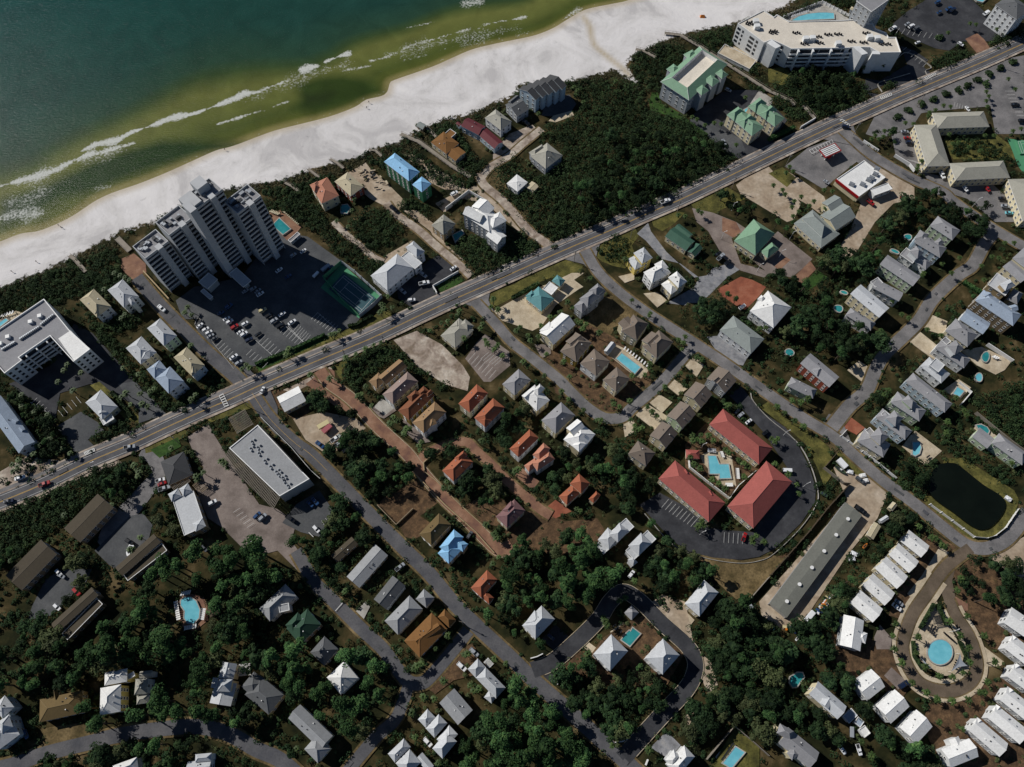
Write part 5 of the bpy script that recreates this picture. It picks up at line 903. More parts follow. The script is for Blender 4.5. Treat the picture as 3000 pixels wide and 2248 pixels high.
((0,3),'house','white metal hip roofed house dappled by pine shadow','wall_yellow','roof_white',[((868,972),(862,1208),(1042,1178),7,H_,3.2),((905,857),(902,972),(1098,900),7,H_,1.6),((1072,860),(1085,897),(1175,882),5.6,F_,0)]),
((0,3),'house','small taupe hipped house right of the dappled white one','wall_white','roof_sand',[((1172,895),(1160,1032),(1270,1022),6.6,H_,2.4),((1182,1038),(1180,1115),(1284,1102),5.4,H_,1.4),((1210,830),(1205,890),(1312,880),5.4,G_,1)]),
((0,3),'house','pale blue grey house cut by the left edge near the forest road','wall_blue','roof_pale',[((-80,1110),(0,1212),(142,1162),6,H_,2),((-110,1340),(-20,1522),(168,1372),5.6,H_,2.4),((-30,1230),(5,1330),(125,1345),7.4,H_,2.2)]),
((0,3),'house','grey roofed house with square turret and grey gable in the pine wood','wall_cream','roof_pale',[((1885,885),(2012,902),(2050,765),6,G_,2,'b'),((1870,1002),(1985,1008),(2012,900),8.4,H_,2.2),((1808,1102),(1990,1132),(2050,935),5.4,G_,1.6,'b'),((1825,970),(1870,975),(1888,888),5.8,F_,0)]),
((0,3),'house','white roofed house at the bottom edge in the pine wood','wall_white','roof_white',[((972,1622),(985,1720),(1200,1690),5,H_,2)]),
((0,3),'house','pale roofed house at the bottom edge beside the forest road','wall_white','roof_pale',[((1622,1600),(1615,1720),(1820,1720),4.6,G_,1.6),((1690,1540),(1685,1610),(1825,1610),5.4,H_,1.4)]),
((0,3),'pool_hut','dark brown roofed hut beside the kidney pool','wall_wood','roof_walnut',[((1785,285),(1815,360),(1893,330),3,G_,1)],'hut'),
# tile (1,3)
((1,3),'house','grey hip roofed house with chimney like dormer in the wood left of the road bend','wall_white','roof_grey',[((25,287),(120,397),(350,182),5.4,H_,3),((198,270),(205,335),(290,290),6.2,F_,0)]),
((1,3),'house','dark green twin peaked house under the trees','wall_wood','roof_dkgreen',[((265,462),(385,602),(560,422),5.6,H_,3.4),((262,440),(330,510),(420,380),5.9,H_,2.6)]),
((1,3),'house','charcoal pyramid roofed house between green and white roofs','wall_wood','roof_dark',[((465,662),(585,777),(715,642),5.2,H_,3.4)]),
((1,3),'house','brilliant white pyramid roofed house among the pines','wall_white','roof_white',[((615,887),(736,1036),(880,882),6,H_,3.6)]),
((1,3),'house','long grey gabled house with white front hip near the forest road','wall_cream','roof_grey',[((270,1227),(552,1502),(672,1395),5.4,G_,2.6,'a'),((415,1500),(532,1622),(645,1500),5.2,H_,2.6)]),
((1,3),'house','grey green many faceted roof at the edge of the pine forest','wall_tan','roof_dark',[((-72,1052),(135,1226),(215,1012),5.4,H_,2.8),((-130,960),(-20,1060),(95,930),5.4,H_,2.4)]),
((1,3),'house','house with dark slate gable and bright upper slope, nearest the oaks','wall_grey','roof_dark',[((1005,197),(1115,287),(1302,100),5.4,G_,2.2,'b')]),
((1,3),'house','long grey hip roofed house with hipped garage by the side road','wall_grey','roof_grey',[((1110,392),(1224,512),(1442,292),5.4,H_,3),((1377,202),(1467,278),(1545,195),5,H_,2.6)]),
((1,3),'house','long orange brown shingled house with raised roof monitor and garage','wall_tan','roof_brown',[((1280,567),(1415,712),(1652,462),5.4,H_,2.6),((1375,560),(1405,612),(1590,445),6.9,G_,.9,'b'),((1567,357),(1665,450),(1732,387),5,H_,2.6)]),
((1,3),'house','pale hip roofed house in two steps with long white railed deck','wall_cream','roof_pale',[((1900,887),(2075,1067),(2157,970),5.6,H_,2.8),((1830,812),(1900,888),(1985,792),5.4,H_,2.6),((1965,1050),(2030,1104),(2085,1050),4.6,H_,1.4)]),
((1,3),'house','steel grey gabled house with two chimneys below the pale stepped house','wall_grey','roof_grey',[((1575,1092),(1735,1282),(1882,1175),5.6,G_,2.2,'a')]),
((1,3),'house','cluster of pale pyramid roofs running into a white hip, bottom centre','wall_cream','roof_pale',[((1400,1247),(1470,1322),(1550,1227),5,H_,2.4),((1465,1322),(1540,1402),(1655,1280),5.4,H_,2.8),((1545,1400),(1620,1480),(1760,1390),5,H_,1.4),((1520,1492),(1608,1582),(1740,1440),5.4,H_,2.6)]),
((1,3),'house','pale house with three hips and a grey side gable at the bottom edge','wall_cream','roof_pale',[((1142,1545),(1202,1622),(1335,1482),5.4,H_,2.4),((1205,1622),(1300,1740),(1425,1620),5.6,H_,3),((1380,1582),(1480,1700),(1540,1650),5,G_,1.2)]),
((1,3),'villa','terracotta tiled villa beside the pine wood, apart from the others','wall_white','roof_terracotta',[((1850,102),(1940,187),(2092,42),6,H_,2.4),((1938,182),(2010,245),(2060,197),5,H_,1.8)],'villa'),
# tile (2,3)
((2,3),'house','blue shaded white roofed house with paved court left of the loop road','wall_cream','roof_pale',[((90,437),(205,557),(368,375),7,H_,3.4),((105,400),(190,470),(290,380),7.6,H_,1.8)]),
((2,3),'house','light pyramid roofed house left, beside the small teal pool','wall_white','roof_pale',[((705,682),(850,830),(1000,652),8.4,H_,4.2)]),
((2,3),'house','light pyramid roofed house right, casting its shadow on the loop road','wall_white','roof_pale',[((1155,712),(1300,857),(1450,690),8.4,H_,4.2)]),
((2,3),'house','white hip roofed house with dark square roof well and tan forecourt','wall_cream','roof_pale',[((1490,242),(1615,352),(1790,152),6.4,H_,3)]),
((2,3),'gazebo','small grey pyramid roofed gazebo at the corner of the pool terrace','wall_white','roof_gravel',[((972,322),(1036,387),(1096,322),3.4,H_,2)],'gazebo'),
((2,3),'house','white twin peaked house at the bottom edge below the loop road','wall_white','roof_white',[((1328,1625),(1420,1725),(1592,1580),6,H_,2.8),((1330,1600),(1390,1660),(1450,1560),6.4,H_,2.4)]),
]
for d in DATA:
    house(*d)
# slate terrace of five sawtooth units on the beach
for i in range(5):
    dx, dy = 57*i, -23*i
    house((2,0), 'townhouse', ['seaward grey terrace unit at the left end with the blank blue grey end wall', 'second grey terrace unit from the left on the beach', 'middle grey terrace unit on the beach', 'fourth grey terrace unit from the left on the beach', 'right end grey terrace unit above the shaded yard'][i],
          'wall_blue', 'roof_charcoal', [((52+dx, 765+dy), (197+dx+(i % 2)*4, 862+dy), (254+dx, 838+dy), 9, G_, 2.6, 'b')], 'townhouse', 'grey sawtooth townhouses on the beach')
# ---------------------------------------------------------------- large buildings
def zpt(p, z): return (p[0], p[1], z)
def hvac(root, org, t, pts, z, name='roof_unit', size=(1.1, 1.1, 1.2), m='metal_grey', ang=None):
    for i, p in enumerate(pts):
        q = tp(t, p[0], p[1], z); b = MB(); a = ang or (1, 0)
        b.box(q, a, size[0], size[1], z-.05, z+size[2]); b.box(q, a, size[0]*.6, size[1]*.6, z+size[2]+.002, z+size[2]+.25)
        b.build(name, m, root, org)
# --- tall tower: four stepped blocks; crop with origin (370,500), scale 4.3625
def zp(x, y, z=0): return src(370+x/4.3625, 500+y/4.3625, z)
class ZRect(Rect):
    def __init__(s, A, B, C, z):
        a, b, c = [np.array(zp(*p, z)) for p in (A, B, C)]
        u = b-a; L = np.linalg.norm(u); u /= L; v = np.array([-u[1], u[0]]); w = (c-b)@v
        if w < 0: v = -v; w = -w
        m = ((c-b)@u)/2; s.u = u; s.v = v; s.L = L+0; s.W = w; s.o = a+u*(L/2+m)+v*(w/2); s.z = z
blocks = [((75,970),(240,1125),(575,935),34,.62), ((370,660),(545,825),(865,620),43,.58), ((670,380),(835,530),(1235,248),56,.66), ((1245,400),(1420,550),(1740,338),47,.55)]
R0 = ZRect(*blocks[2][:4]); troot = empty('apartment_tower', (float(R0.o[0]), float(R0.o[1]), 0)); torg = (float(R0.o[0]), float(R0.o[1]), 0)
tag(troot, 'tall white stepped beachfront tower with balcony rows and blade walls above the shaded car park', 'apartment tower')
wall_b, roof_b = MB(), MB()
dvec = R0.u; wv_ = R0.v     # dvec: from the sea side to the balcony side; wv_: along the facade
for bi, (A, B, C, z, ff) in enumerate(blocks):
    R = ZRect(A, B, C, z); o = np.array(zp(*B, z)); u, v = dvec, wv_; Ln = R.L; Wd = R.W
    if bi == 3: Wd += 0
    def Q(x, y): p = o+v*x-u*y; return (float(p[0]), float(p[1]))     # x along facade from front-left, y back from the front
    block([Q(-1, -1), Q(Wd+1, -1), Q(Wd+1, Ln+1), Q(-1, Ln+1)])
    rec = 1.7
    wall_b.prism([Q(0, rec), Q(Wd, rec), Q(Wd, Ln), Q(0, Ln)], 0, z-1.2, 0)
    roof_b.prism([Q(.3, .3), Q(Wd-.3, .3), Q(Wd-.3, Ln-.3), Q(.3, Ln-.3)], z-1.19, z-1.1, 0, bottom=True)
    e = .35; par_b = MB()
    for x0, y0, x1, y1 in ((0, 0, Wd, e), (0, Ln-e, Wd, Ln), (0, e, e, Ln-e), (Wd-e, e, Wd, Ln-e)):
        par_b.prism([Q(x0, y0), Q(x1, y0), Q(x1, y1), Q(x0, y1)], z-1.6, z, 0, bottom=True)
    par_b.build('parapet', 'tower_white', troot, torg)
    nf = int(round(z/3.3)); fh = (z-1)/nf
    fx = Wd*ff; fw = 1.5
    for (x0, x1) in ((0.0, fx-fw), (fx+fw, Wd)):
        dk = MB(); dk.prism([Q(x0+.3, rec-.02), Q(x1-.3, rec-.02), Q(x1-.3, rec+.1), Q(x0+.3, rec+.1)], 1, z-1.8, 0); dk.build('balcony_glazing', 'facade_dark', troot, torg)
        for s_ in (x0, x1-.22):
            dv = MB(); dv.prism([Q(s_, 0.05), Q(s_+.22, .05), Q(s_+.22, rec), Q(s_, rec)], .5, z-1.61, 0); dv.build('side_wall', 'tower_white', troot, torg)
        for f in range(1, nf):
            bl = MB(); zz = f*fh+.4
            bl.prism([Q(x0+.23, -.1), Q(x1-.23, -.1), Q(x1-.23, .12), Q(x0+.23, .12)], zz, zz+1.25, 0, bottom=True)
            bl.prism([Q(x0+.23, .121), Q(x1-.23, .121), Q(x1-.23, rec-.03), Q(x0+.23, rec-.03)], zz, zz+.2, 0, bottom=True)
            bl.build('balcony', 'tower_white', troot, torg)
    fn = MB(); fn.prism([Q(fx-fw, -1.6), Q(fx+fw, -1.6), Q(fx+fw, rec), Q(fx-fw, rec)], 0, z+.9, 0); fn.build('stair_shaft', 'tower_white', troot, torg)
    if bi == 2:
        fn = MB(); fn.prism([Q(-1.2, -2.0), Q(2.4, -2.0), Q(2.4, rec+3), Q(-1.2, rec+3)], 0, z+2.2, 0); fn.build('stair_shaft', 'tower_white', troot, torg)
        fn = MB(); fn.prism([Q(fx-3, rec+3), Q(fx+3, rec+3), Q(fx+3, rec+9), Q(fx-3, rec+9)], z-1, z+4, 0); fn.build('lift_house', 'tower_white', troot, torg)
        fn = MB(); fn.prism([Q(0, Ln-9), Q(7, Ln-9), Q(7, Ln-.4), Q(0, Ln-.4)], z-1, z+1.2, 0); fn.build('plant_screen', 'tower_white', troot, torg)
    rr = random.Random(bi)
    for k in range(16 if bi != 1 else 8):
        q = Q(rr.uniform(2, Wd-2), rr.uniform(rec+2, Ln-2)); bb = MB(); h = rr.uniform(.8, 1.6)
        bb.box(q, tuple(v), rr.uniform(.5, 1.3), rr.uniform(.5, .9), z-1.1, z-1.1+h); bb.build('roof_unit', 'metal_grey' if k % 3 else 'facade_dark', troot, torg)
wall_b.build('wall', 'tower_white', troot, torg); roof_b.build('roof', 'roof_gravel', troot, torg)
house((0,1), 'porte_cochere', 'flat white drive-up canopy on columns at the foot of the tower', 'wall_concrete', 'roof_pale', [((1975,712),(2102,828),(2172,772),5.4,F_,0)], 'canopy', windows=False, overhang=1.5)
house((0,1), 'entrance_building', 'low flat roofed entrance block in the shade at the foot of the tower', 'wall_concrete', 'roof_pale', [((1700,772),(1780,832),(1897,770),5,F_,0),((1735,865),(1815,935),(1838,905),2.6,F_,0)], 'entrance building', windows=False)

def flat_building(name, label, cat, poly, z, wallm, roofm, hole=None, parap=.9, para_m='trim_white', pw=.4):
    cx = sum(p[0] for p in poly)/len(poly); cy = sum(p[1] for p in poly)/len(poly); org = (cx, cy, 0)
    root = empty(name, org); tag(root, label, cat); b = MB(); b.prism(poly, 0, z-.3, 0); b.build('wall', wallm, root, org)
    area = sum(poly[i][0]*poly[(i+1) % len(poly)][1]-poly[(i+1) % len(poly)][0]*poly[i][1] for i in range(len(poly)))
    if area < 0: poly = poly[::-1]
    ring = offset(poly+[poly[0]], pw); n = len(poly); b = MB()
    inner = []
    for i in range(n):
        p, q, r = poly[i-1], poly[i], poly[(i+1) % n]
        d1, d2 = unit((q[0]-p[0], q[1]-p[1])), unit((r[0]-q[0], r[1]-q[1])); n1, n2 = (-d1[1], d1[0]), (-d2[1], d2[0])
        m = (n1[0]+n2[0], n1[1]+n2[1]); k = pw/max(.3, (m[0]*n1[0]+m[1]*n1[1])); inner.append((q[0]+m[0]*k, q[1]+m[1]*k))
    b.prism(inner, z-.295, z-.2, 0); b.build('roof', roofm, root, org); b = MB()
    for i in range(n): b.prism([poly[i], poly[(i+1) % n], inner[(i+1) % n], inner[i]], z-.29, z-.2+parap, 0, bottom=True)
    b.build('parapet', para_m, root, org); block(poly); return root, org, poly
# --- white resort hotel on the upper right
t30 = (3,0); hz = 14.5
hp = [(-262,205),(-40,92),(50,150),(75,128),(180,188),(640,178),(830,165),(860,207),(905,205),(930,250),(1020,285),(1040,325),(1105,325),(1148,455),(960,458),(880,412),(735,410),(700,416),(640,418),(450,420),(200,425),(140,395),(30,345),(-35,372)]
hpoly = [tp(t30, x, y, hz) for x, y in hp]
root, org, pl = flat_building('hotel_building', 'white angular hotel with pale flat roof full of fan units and curved pool behind', 'hotel', hpoly, hz, 'wall_white', 'roof_membrane', parap=.5)
hvac(root, org, t30, [(x+dx*1.15, y+dy*4) for x, y, n in [(215,285,4),(400,318,4),(490,300,4),(575,297,4),(820,288,4),(285,380,4),(415,372,4),(690,358,4),(795,368,4),(960,382,6),(-180,195,4),(-190,210,4),(20,270,4),(10,285,4)] for k in range(n) for dx, dy in [(k*16, (k % 2)*2)]], hz-.2, 'fan_unit', (.42, .42, 1.0), 'furn_dark')
for x, y in ((320,350),(378,345),(872,335),(935,345),(-110,200),(-100,245),(600,392)):
    q = tp(t30, x, y, hz); b = MB(); b.box(q, (1, .1), 1.6, 1.3, hz-.2, hz+2.4); b.build('stair_head', 'wall_white', root, org)
def band(root, org, p, q, z0, z1, floors, m='facade_dark', ins=.06, out=.03, frac=.45, name='window', edge=.0, nx=1, gapx=.6):
    L = math.hypot(q[0]-p[0], q[1]-p[1]); d = unit((q[0]-p[0], q[1]-p[1])); n = (d[1], -d[0]); fh = (z1-z0)/floors
    for f in range(floors):
        for i in range(nx):
            s0 = edge+(L-2*edge)*i/nx+gapx/2; s1 = edge+(L-2*edge)*(i+1)/nx-gapx/2
            P = lambda s, o_: (p[0]+d[0]*s+n[0]*o_, p[1]+d[1]*s+n[1]*o_)
            b = MB(); b.prism([P(s0, -ins), P(s1, -ins), P(s1, out), P(s0, out)], z0+fh*f+fh*(1-frac)*.6, z0+fh*f+fh*(1-frac)*.6+fh*frac, 0, bottom=True)
            b.build(name, m, root, org)
def E_(x, y, z=hz): return tp(t30, x, y, z)
# balconies on the front: floor slabs with parapets between blade walls
fr = [(140,395),(200,425),(450,420),(640,418)]
def balconies(root, org, p, q, z0, z1, floors, depth=1.6, m='wall_white', blades=0, bw=.5, dark=True):
    L = math.hypot(q[0]-p[0], q[1]-p[1]); d = unit((q[0]-p[0], q[1]-p[1])); n = (d[1], -d[0]); fh = (z1-z0)/floors
    if n[0]*-p[0]+n[1]*-p[1] < 0: n = (-n[0], -n[1])
    P = lambda s, o_: (p[0]+d[0]*s+n[0]*o_, p[1]+d[1]*s+n[1]*o_)
    if dark:
        b = MB(); b.prism([P(.2, .02), P(L-.2, .02), P(L-.2, .08), P(.2, .08)], z0, z1-.2, 0); b.build('balcony_glazing', 'facade_dark', root, org)
    for f in range(floors):
        b = MB(); b.prism([P(.05, depth), P(L-.05, depth), P(L-.05, depth+.15), P(.05, depth+.15)], z0+f*fh, z0+f*fh+1.15, 0, bottom=True)
        b.prism([P(.05, .09), P(L-.05, .09), P(L-.05, depth-.002), P(.05, depth-.002)], z0+f*fh, z0+f*fh+.2, 0, bottom=True); b.build('balcony', m, root, org)
    for k in range(blades):
        s = L*(k+.5)/blades; b = MB(); b.prism([P(s-bw, .1), P(s+bw, .1), P(s+bw, depth+.8), P(s-bw, depth+.8)], 0, z1+.6, 0); b.build('blade_wall', m, root, org)
for (a, c, bl) in (((200,425),(450,420),2),((450,420),(640,418),1),((640,418),(735,412),0)): balconies(root, org, E_(*a), E_(*c), 2.6, hz-.6, 4, blades=bl)
balconies(root, org, E_(30,345), E_(140,395), 2.6, hz-.6, 4)
p, q = E_(-262,205), E_(-35,372)
band(root, org, q, p, 1.5, hz-1, 4, nx=6, gapx=3.2, frac=.5) if ((q[0]-p[0])*0) else None
L = math.hypot(q[0]-p[0], q[1]-p[1]); d = unit((q[0]-p[0], q[1]-p[1])); n = (d[1], -d[0]); n = n if (-n[0]*p[0]-n[1]*p[1]) > 0 else (-n[0], -n[1])
for s0, s1 in ((.04,.16),(.22,.28),(.5,.68),(.74,.82)):
    for f in range(4):
        P = lambda s, o_: (p[0]+d[0]*s*L+n[0]*o_, p[1]+d[1]*s*L+n[1]*o_); b = MB()
        b.prism([P(s0, -.05), P(s1, -.05), P(s1, .04), P(s0, .04)], 2.2+f*2.95, 2.2+f*2.95+1.7, 0, bottom=True); b.build('window', 'glass_dark', root, org)
for (quad, z) in (([(735,405),(790,400),(865,462),(812,475)], 15.6), ([(905,440),(960,445),(970,470),(900,468)], 14.9), ([(-10,372),(32,342),(112,398),(66,420)], 15)):
    b = MB(); b.prism([E_(*k, z) for k in quad], 0, z, 0); b.build('stair_tower', 'wall_white', root, org)
house(t30, 'hotel_terrace', 'raised pale terrace deck at the left foot of the white hotel', 'wall_white', 'concrete_tan', [((-450,452),(-175,592),(-85,530),2.2,F_,0)], 'terrace', windows=False, overhang=.1)
# --- left condominium with grey flat roof
t01 = (0,1); cz = 14
pc = [(385,930),(600,1195),(785,1365),(640,1475),(437,1252),(170,1435),(197,1460),(45,1575),(-165,1340),(-190,1180),(-60,1235)]
root, org, pl = flat_building('condo_building', 'white condominium with grey flat roof, parapet and long sloping wing at the left edge', 'apartment building', [tp(t01, x, y, cz) for x, y in pc[:9]]+[tp(t01, -230, 1345, cz)], cz, 'wall_white', 'roof_gravel', parap=.9)
q4 = [tp(t01, x, y, cz+.1) for x, y in ((505,1270),(612,1200),(775,1362),(640,1462))]; b = MB(); b.prism(q4, cz-.15, cz+.25, 0); b.build('roof_extension', 'roof_white', root, org)
hvac(root, org, t01, [(365+14*k, 1150-11*k) for k in range(8)]+[(185+14*k, 1275-9*k) for k in range(12)]+[(30+14*k, 1365-8*k) for k in range(8)], cz-.2, 'fan_unit', (.55, .55, 1.0), 'metal_grey')
for x, y in ((350,1080),(270,1130),(75,1260),(10,1320)): qv = tp(t01, x, y, cz); b = MB(); b.box(qv, (1, .3), .9, .9, cz-.2, cz+1.4); b.build('vent', 'trim_white', root, org)
for a, c, fl, nx in (((437,1252),(170,1435),4,5), ((197,1460),(45,1575),4,3), ((785,1365),(640,1475),4,3), ((437,1252),(640,1475),4,4)):
    P_, Q_ = tp(t01, *a, cz), tp(t01, *c, cz); dd_ = unit((Q_[0]-P_[0], Q_[1]-P_[1])); nn = (dd_[1], -dd_[0])
    if nn[0]*-P_[0]+nn[1]*-P_[1] < 0: P_, Q_ = Q_, P_
    if a == (437,1252) and c == (170,1435): balconies(root, org, P_, Q_, 2.2, cz-.6, 4, depth=1.2, m='wall_white', blades=3, bw=.3)
    elif a == (785,1365) or a == (197,1460): band(root, org, P_, Q_, 1.2, cz-.6, 4, nx=nx, gapx=1.8, frac=.5, m='glass_dark')
# --- green mansard condominium
t20 = (2,0); gz = 13
oq = [tp(t20, x, y, gz) for x, y in ((1275,702),(1520,862),(1872,560),(1635,405))]
A_, B_, Cc = (1275,702),(1520,862),(1872,560); R = Rect(t20, A_, B_, Cc, gz); org = (float(R.o[0]), float(R.o[1]), 0)
root = empty('condo_building', org); tag(root, 'pale grey condominium with green metal mansard roof around a sunken flat roof', 'apartment building')
b = MB(); b.prism(R.quad(1), 0, gz-.3, 0); b.build('wall', 'wall_grey', root, org); block(R.quad(0)); HOUSES.append(R.quad(0))
b = MB(); inn = 4.2; X, Y = R.L/2, R.W/2
oo = [R.P(-X, -Y), R.P(X, -Y), R.P(X, Y), R.P(-X, Y)]; ii = [R.P(-X+inn, -Y+inn), R.P(X-inn-1, -Y+inn), R.P(X-inn-1, Y-inn), R.P(-X+inn, Y-inn)]
cc = 1 if sum(oo[i][0]*oo[(i+1) % 4][1]-oo[(i+1) % 4][0]*oo[i][1] for i in range(4)) > 0 else -1
for i in range(4):
    j = (i+1) % 4; b.poly([zpt(oo[i], gz), zpt(oo[j], gz), zpt(ii[j], gz+3), zpt(ii[i], gz+3)][::cc], 0); b.poly([zpt(ii[i], gz+3), zpt(ii[j], gz+3), zpt(ii[j], gz), zpt(ii[i], gz)][::cc], 1)
    b.bar(zpt(oo[i], gz), zpt(ii[i], gz+3), .13, 1); b.poly([zpt(oo[i], gz-.3), zpt(oo[j], gz-.3), zpt(oo[j], gz), zpt(oo[i], gz)][::cc], 1)
b.build('mansard_roof', ['roof_green', 'trim_white'], root, org)
b = MB(); b.prism(ii, gz-.28, gz+.05, 0); b.build('flat_roof', 'roof_membrane', root, org)
for (a, bb, c) in (((1585,778),(1645,832),(1697,778)), ((1655,690),(1735,755),(1790,700)), ((1762,640),(1822,690),(1862,640)), ((1335,600),(1400,650),(1460,600)), ((1490,480),(1540,530),(1600,470))):
    Rb = Rect(t20, a, bb, c, gz+.5); b = MB(); add_roof(b, Rb, H_, 1.8); b.build('bay_roof', ['roof_green', 'trim_white', 'roof_green_cap'], root, org)
    b = MB(); b.prism(Rb.quad(.5), 0, gz+.2, 0); b.build('bay_wall', 'wall_grey', root, org)
q = R.quad(1)
for k in range(4):
    p, r = q[k], q[(k+1) % 4]; n = unit((r[1]-p[1], -(r[0]-p[0])))
    if n[0]*((p[0]+r[0])/2-R.o[0])+n[1]*((p[1]+r[1])/2-R.o[1]) < 0: n = (-n[0], -n[1])
    wall_windows(root, org, p, r, n, 1, gz-.5, None, 3.0, (1.3, 1.5), 3.6)
# --- convenience store, petrol canopy
St = [tp(t30, x, y, 5) for x, y in ((590,1550),(830,1387),(1015,1535),(785,1702))]
root, org, pl = flat_building('convenience_store', 'white flat roofed store with a red fascia strip facing the petrol canopy', 'store', St, 5, 'wall_cream', 'roof_white', parap=.4)
hvac(root, org, t30, [(720,1600),(815,1600),(868,1562),(892,1545),(925,1512),(940,760*0+1465)], 4.8, 'roof_unit', (1.6, 1.2, 1.2), 'metal_grey', (.8, -.5))
P_, Q_ = tp(t30, 590, 1550, 5), tp(t30, 785, 1702, 5); d = unit((Q_[0]-P_[0], Q_[1]-P_[1])); n = (d[1], -d[0]); n = n if n[0]*(-org[0]+P_[0])+n[1]*(P_[1]-org[1]) > 0 else (-n[0], -n[1])
b = MB(); b.prism([P_, Q_, (Q_[0]+n[0]*.5, Q_[1]+n[1]*.5), (P_[0]+n[0]*.5, P_[1]+n[1]*.5)], 3.6, 5.3, 0, bottom=True); b.build('fascia', 'car_red', root, org)
Rc = Rect(t30, (445,1300), (502,1368), (632,1300), 5); org = (float(Rc.o[0]), float(Rc.o[1]), 0); root = empty('petrol_canopy', org); tag(root, 'petrol canopy with white roof panels and red edge beside the main road', 'petrol canopy')
b = MB(); X, Y = Rc.L/2, Rc.W/2; b.prism(Rc.quad(.25), 4.6, 4.75, 0, bottom=True); b.build('deck', 'metal_grey', root, org)
for k in range(5):
    b = MB(); x0, x1 = (-X+.3+(2*X-.6)*k/5+.12, -X+.3+(2*X-.6)*(k+1)/5-.35); b.prism([Rc.P(x0, -Y+.4), Rc.P(x1, -Y+.4), Rc.P(x1, Y-.4), Rc.P(x0, Y-.4)], 4.76, 5.0, 0, bottom=True); b.build('roof_panel', 'roof_white', root, org)
b = MB(); e = .25
for x0, y0, x1, y1 in ((-X, -Y, X, -Y+e), (-X, Y-e, X, Y), (-X, -Y+e, -X+e, Y-e), (X-e, -Y+e, X, Y-e)): b.prism([Rc.P(x0, y0), Rc.P(x1, y0), Rc.P(x1, y1), Rc.P(x0, y1)], 4.4, 5.2, 0, bottom=True)
b.build('fascia', 'car_red', root, org)
for sx in (-.5, .5):
    for sy in (-.55, .55): b = MB(); b.box(Rc.P(X*sx, Y*sy), tuple(Rc.u), .25, .25, 0, 4.59); b.build('column', 'trim_white', root, org)
for sx in (-.5, .5): b = MB(); b.box(Rc.P(X*sx, 0), tuple(Rc.u), .5, .9, 0, 2.1); b.build('fuel_pump', 'car_red', root, org)
# --- long storage building
R = ZRect.__new__(ZRect); a, bb, c = [np.array(p) for p in (tp((3,3),0,230,4), tp((3,3),150,355,4), tp((3,2),827,1147,4))]
u = bb-a; L = np.linalg.norm(u); u /= L; v = np.array([-u[1], u[0]]); w = (c-bb)@v
if w < 0: v, w = -v, -w
m = ((c-bb)@u)/2; R.u, R.v, R.L, R.W, R.o, R.z = u, v, L, w, a+u*(L/2+m)+v*(w/2), 4
org = (float(R.o[0]), float(R.o[1]), 0); root = empty('storage_building', org); tag(root, 'very long low storage building with dull grey roof and a line of round vents', 'storage building')
b = MB(); b.prism(R.quad(.3), 0, 3.75, 0); b.build('wall', 'wall_concrete', root, org); b = MB(); add_roof(b, R, G_, .5, 'b', cap=False); b.build('roof', ['roof_storage', 'wall_concrete', 'roof_storage'], root, org); block(R.quad(-1)); HOUSES.append(R.quad(0))
for k in range(6):
    p = R.P(0.5, -R.W/2+R.W*(k+.55)/6.2); b = MB(); n8 = 10
    b.prism([(p[0]+.55*math.cos(i*2*math.pi/n8), p[1]+.55*math.sin(i*2*math.pi/n8)) for i in range(n8)], 4.3, 5.0, 0); b.prism([(p[0]+.85*math.cos(i*2*math.pi/n8), p[1]+.85*math.sin(i*2*math.pi/n8)) for i in range(n8)], 5.0, 5.3, 0, bottom=True); b.build('roof_vent', 'trim_white', root, org)
for k in range(24):
    yy = -R.W/2+R.W*(k+.5)/24; b = MB(); x = -R.L/2+.3
    for sx in (-1, 1):
        xx = sx*(R.L/2-.3); b.prism([R.P(xx, yy-1.3), R.P(xx+sx*.05, yy-1.3), R.P(xx+sx*.05, yy+1.3), R.P(xx, yy+1.3)], 0, 2.6, 0)
    b.build('roller_door', 'roof_gravel', root, org)
# --- long white roofed commercial building with trellis
t12 = (1,2); Z = 10
root, org, pl = flat_building('commercial_building', 'long commercial block with pale flat roof, scattered roof fans and a dark slatted side trellis', 'commercial building', [tp(t12, x, y, Z) for x, y in ((16,357),(462,825),(205,975),(-232,558))], Z, 'wall_concrete', 'roof_grey', parap=.4)
hvac(root, org, t12, [(x+dx, y+dy) for x, y in ((10,550),(20,600),(70,665),(120,715),(170,760),(190,780),(225,810),(235,835),(270,880),(-40,500),(-50,560)) for dx, dy in ((0,0),(26,-14),(12,22))], Z-.2, 'fan_unit', (.45, .45, .8), 'metal_grey', (.7, .7))
b = MB(); P_, Q_ = tp(t12, 40, 372, Z), tp(t12, 400, 760, Z); b.bar((*P_, Z+.3), (*Q_, Z+.3), .35, 0); b.build('roof_pipe', 'furn_dark', root, org)
P_, Q_ = tp(t12, -232, 558, Z), tp(t12, 205, 975, Z); d = unit((Q_[0]-P_[0], Q_[1]-P_[1])); n = (d[1], -d[0]); n = n if n[0]*(P_[0]-org[0])+n[1]*(P_[1]-org[1]) > 0 else (-n[0], -n[1]); L = math.hypot(Q_[0]-P_[0], Q_[1]-P_[1])
tr = empty('trellis', (*P_, 0)); tag(tr, 'dark slatted timber trellis leaning along the side of the long commercial block', 'trellis'); o3 = (*P_, 0)
for k in range(6):
    b = MB(); o_ = .8+k*.95; h = 8.5-k*.75; b.bar((P_[0]+n[0]*o_, P_[1]+n[1]*o_, h), (Q_[0]+n[0]*o_, Q_[1]+n[1]*o_, h), .13); b.build('rail', 'wood_grey', tr, o3)
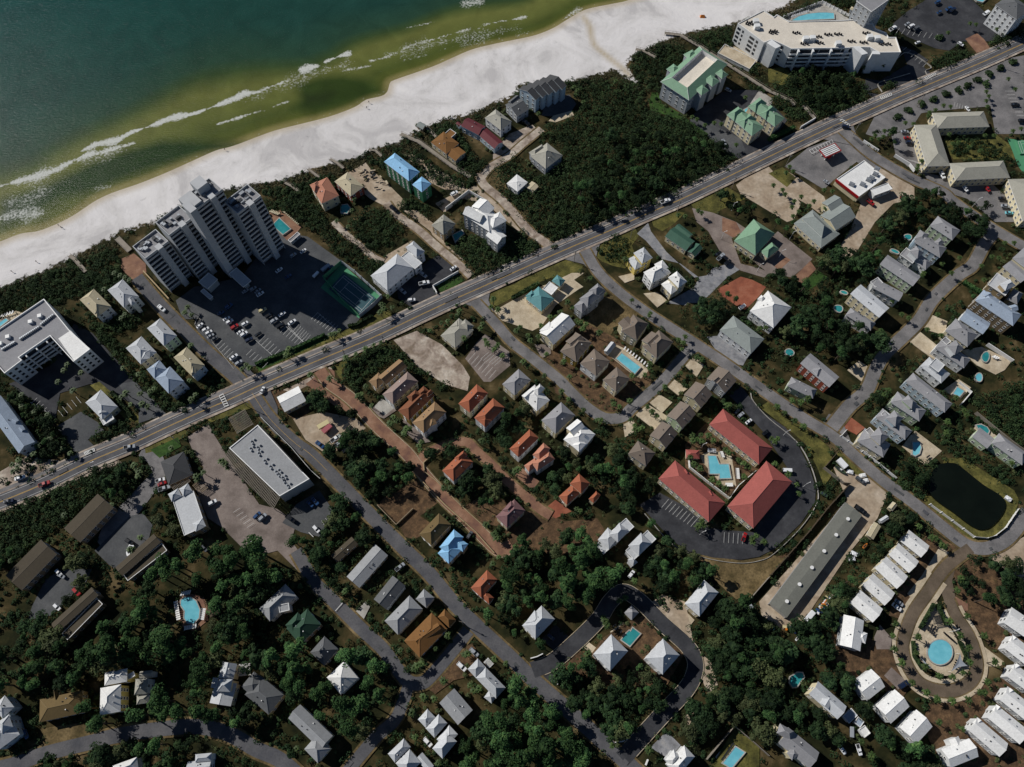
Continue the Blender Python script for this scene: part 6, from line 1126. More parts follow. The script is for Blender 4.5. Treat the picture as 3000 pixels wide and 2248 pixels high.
for k in range(46):
    s = L*k/45; x, y = P_[0]+d[0]*s, P_[1]+d[1]*s; b = MB(); b.bar((x+n[0]*.2, y+n[1]*.2, 9.2), (x+n[0]*6, y+n[1]*6, 4.6), .14)
    if k % 5 == 0: b.bar((x+n[0]*5.6, y+n[1]*5.6, 0), (x+n[0]*5.6, y+n[1]*5.6, 4.8), .15)
    b.build('slat', 'wood_grey', tr, o3)
# --- pergolas
def pergola(t, A, B, C, z, n, label, m='wood_grey', name='pergola'):
    R = Rect(t, A, B, C, z); org = (float(R.o[0]), float(R.o[1]), 0); root = empty(name, org); tag(root, label, 'pergola'); X, Y = R.L/2, R.W/2
    for sx in (-1, 1):
        for sy in (-1, 1): b = MB(); b.box(R.P(sx*(X-.3), sy*(Y-.3)), tuple(R.u), .12, .12, 0, z-.25); b.build('post', m, root, org)
        b = MB(); b.bar((*R.P(sx*(X-.3), -Y), z-.15), (*R.P(sx*(X-.3), Y), z-.15), .12); b.build('beam', m, root, org)
    for k in range(n):
        y = -Y+2*Y*(k+.5)/n; b = MB(); b.bar((*R.P(-X, y), z), (*R.P(X, y), z), .1); b.build('slat', m, root, org)
pergola((0,2), (1970,300), (2045,432), (2192,352), 4, 16, 'square timber pergola over outdoor tables at the corner of the long commercial block')
pergola((0,2), (1480,900), (1530,960), (1640,830), 4, 14, 'timber slat pergola joining the dark restaurant and the long white roof')
pergola((0,2), (1660,880), (1720,960), (1800,900), 3, 9, 'timber pergola beside the palm at the shop front', 'wall_wood')
pergola((1,3), (1960,745), (2010,800), (2060,770), 3.2, 9, 'white slatted pergola on the deck of the pale stepped house', 'trim_white')
pergola((0,3), (2065,745), (2060,850), (2165,885), 3, 14, 'white lattice pergola beside the grey turreted house', 'trim_white')
pergola((3,3), (1400,330), (1440,440), (1510,400), 3, 10, 'dark timber pergola at the tip of the teardrop garden', 'furn_dark')
# ---------------------------------------------------------------- pools
def pool(t, pts, label, m='pool_water', smooth=False, cop='concrete', name='swimming_pool', w=.45, cat='swimming pool'):
    poly = [tp(t, *p) for p in pts]
    if smooth: poly = smooth_line(poly+[poly[0], poly[1]], 5)[5:-1]; poly = poly[:-5] if len(poly) > 20 else poly
    if sum(poly[i][0]*poly[(i+1) % len(poly)][1]-poly[(i+1) % len(poly)][0]*poly[i][1] for i in range(len(poly))) < 0: poly = poly[::-1]
    cx = sum(p[0] for p in poly)/len(poly); cy = sum(p[1] for p in poly)/len(poly); org = (cx, cy, 0); root = empty(name, org); tag(root, label, cat)
    z = POOLZ; n = len(poly); b = MB(); b.prism(poly, .1, z, 0); b.build('water', m, root, org)
    b = MB(); out = [];
    for i in range(n):
        p, q, r = poly[i-1], poly[i], poly[(i+1) % n]; d1, d2 = unit((q[0]-p[0]+1e-9, q[1]-p[1])), unit((r[0]-q[0]+1e-9, r[1]-q[1])); mm_ = (d1[1]+d2[1], -d1[0]-d2[0]); k = w/max(.5, mm_[0]*d1[1]-mm_[1]*d1[0]); out.append((q[0]+mm_[0]*k, q[1]+mm_[1]*k))
    for i in range(n): b.prism([poly[i], poly[(i+1) % n], out[(i+1) % n], out[i]], .1, z+.08, 0)
    b.build('coping', cop, root, org); block(out); KEEP.append(out)
POOLZ = LAYER[0]+.03; KEEP = []
def ell(cx, cy, rx, ry, n=24, rot=0, k=0):
    return [(cx+rx*math.cos(a)*math.cos(rot)-ry*math.sin(a)*math.sin(rot)*(1+k*math.cos(a)), cy+rx*math.cos(a)*math.sin(rot)+ry*math.sin(a)*math.cos(rot)*(1+k*math.cos(a))) for a in [2*math.pi*i/n for i in range(n)]]
pool((1,1), [(205,240),(302,332),(238,378),(148,300)], 'rectangular turquoise pool half hidden behind the tall tower', 'pool_teal')
pool(t30, [(200,190),(260,155),(340,133),(430,123),(500,122),(562,128),(566,175),(400,182),(250,192)], 'curved pale blue pool behind the white hotel')
pool((2,1), [(945,1405),(1105,1525),(1058,1580),(900,1450)], 'long rectangular pool between the taupe cottages', 'pool_water')
pool((2,2), [(1690,632),(1755,632),(1785,705),(1865,705),(1885,822),(1790,826),(1790,785),(1705,785)], 'stepped T shaped pool in the red roofed motel court')
pool((3,2), [(1625,40),(1682,72),(1645,118),(1592,95)], 'small rectangular pool on a white edged terrace at the right')
pool((3,2), [(1242,515),(1300,515),(1312,560),(1298,610),(1262,630),(1240,618),(1245,570)], 'kidney pool beside a tan terrace next to the dark pond')
pool((3,2), [(1790,368),(1830,362),(1880,385),(1900,415),(1890,438),(1850,425),(1810,400)], 'small green blue pool behind the mint walled house', 'pool_teal')
pool((3,3), ell(1475,665,105,106,30), 'round pale blue pool in the middle of the teardrop garden')
pool((3,3), [(250,842),(290,845),(302,880),(270,920),(240,965),(205,968),(180,930),(190,880)], 'green kidney pool at the end of the grey gabled house', 'pool_teal')
pool((0,3), [(1600,195),(1650,192),(1700,225),(1732,300),(1725,370),(1680,418),(1630,415),(1600,370),(1605,310),(1570,260),(1572,220)], 'large kidney pool ringed by loungers in the pine wood')
pool((2,3), [(1040,457),(1105,507),(1015,612),(943,560),(985,503),(1010,480),(1022,490)], 'L shaped teal pool between the pyramid roofed houses', 'pool_teal')
pool((2,3), [(1925,1482),(2002,1530),(1890,1665),(1818,1622)], 'rectangular pool on a fenced lawn at the bottom edge')
pool((3,1), ell(1200,400,30,20,18,.3,.3), 'small natural shaped teal pool under the oaks', 'pool_teal')
pool((3,1), ell(1088,525,36,12,16,.4), 'narrow teal pool between oaks and slate roofed house', 'pool_teal')
pool((3,1), ell(650,880,30,12,16,.3), 'tiny blue pool by the bright tin roofed house', 'pool_teal')
pool((3,1), ell(600,1018,36,26,18,.4,.3), 'dark shaded free form pool in the wood left of the pink terrace', 'pool_teal')
pool((3,1), ell(180,1397,36,26,18,.3), 'tiny oval green pool at the edge of the wood', 'pool_teal')
pool((3,1), ell(1868,1435,30,42,20,.2,.2), 'oval teal pool on a tan terrace at the right', 'pool_teal')
pool((3,1), ell(1810,1612,28,34,20,0,.2), 'round light blue pool below the tan terrace')
pool((1,1), [(735,130),(790,120),(815,150),(790,195),(740,190)], 'shaded dark blue pool behind the salmon roofed house', 'pool_teal')
pool((1,1), [(1700,385),(1780,345),(1795,370),(1725,440)], 'long shaded pool beside the grey pyramid roofed house', 'pool_teal')
pool((2,0), [(2003,960),(2050,938),(2056,950),(2010,985)], 'sliver of blue pool between the green roofed duplexes')
pool((0,1), [(-60,1185),(60,1105),(80,1120),(-40,1215)], 'blue pool behind the left condominium', 'pool_water')
pool(t30, ell(775,-15,50,28,18), 'pool cut by the top edge beside the tower block')
pool(t30, [(1760,-20),(1850,-20),(1880,0),(1845,30),(1800,20)], 'pool cut by the top edge near the upper right corner')
pd = smooth_line([tp((3,2), *p) for p in [(1540,690),(1620,700),(1700,760),(1850,880),(2000,975),(2042,1050),(2010,1140),(1920,1240),(1830,1268),(1745,1235),(1600,1125),(1440,1010),(1375,910),(1400,790),(1460,710),(1540,690)]], 4)
b = MB(); b.prism(pd, .05, POOLZ, 0); structure(b.build('pond_water', 'pond_water')); block(pd)
# ---------------------------------------------------------------- boardwalks, fences, hedges
def walkway(t, pts, w, label, z=1.1, name='boardwalk', m='wood_grey'):
    ln = [tp(t, *p, z) for p in pts]; o = (*ln[0], 0); root = empty(name, o); tag(root, label, 'boardwalk'); b = MB(); a, c = offset(ln, w/2), offset(ln, -w/2)
    for i in range(len(ln)-1): b.prism([a[i], a[i+1], c[i+1], c[i]], z-.15, z, 0, bottom=True)
    b.build('deck', m, root, o)
    for s in (a, c):
        r = MB()
        for i in range(len(s)-1):
            r.bar((*s[i], z+1), (*s[i+1], z+1), .07); L = math.dist(s[i], s[i+1]); n = max(1, int(L/2.4))
            for k in range(n): x, y = s[i][0]+(s[i+1][0]-s[i][0])*k/n, s[i][1]+(s[i+1][1]-s[i][1])*k/n; r.bar((x, y, 0), (x, y, z+1), .07)
        r.build('railing', m, root, o)
    for i in range(len(ln)-1): block([a[i], c[i], c[i+1], a[i+1]])
walkway((2,0), [(1320,285),(1450,300),(1640,410),(1870,560),(2212,780),(2410,872),(2440,910)], 2.2, 'long timber boardwalk running inland from the beach past the green condominium')
walkway((2,0), [(2520,915),(2620,1025)], 2, 'short lower stretch of timber boardwalk ending at the main road')
walkway((1,0), [(1250,1158),(1400,1220),(1550,1330),(1700,1440),(1850,1530)], 2.4, 'timber boardwalk from the beach to the end of the sandy lane')
walkway((1,0), [(640,1375),(700,1410),(755,1455)], 1.6, 'short timber dune crossover nearest the building site')
walkway((1,0), [(975,1290),(1030,1300),(1085,1350)], 1.5, 'short timber dune crossover beside the blue roofed house')
walkway((1,0), [(450,1460),(500,1500),(545,1535)], 1.5, 'short timber dune crossover above the salmon roofed house')
walkway((1,0), [(250,1580),(310,1610),(370,1655)], 1.5, 'short pale timber dune crossover nearest the tower')
walkway((0,1), [(600,550),(650,590),(740,690)], 2, 'timber beach access left of the brick turning circle')
walkway((0,1), [(1010,400),(1060,450),(1120,510)], 3, 'wide timber beach access beside the tower')
walkway((2,0), [(1070,425),(1140,440),(1240,495)], 2, 'timber dune crossover above the creek mouth')
walkway((1,0), [(1440,1080),(1500,1130),(1560,1190)], 1.5, 'timber walk behind the open dune pavilion')
def fence(t, pts, h, label, m='trim_white', w=.12, name='fence', posts=0, z0=0, cat='fence'):
    ln = [tp(t, *p) for p in pts]; o = (*ln[0], 0); root = empty(name, o); tag(root, label, cat); b = MB(); a, c = offset(ln, w/2), offset(ln, -w/2); LZ = LAYER[0]
    for i in range(len(ln)-1): b.prism([a[i], a[i+1], c[i+1], c[i]], z0, LZ+h, 0, bottom=True)
    b.build('panel', m, root, o)
    if posts:
        for i in range(len(ln)-1):
            L = math.dist(ln[i], ln[i+1]); n = max(1, int(L/posts))
            for k in range(n): q = (ln[i][0]+(ln[i+1][0]-ln[i][0])*k/n, ln[i][1]+(ln[i+1][1]-ln[i][1])*k/n); p_ = MB(); p_.box(q, (1, 0), w*1.3+.06, w*1.3+.06, 0, LZ+h+.25); p_.build('post', m, root, o)
fence((1,1), [(1640,165),(1840,12),(1920,60),(2010,110)], 1.9, 'white masonry wall around the white gabled house', w=.3, name='wall', cat='wall')
fence((1,1), [(1530,828),(1750,702)], 1.2, 'low white wall in front of the restaurant lawn', w=.3, name='wall', cat='wall')
fence((1,1), [(1530,828),(1565,888)], 1.2, 'curved end of the low white wall beside the restaurant entrance', w=.4, name='wall', cat='wall')
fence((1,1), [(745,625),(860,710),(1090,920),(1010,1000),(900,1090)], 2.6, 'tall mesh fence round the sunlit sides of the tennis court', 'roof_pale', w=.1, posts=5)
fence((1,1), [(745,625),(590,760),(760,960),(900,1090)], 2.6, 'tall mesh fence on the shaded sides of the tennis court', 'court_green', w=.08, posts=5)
fence((3,2), [(620,460),(870,638),(1100,825)], 1.1, 'white picket fence along the street beside the slate roofed houses', w=.08, posts=4)
fence((3,2), [(622,462),(670,408)], 1.1, 'short return of the white picket fence at the corner', w=.16)
fence((3,2), [(1388,1050),(1580,1190),(1770,1332),(1880,1342),(1950,1320),(2040,1250),(2150,1088)], 1.1, 'white rail fence curving round the lower side of the dark pond', w=.08, posts=4)
fence((2,2), [(1520,650),(1528,735),(1670,850),(1870,1002),(1950,890),(2095,765)], 1.8, 'pale wall round the motel pool court', w=.25, name='wall', cat='wall')
fence((3,2), [(15,1658),(350,1280),(500,1090),(690,880)], 2.1, 'dark timber fence between the straw strip and the storage yard', 'roof_walnut', w=.15, posts=5)
fence((3,2), [(480,730),(580,615)], 2, 'dark timber fence at the head of the boat store', 'roof_walnut', w=.15)
fence((3,2), [(470,735),(640,870),(700,875)], 2, 'grey timber fence along the lower side of the boat store', 'wood_grey', w=.15)
fence((2,3), [(1672,1590),(1910,1300)], 2.2, 'tall timber fence on the left side of the fenced pool lawn', 'wood_grey', w=.15)
fence((2,3), [(1910,1300),(2090,1450),(2212,1560)], 1.6, 'timber fence on the right side of the fenced pool lawn', 'wood_grey', w=.15)
fence((2,3), [(1745+280,235),(2212,20)], 1.8, 'timber fence at the lower end of the storage yard', 'wood_grey', w=.15)
fence((1,2), [(1050,1055),(1215,1225)], .7, 'low retaining wall along the empty straw lot by the side road', 'wall_wood', w=.3, name='wall', cat='wall')
fence((1,2), [(1215,1225),(1360,1085)], .7, 'low divider wall across the straw lot', 'wall_wood', w=.3, name='wall', cat='wall')
fence((1,2), [(1370,780),(1520,935),(1640,1060),(1900,1290),(2060,1470)], .6, 'low pale wall along the left edge of the paver street', 'wall_tan', w=.35, name='wall', cat='wall')
fence((1,2), [(1455,760),(1450,690),(1580,570)], .6, 'low curved pale wall round the tip of the green island', 'wall_tan', w=.4, name='wall', cat='wall')
fence((1,2), [(1460,770),(1560,850),(1760,1050),(1960,1230)], .5, 'low pale kerb wall on the right of the paver street', 'wall_tan', w=.3, name='wall', cat='wall')
fence((3,1), [(1880,1330),(2100,1475)], 1.8, 'white wall on the upper side of the tan pool terrace', w=.3, name='wall', cat='wall')
fence((3,2), [(1640,0),(1745,85),(1655,190)], 1.2, 'white rail round the small rectangular pool terrace', w=.2)
fence((3,2), [(1780,260),(1950,400),(2100,520),(2212,600)], 1.6, 'timber fence behind the small green blue pool', 'wood_grey', w=.15)
fence((1,2), [(50,300),(190,440),(310,560),(480,760),(560,830)], .8, 'low pale wall between the commercial block and the side road', 'wall_concrete', w=.25, name='wall', cat='wall')
fence((0,1), [(1250,700),(1470,940)], 1, 'pale retaining wall below the tower beside the lane', 'wall_tan', w=.6, name='wall', cat='wall')
fence((3,0), [(130,160),(450,35)], 1.1, 'white railing on the seaward side of the curved pool terrace', w=.1, posts=2.5, name='railing', cat='railing')
fence((3,0), [(460,30),(725,165)], 1.1, 'white railing on the inland side of the curved pool terrace', w=.1, posts=2.5, name='railing', cat='railing')
fence((3,0), [(275,1115),(400,1040)], 1.1, 'low white entrance wall by the main road near the green duplexes', w=.4, name='wall', cat='wall')
fence((3,0), [(815,1232),(945,1318)], 1.2, 'upper stretch of white wall along the side street by the petrol station', w=.3, name='wall', cat='wall')
fence((3,0), [(1085,1355),(1215,1435),(1258,1490)], 1.2, 'lower stretch of white wall along the side street by the petrol station', w=.3, name='wall', cat='wall')
fence((2,3), [(410,830),(392,880),(390,945)], 1.3, 'curved white entrance wall left of the loop road mouth', w=.4, name='wall', cat='wall')
fence((2,3), [(160,720),(215,705),(265,680)], 1.3, 'curved white entrance wall above the loop road mouth', w=.4, name='wall', cat='wall')
fence((2,3), [(890,1442),(950,1435),(990,1412)], 1.3, 'curved white entrance wall beside the lower loop road mouth', w=.4, name='wall', cat='wall')
fence((2,3), [(1170,1590),(1150,1640)], 1.3, 'white entrance wall at the bottom right of the lower loop road mouth', w=.4, name='wall', cat='wall')
def hedge(t, pts, w, h, label, m='scrub_leaf'):
    ln = [tp(t, *p) for p in pts]; o = (*ln[0], 0); b = MB(); rr = random.Random(len(label))
    for i in range(len(ln)-1):
        L = math.dist(ln[i], ln[i+1]); d = unit((ln[i+1][0]-ln[i][0], ln[i+1][1]-ln[i][1])); k = 0.0
        for _ in range(int(L*w*14)):
            s = rr.uniform(0, L); r = rr.uniform(-w/2, w/2); z = rr.uniform(.1, h); c = Vector((ln[i][0]+d[0]*s-d[1]*r, ln[i][1]+d[1]*s+d[0]*r, z+LAYER[0]))
            a = Vector((rr.uniform(-1, 1), rr.uniform(-1, 1), rr.uniform(-.6, .6))).normalized()*.28; bb = a.cross(Vector((rr.uniform(-1, 1), rr.uniform(-1, 1), rr.uniform(-1, 1)))).normalized()*.28
            b.poly([c-a-bb, c+a-bb, c+a+bb, c-a+bb])
        q0, q1 = ln[i], ln[i+1]; off = (-d[1]*w*.4, d[0]*w*.4); b.prism([(q0[0]+off[0], q0[1]+off[1]), (q1[0]+off[0], q1[1]+off[1]), (q1[0]-off[0], q1[1]-off[1]), (q0[0]-off[0], q0[1]-off[1])], 0, h*.8+LAYER[0], 0)
    tag(b.build('hedge', m, None, o), label, 'hedge')
hedge((1,1), [(0,1500),(250,1400),(600,1245)], 1.6, 1.2, 'clipped green hedge along the road edge of the tower car park, left stretch', 'pine_leaf')
hedge((1,1), [(800,1170),(870,1160),(1010,1080)], 1.6, 1.2, 'dark hedge below the tennis court', 'scrub_leaf')
hedge((3,3), [(1420,250),(1300,460)], 1.6, 1.4, 'dark hedge on the left side of the teardrop tip')
hedge((3,3), [(1445,250),(1530,430)], 1.6, 1.4, 'dark hedge on the right side of the teardrop tip')
hedge((3,3), [(1240,570),(1250,700),(1320,810)], 1.4, 1.2, 'dark curved hedge left of the round pool')
hedge((3,3), [(1640,570),(1700,700),(1680,780)], 1.4, 1.2, 'dark curved hedge right of the round pool')
hedge((0,2), [(980,80),(1150,300)], 2, 1.4, 'hedge strip between office and entrance drive')
hedge((3,1), [(1680,790),(1840,890)], 2.2, 1.3, 'green hedge above the pale house with the white roof deck', 'pine_leaf')
hedge((2,1), [(0,930),(230,800)], 1.8, 1.2, 'low hedge between the lawn and the teal roofed bank court')
hedge((3,0), [(0,1220),(220,1115)], 2.2, 1.6, 'leafy hedge between main road and green duplexes', 'pine_leaf')
hedge((1,1), [(1140,1350),(880,1460)], 1.2, 1, 'low shrub border along the white post fence of the paver street plot')
# ---------------------------------------------------------------- vehicles
def loft(b, secs, mi=0):
    """secs: list of (x, [(y,z)...]) cross-sections joined lengthwise"""
    n = len(secs[0][1]); i0 = len(b.v)
    for x, pr in secs: b.v += [(x, y, z) for y, z in pr]
    for k in range(len(secs)-1):
        for j in range(n):
            a = i0+k*n+j; c = i0+k*n+(j+1) % n; b.f.append((a, c, c+n, a+n)); b.m.append(mi)
    b.f.append(tuple(i0+j for j in range(n))[::-1]); b.m.append(mi); b.f.append(tuple(i0+(len(secs)-1)*n+j for j in range(n))); b.m.append(mi)
def sect(w, z0, z1, r=.12): return [(-w, z0), (-w, z1-r), (-w+r, z1), (w-r, z1), (w, z1-r), (w, z0)]
CARP = {}
def car_parts(kind):
    if kind in CARP: return CARP[kind]
    P = []
    if kind == 'sedan':
        b = MB(); loft(b, [(-2.35, sect(.75, .35, .75)), (-2.2, sect(.88, .28, .95)), (-1.2, sect(.92, .25, .98)), (.9, sect(.92, .25, .95)), (2.1, sect(.86, .28, .8)), (2.35, sect(.7, .35, .62))]); P.append(('body', b, 'body'))
        b = MB(); loft(b, [(-1.75, sect(.76, .9, .98)), (-1.1, sect(.72, .9, 1.42)), (.35, sect(.72, .9, 1.42)), (1.15, sect(.78, .9, .97))]); P.append(('windows', b, 'glass_dark'))
        b = MB(); loft(b, [(-1.02, sect(.66, 1.4, 1.49, .05)), (.3, sect(.66, 1.4, 1.49, .05))]); P.append(('roof', b, 'body'))
    elif kind == 'suv':
        b = MB(); loft(b, [(-2.35, sect(.85, .4, 1.05)), (-2.2, sect(.95, .32, 1.12)), (1.0, sect(.96, .3, 1.1)), (2.15, sect(.92, .34, 1.02)), (2.35, sect(.8, .4, .8))]); P.append(('body', b, 'body'))
        b = MB(); loft(b, [(-2.25, sect(.84, 1.05, 1.2)), (-2.0, sect(.8, 1.05, 1.68)), (.4, sect(.8, 1.05, 1.68)), (1.15, sect(.84, 1.05, 1.13))]); P.append(('windows', b, 'glass_dark'))
        b = MB(); loft(b, [(-1.95, sect(.74, 1.66, 1.77, .05)), (.3, sect(.74, 1.66, 1.77, .05))]); P.append(('roof', b, 'body'))
    else:
        b = MB(); loft(b, [(-2.75, sect(.93, .45, .7)), (-2.7, sect(.95, .4, .72)), (-.65, sect(.95, .4, .72)), (-.6, sect(.96, .35, 1.1)), (1.4, sect(.96, .35, 1.1)), (2.5, sect(.92, .38, 1.02)), (2.7, sect(.8, .45, .85))])
        for s in (-1, 1): b.prism([(-2.72, s*.95), (-.62, s*.95), (-.62, s*.83), (-2.72, s*.83)], .7, 1.08, 0)
        b.prism([(-2.75, -.95), (-2.63, -.95), (-2.63, .95), (-2.75, .95)], .7, 1.06, 0); P.append(('body', b, 'body'))
        b = MB(); loft(b, [(-.65, sect(.82, 1.05, 1.6)), (.75, sect(.8, 1.05, 1.66)), (1.4, sect(.84, 1.05, 1.15))]); P.append(('windows', b, 'glass_dark'))
        b = MB(); loft(b, [(-.6, sect(.74, 1.62, 1.75, .05)), (.7, sect(.74, 1.62, 1.75, .05))]); P.append(('roof', b, 'body'))
        b = MB(); b.prism([(-2.6, -.82), (-.7, -.82), (-.7, .82), (-2.6, .82)], .73, .76, 0); P.append(('cargo_bed', b, 'furn_dark'))
    CARP[kind] = P; return P
WHEEL = None
CARME = {}
def car(t, p0, p1, colour, kind, label, group=None):
    global WHEEL
    a, c = tp(t, *p0, .6), tp(t, *p1, .6); cx, cy = (a[0]+c[0])/2, (a[1]+c[1])/2; L = math.dist(a, c)
    nm = {'sedan': 'car', 'suv': 'suv', 'pickup': 'pickup_truck'}[kind]; root = empty(nm, (cx, cy, LAYER[0]+.01), math.atan2(c[1]-a[1], c[0]-a[0]))
    tag(root, label, {'sedan': 'car', 'suv': 'car', 'pickup': 'pickup truck'}[kind], group)
    if (kind, colour) not in CARME:
        CARME[(kind, colour)] = []
        for pn, b, m in car_parts(kind):
            me = bpy.data.meshes.new(pn); me.from_pydata(b.v, [], b.f); me.materials.append(M('car_'+colour if m == 'body' else m)); me.update(); CARME[(kind, colour)].append((pn, me))
    if WHEEL is None:
        b = MB(); n = 10
        for s in (-.12, .12): b.v += [(.34*math.cos(i*2*math.pi/n), s, .34*math.sin(i*2*math.pi/n)) for i in range(n)]
        b.f = [(i, (i+1) % n, n+(i+1) % n, n+i) for i in range(n)]+[tuple(range(n))[::-1], tuple(range(n, 2*n))]
        WHEEL = bpy.data.meshes.new('wheel'); WHEEL.from_pydata(b.v, [], b.f); WHEEL.materials.append(M('tyre')); WHEEL.update()
    for pn, me in CARME[(kind, colour)]: inst(pn, me, root)
    for x in (-1.45, 1.45):
        for y in (-.86, .86): inst('wheel', WHEEL, root, (x, y, .34))
    sc = min(1.12, max(.82, L/4.9)); root.scale = (sc, sc, sc)
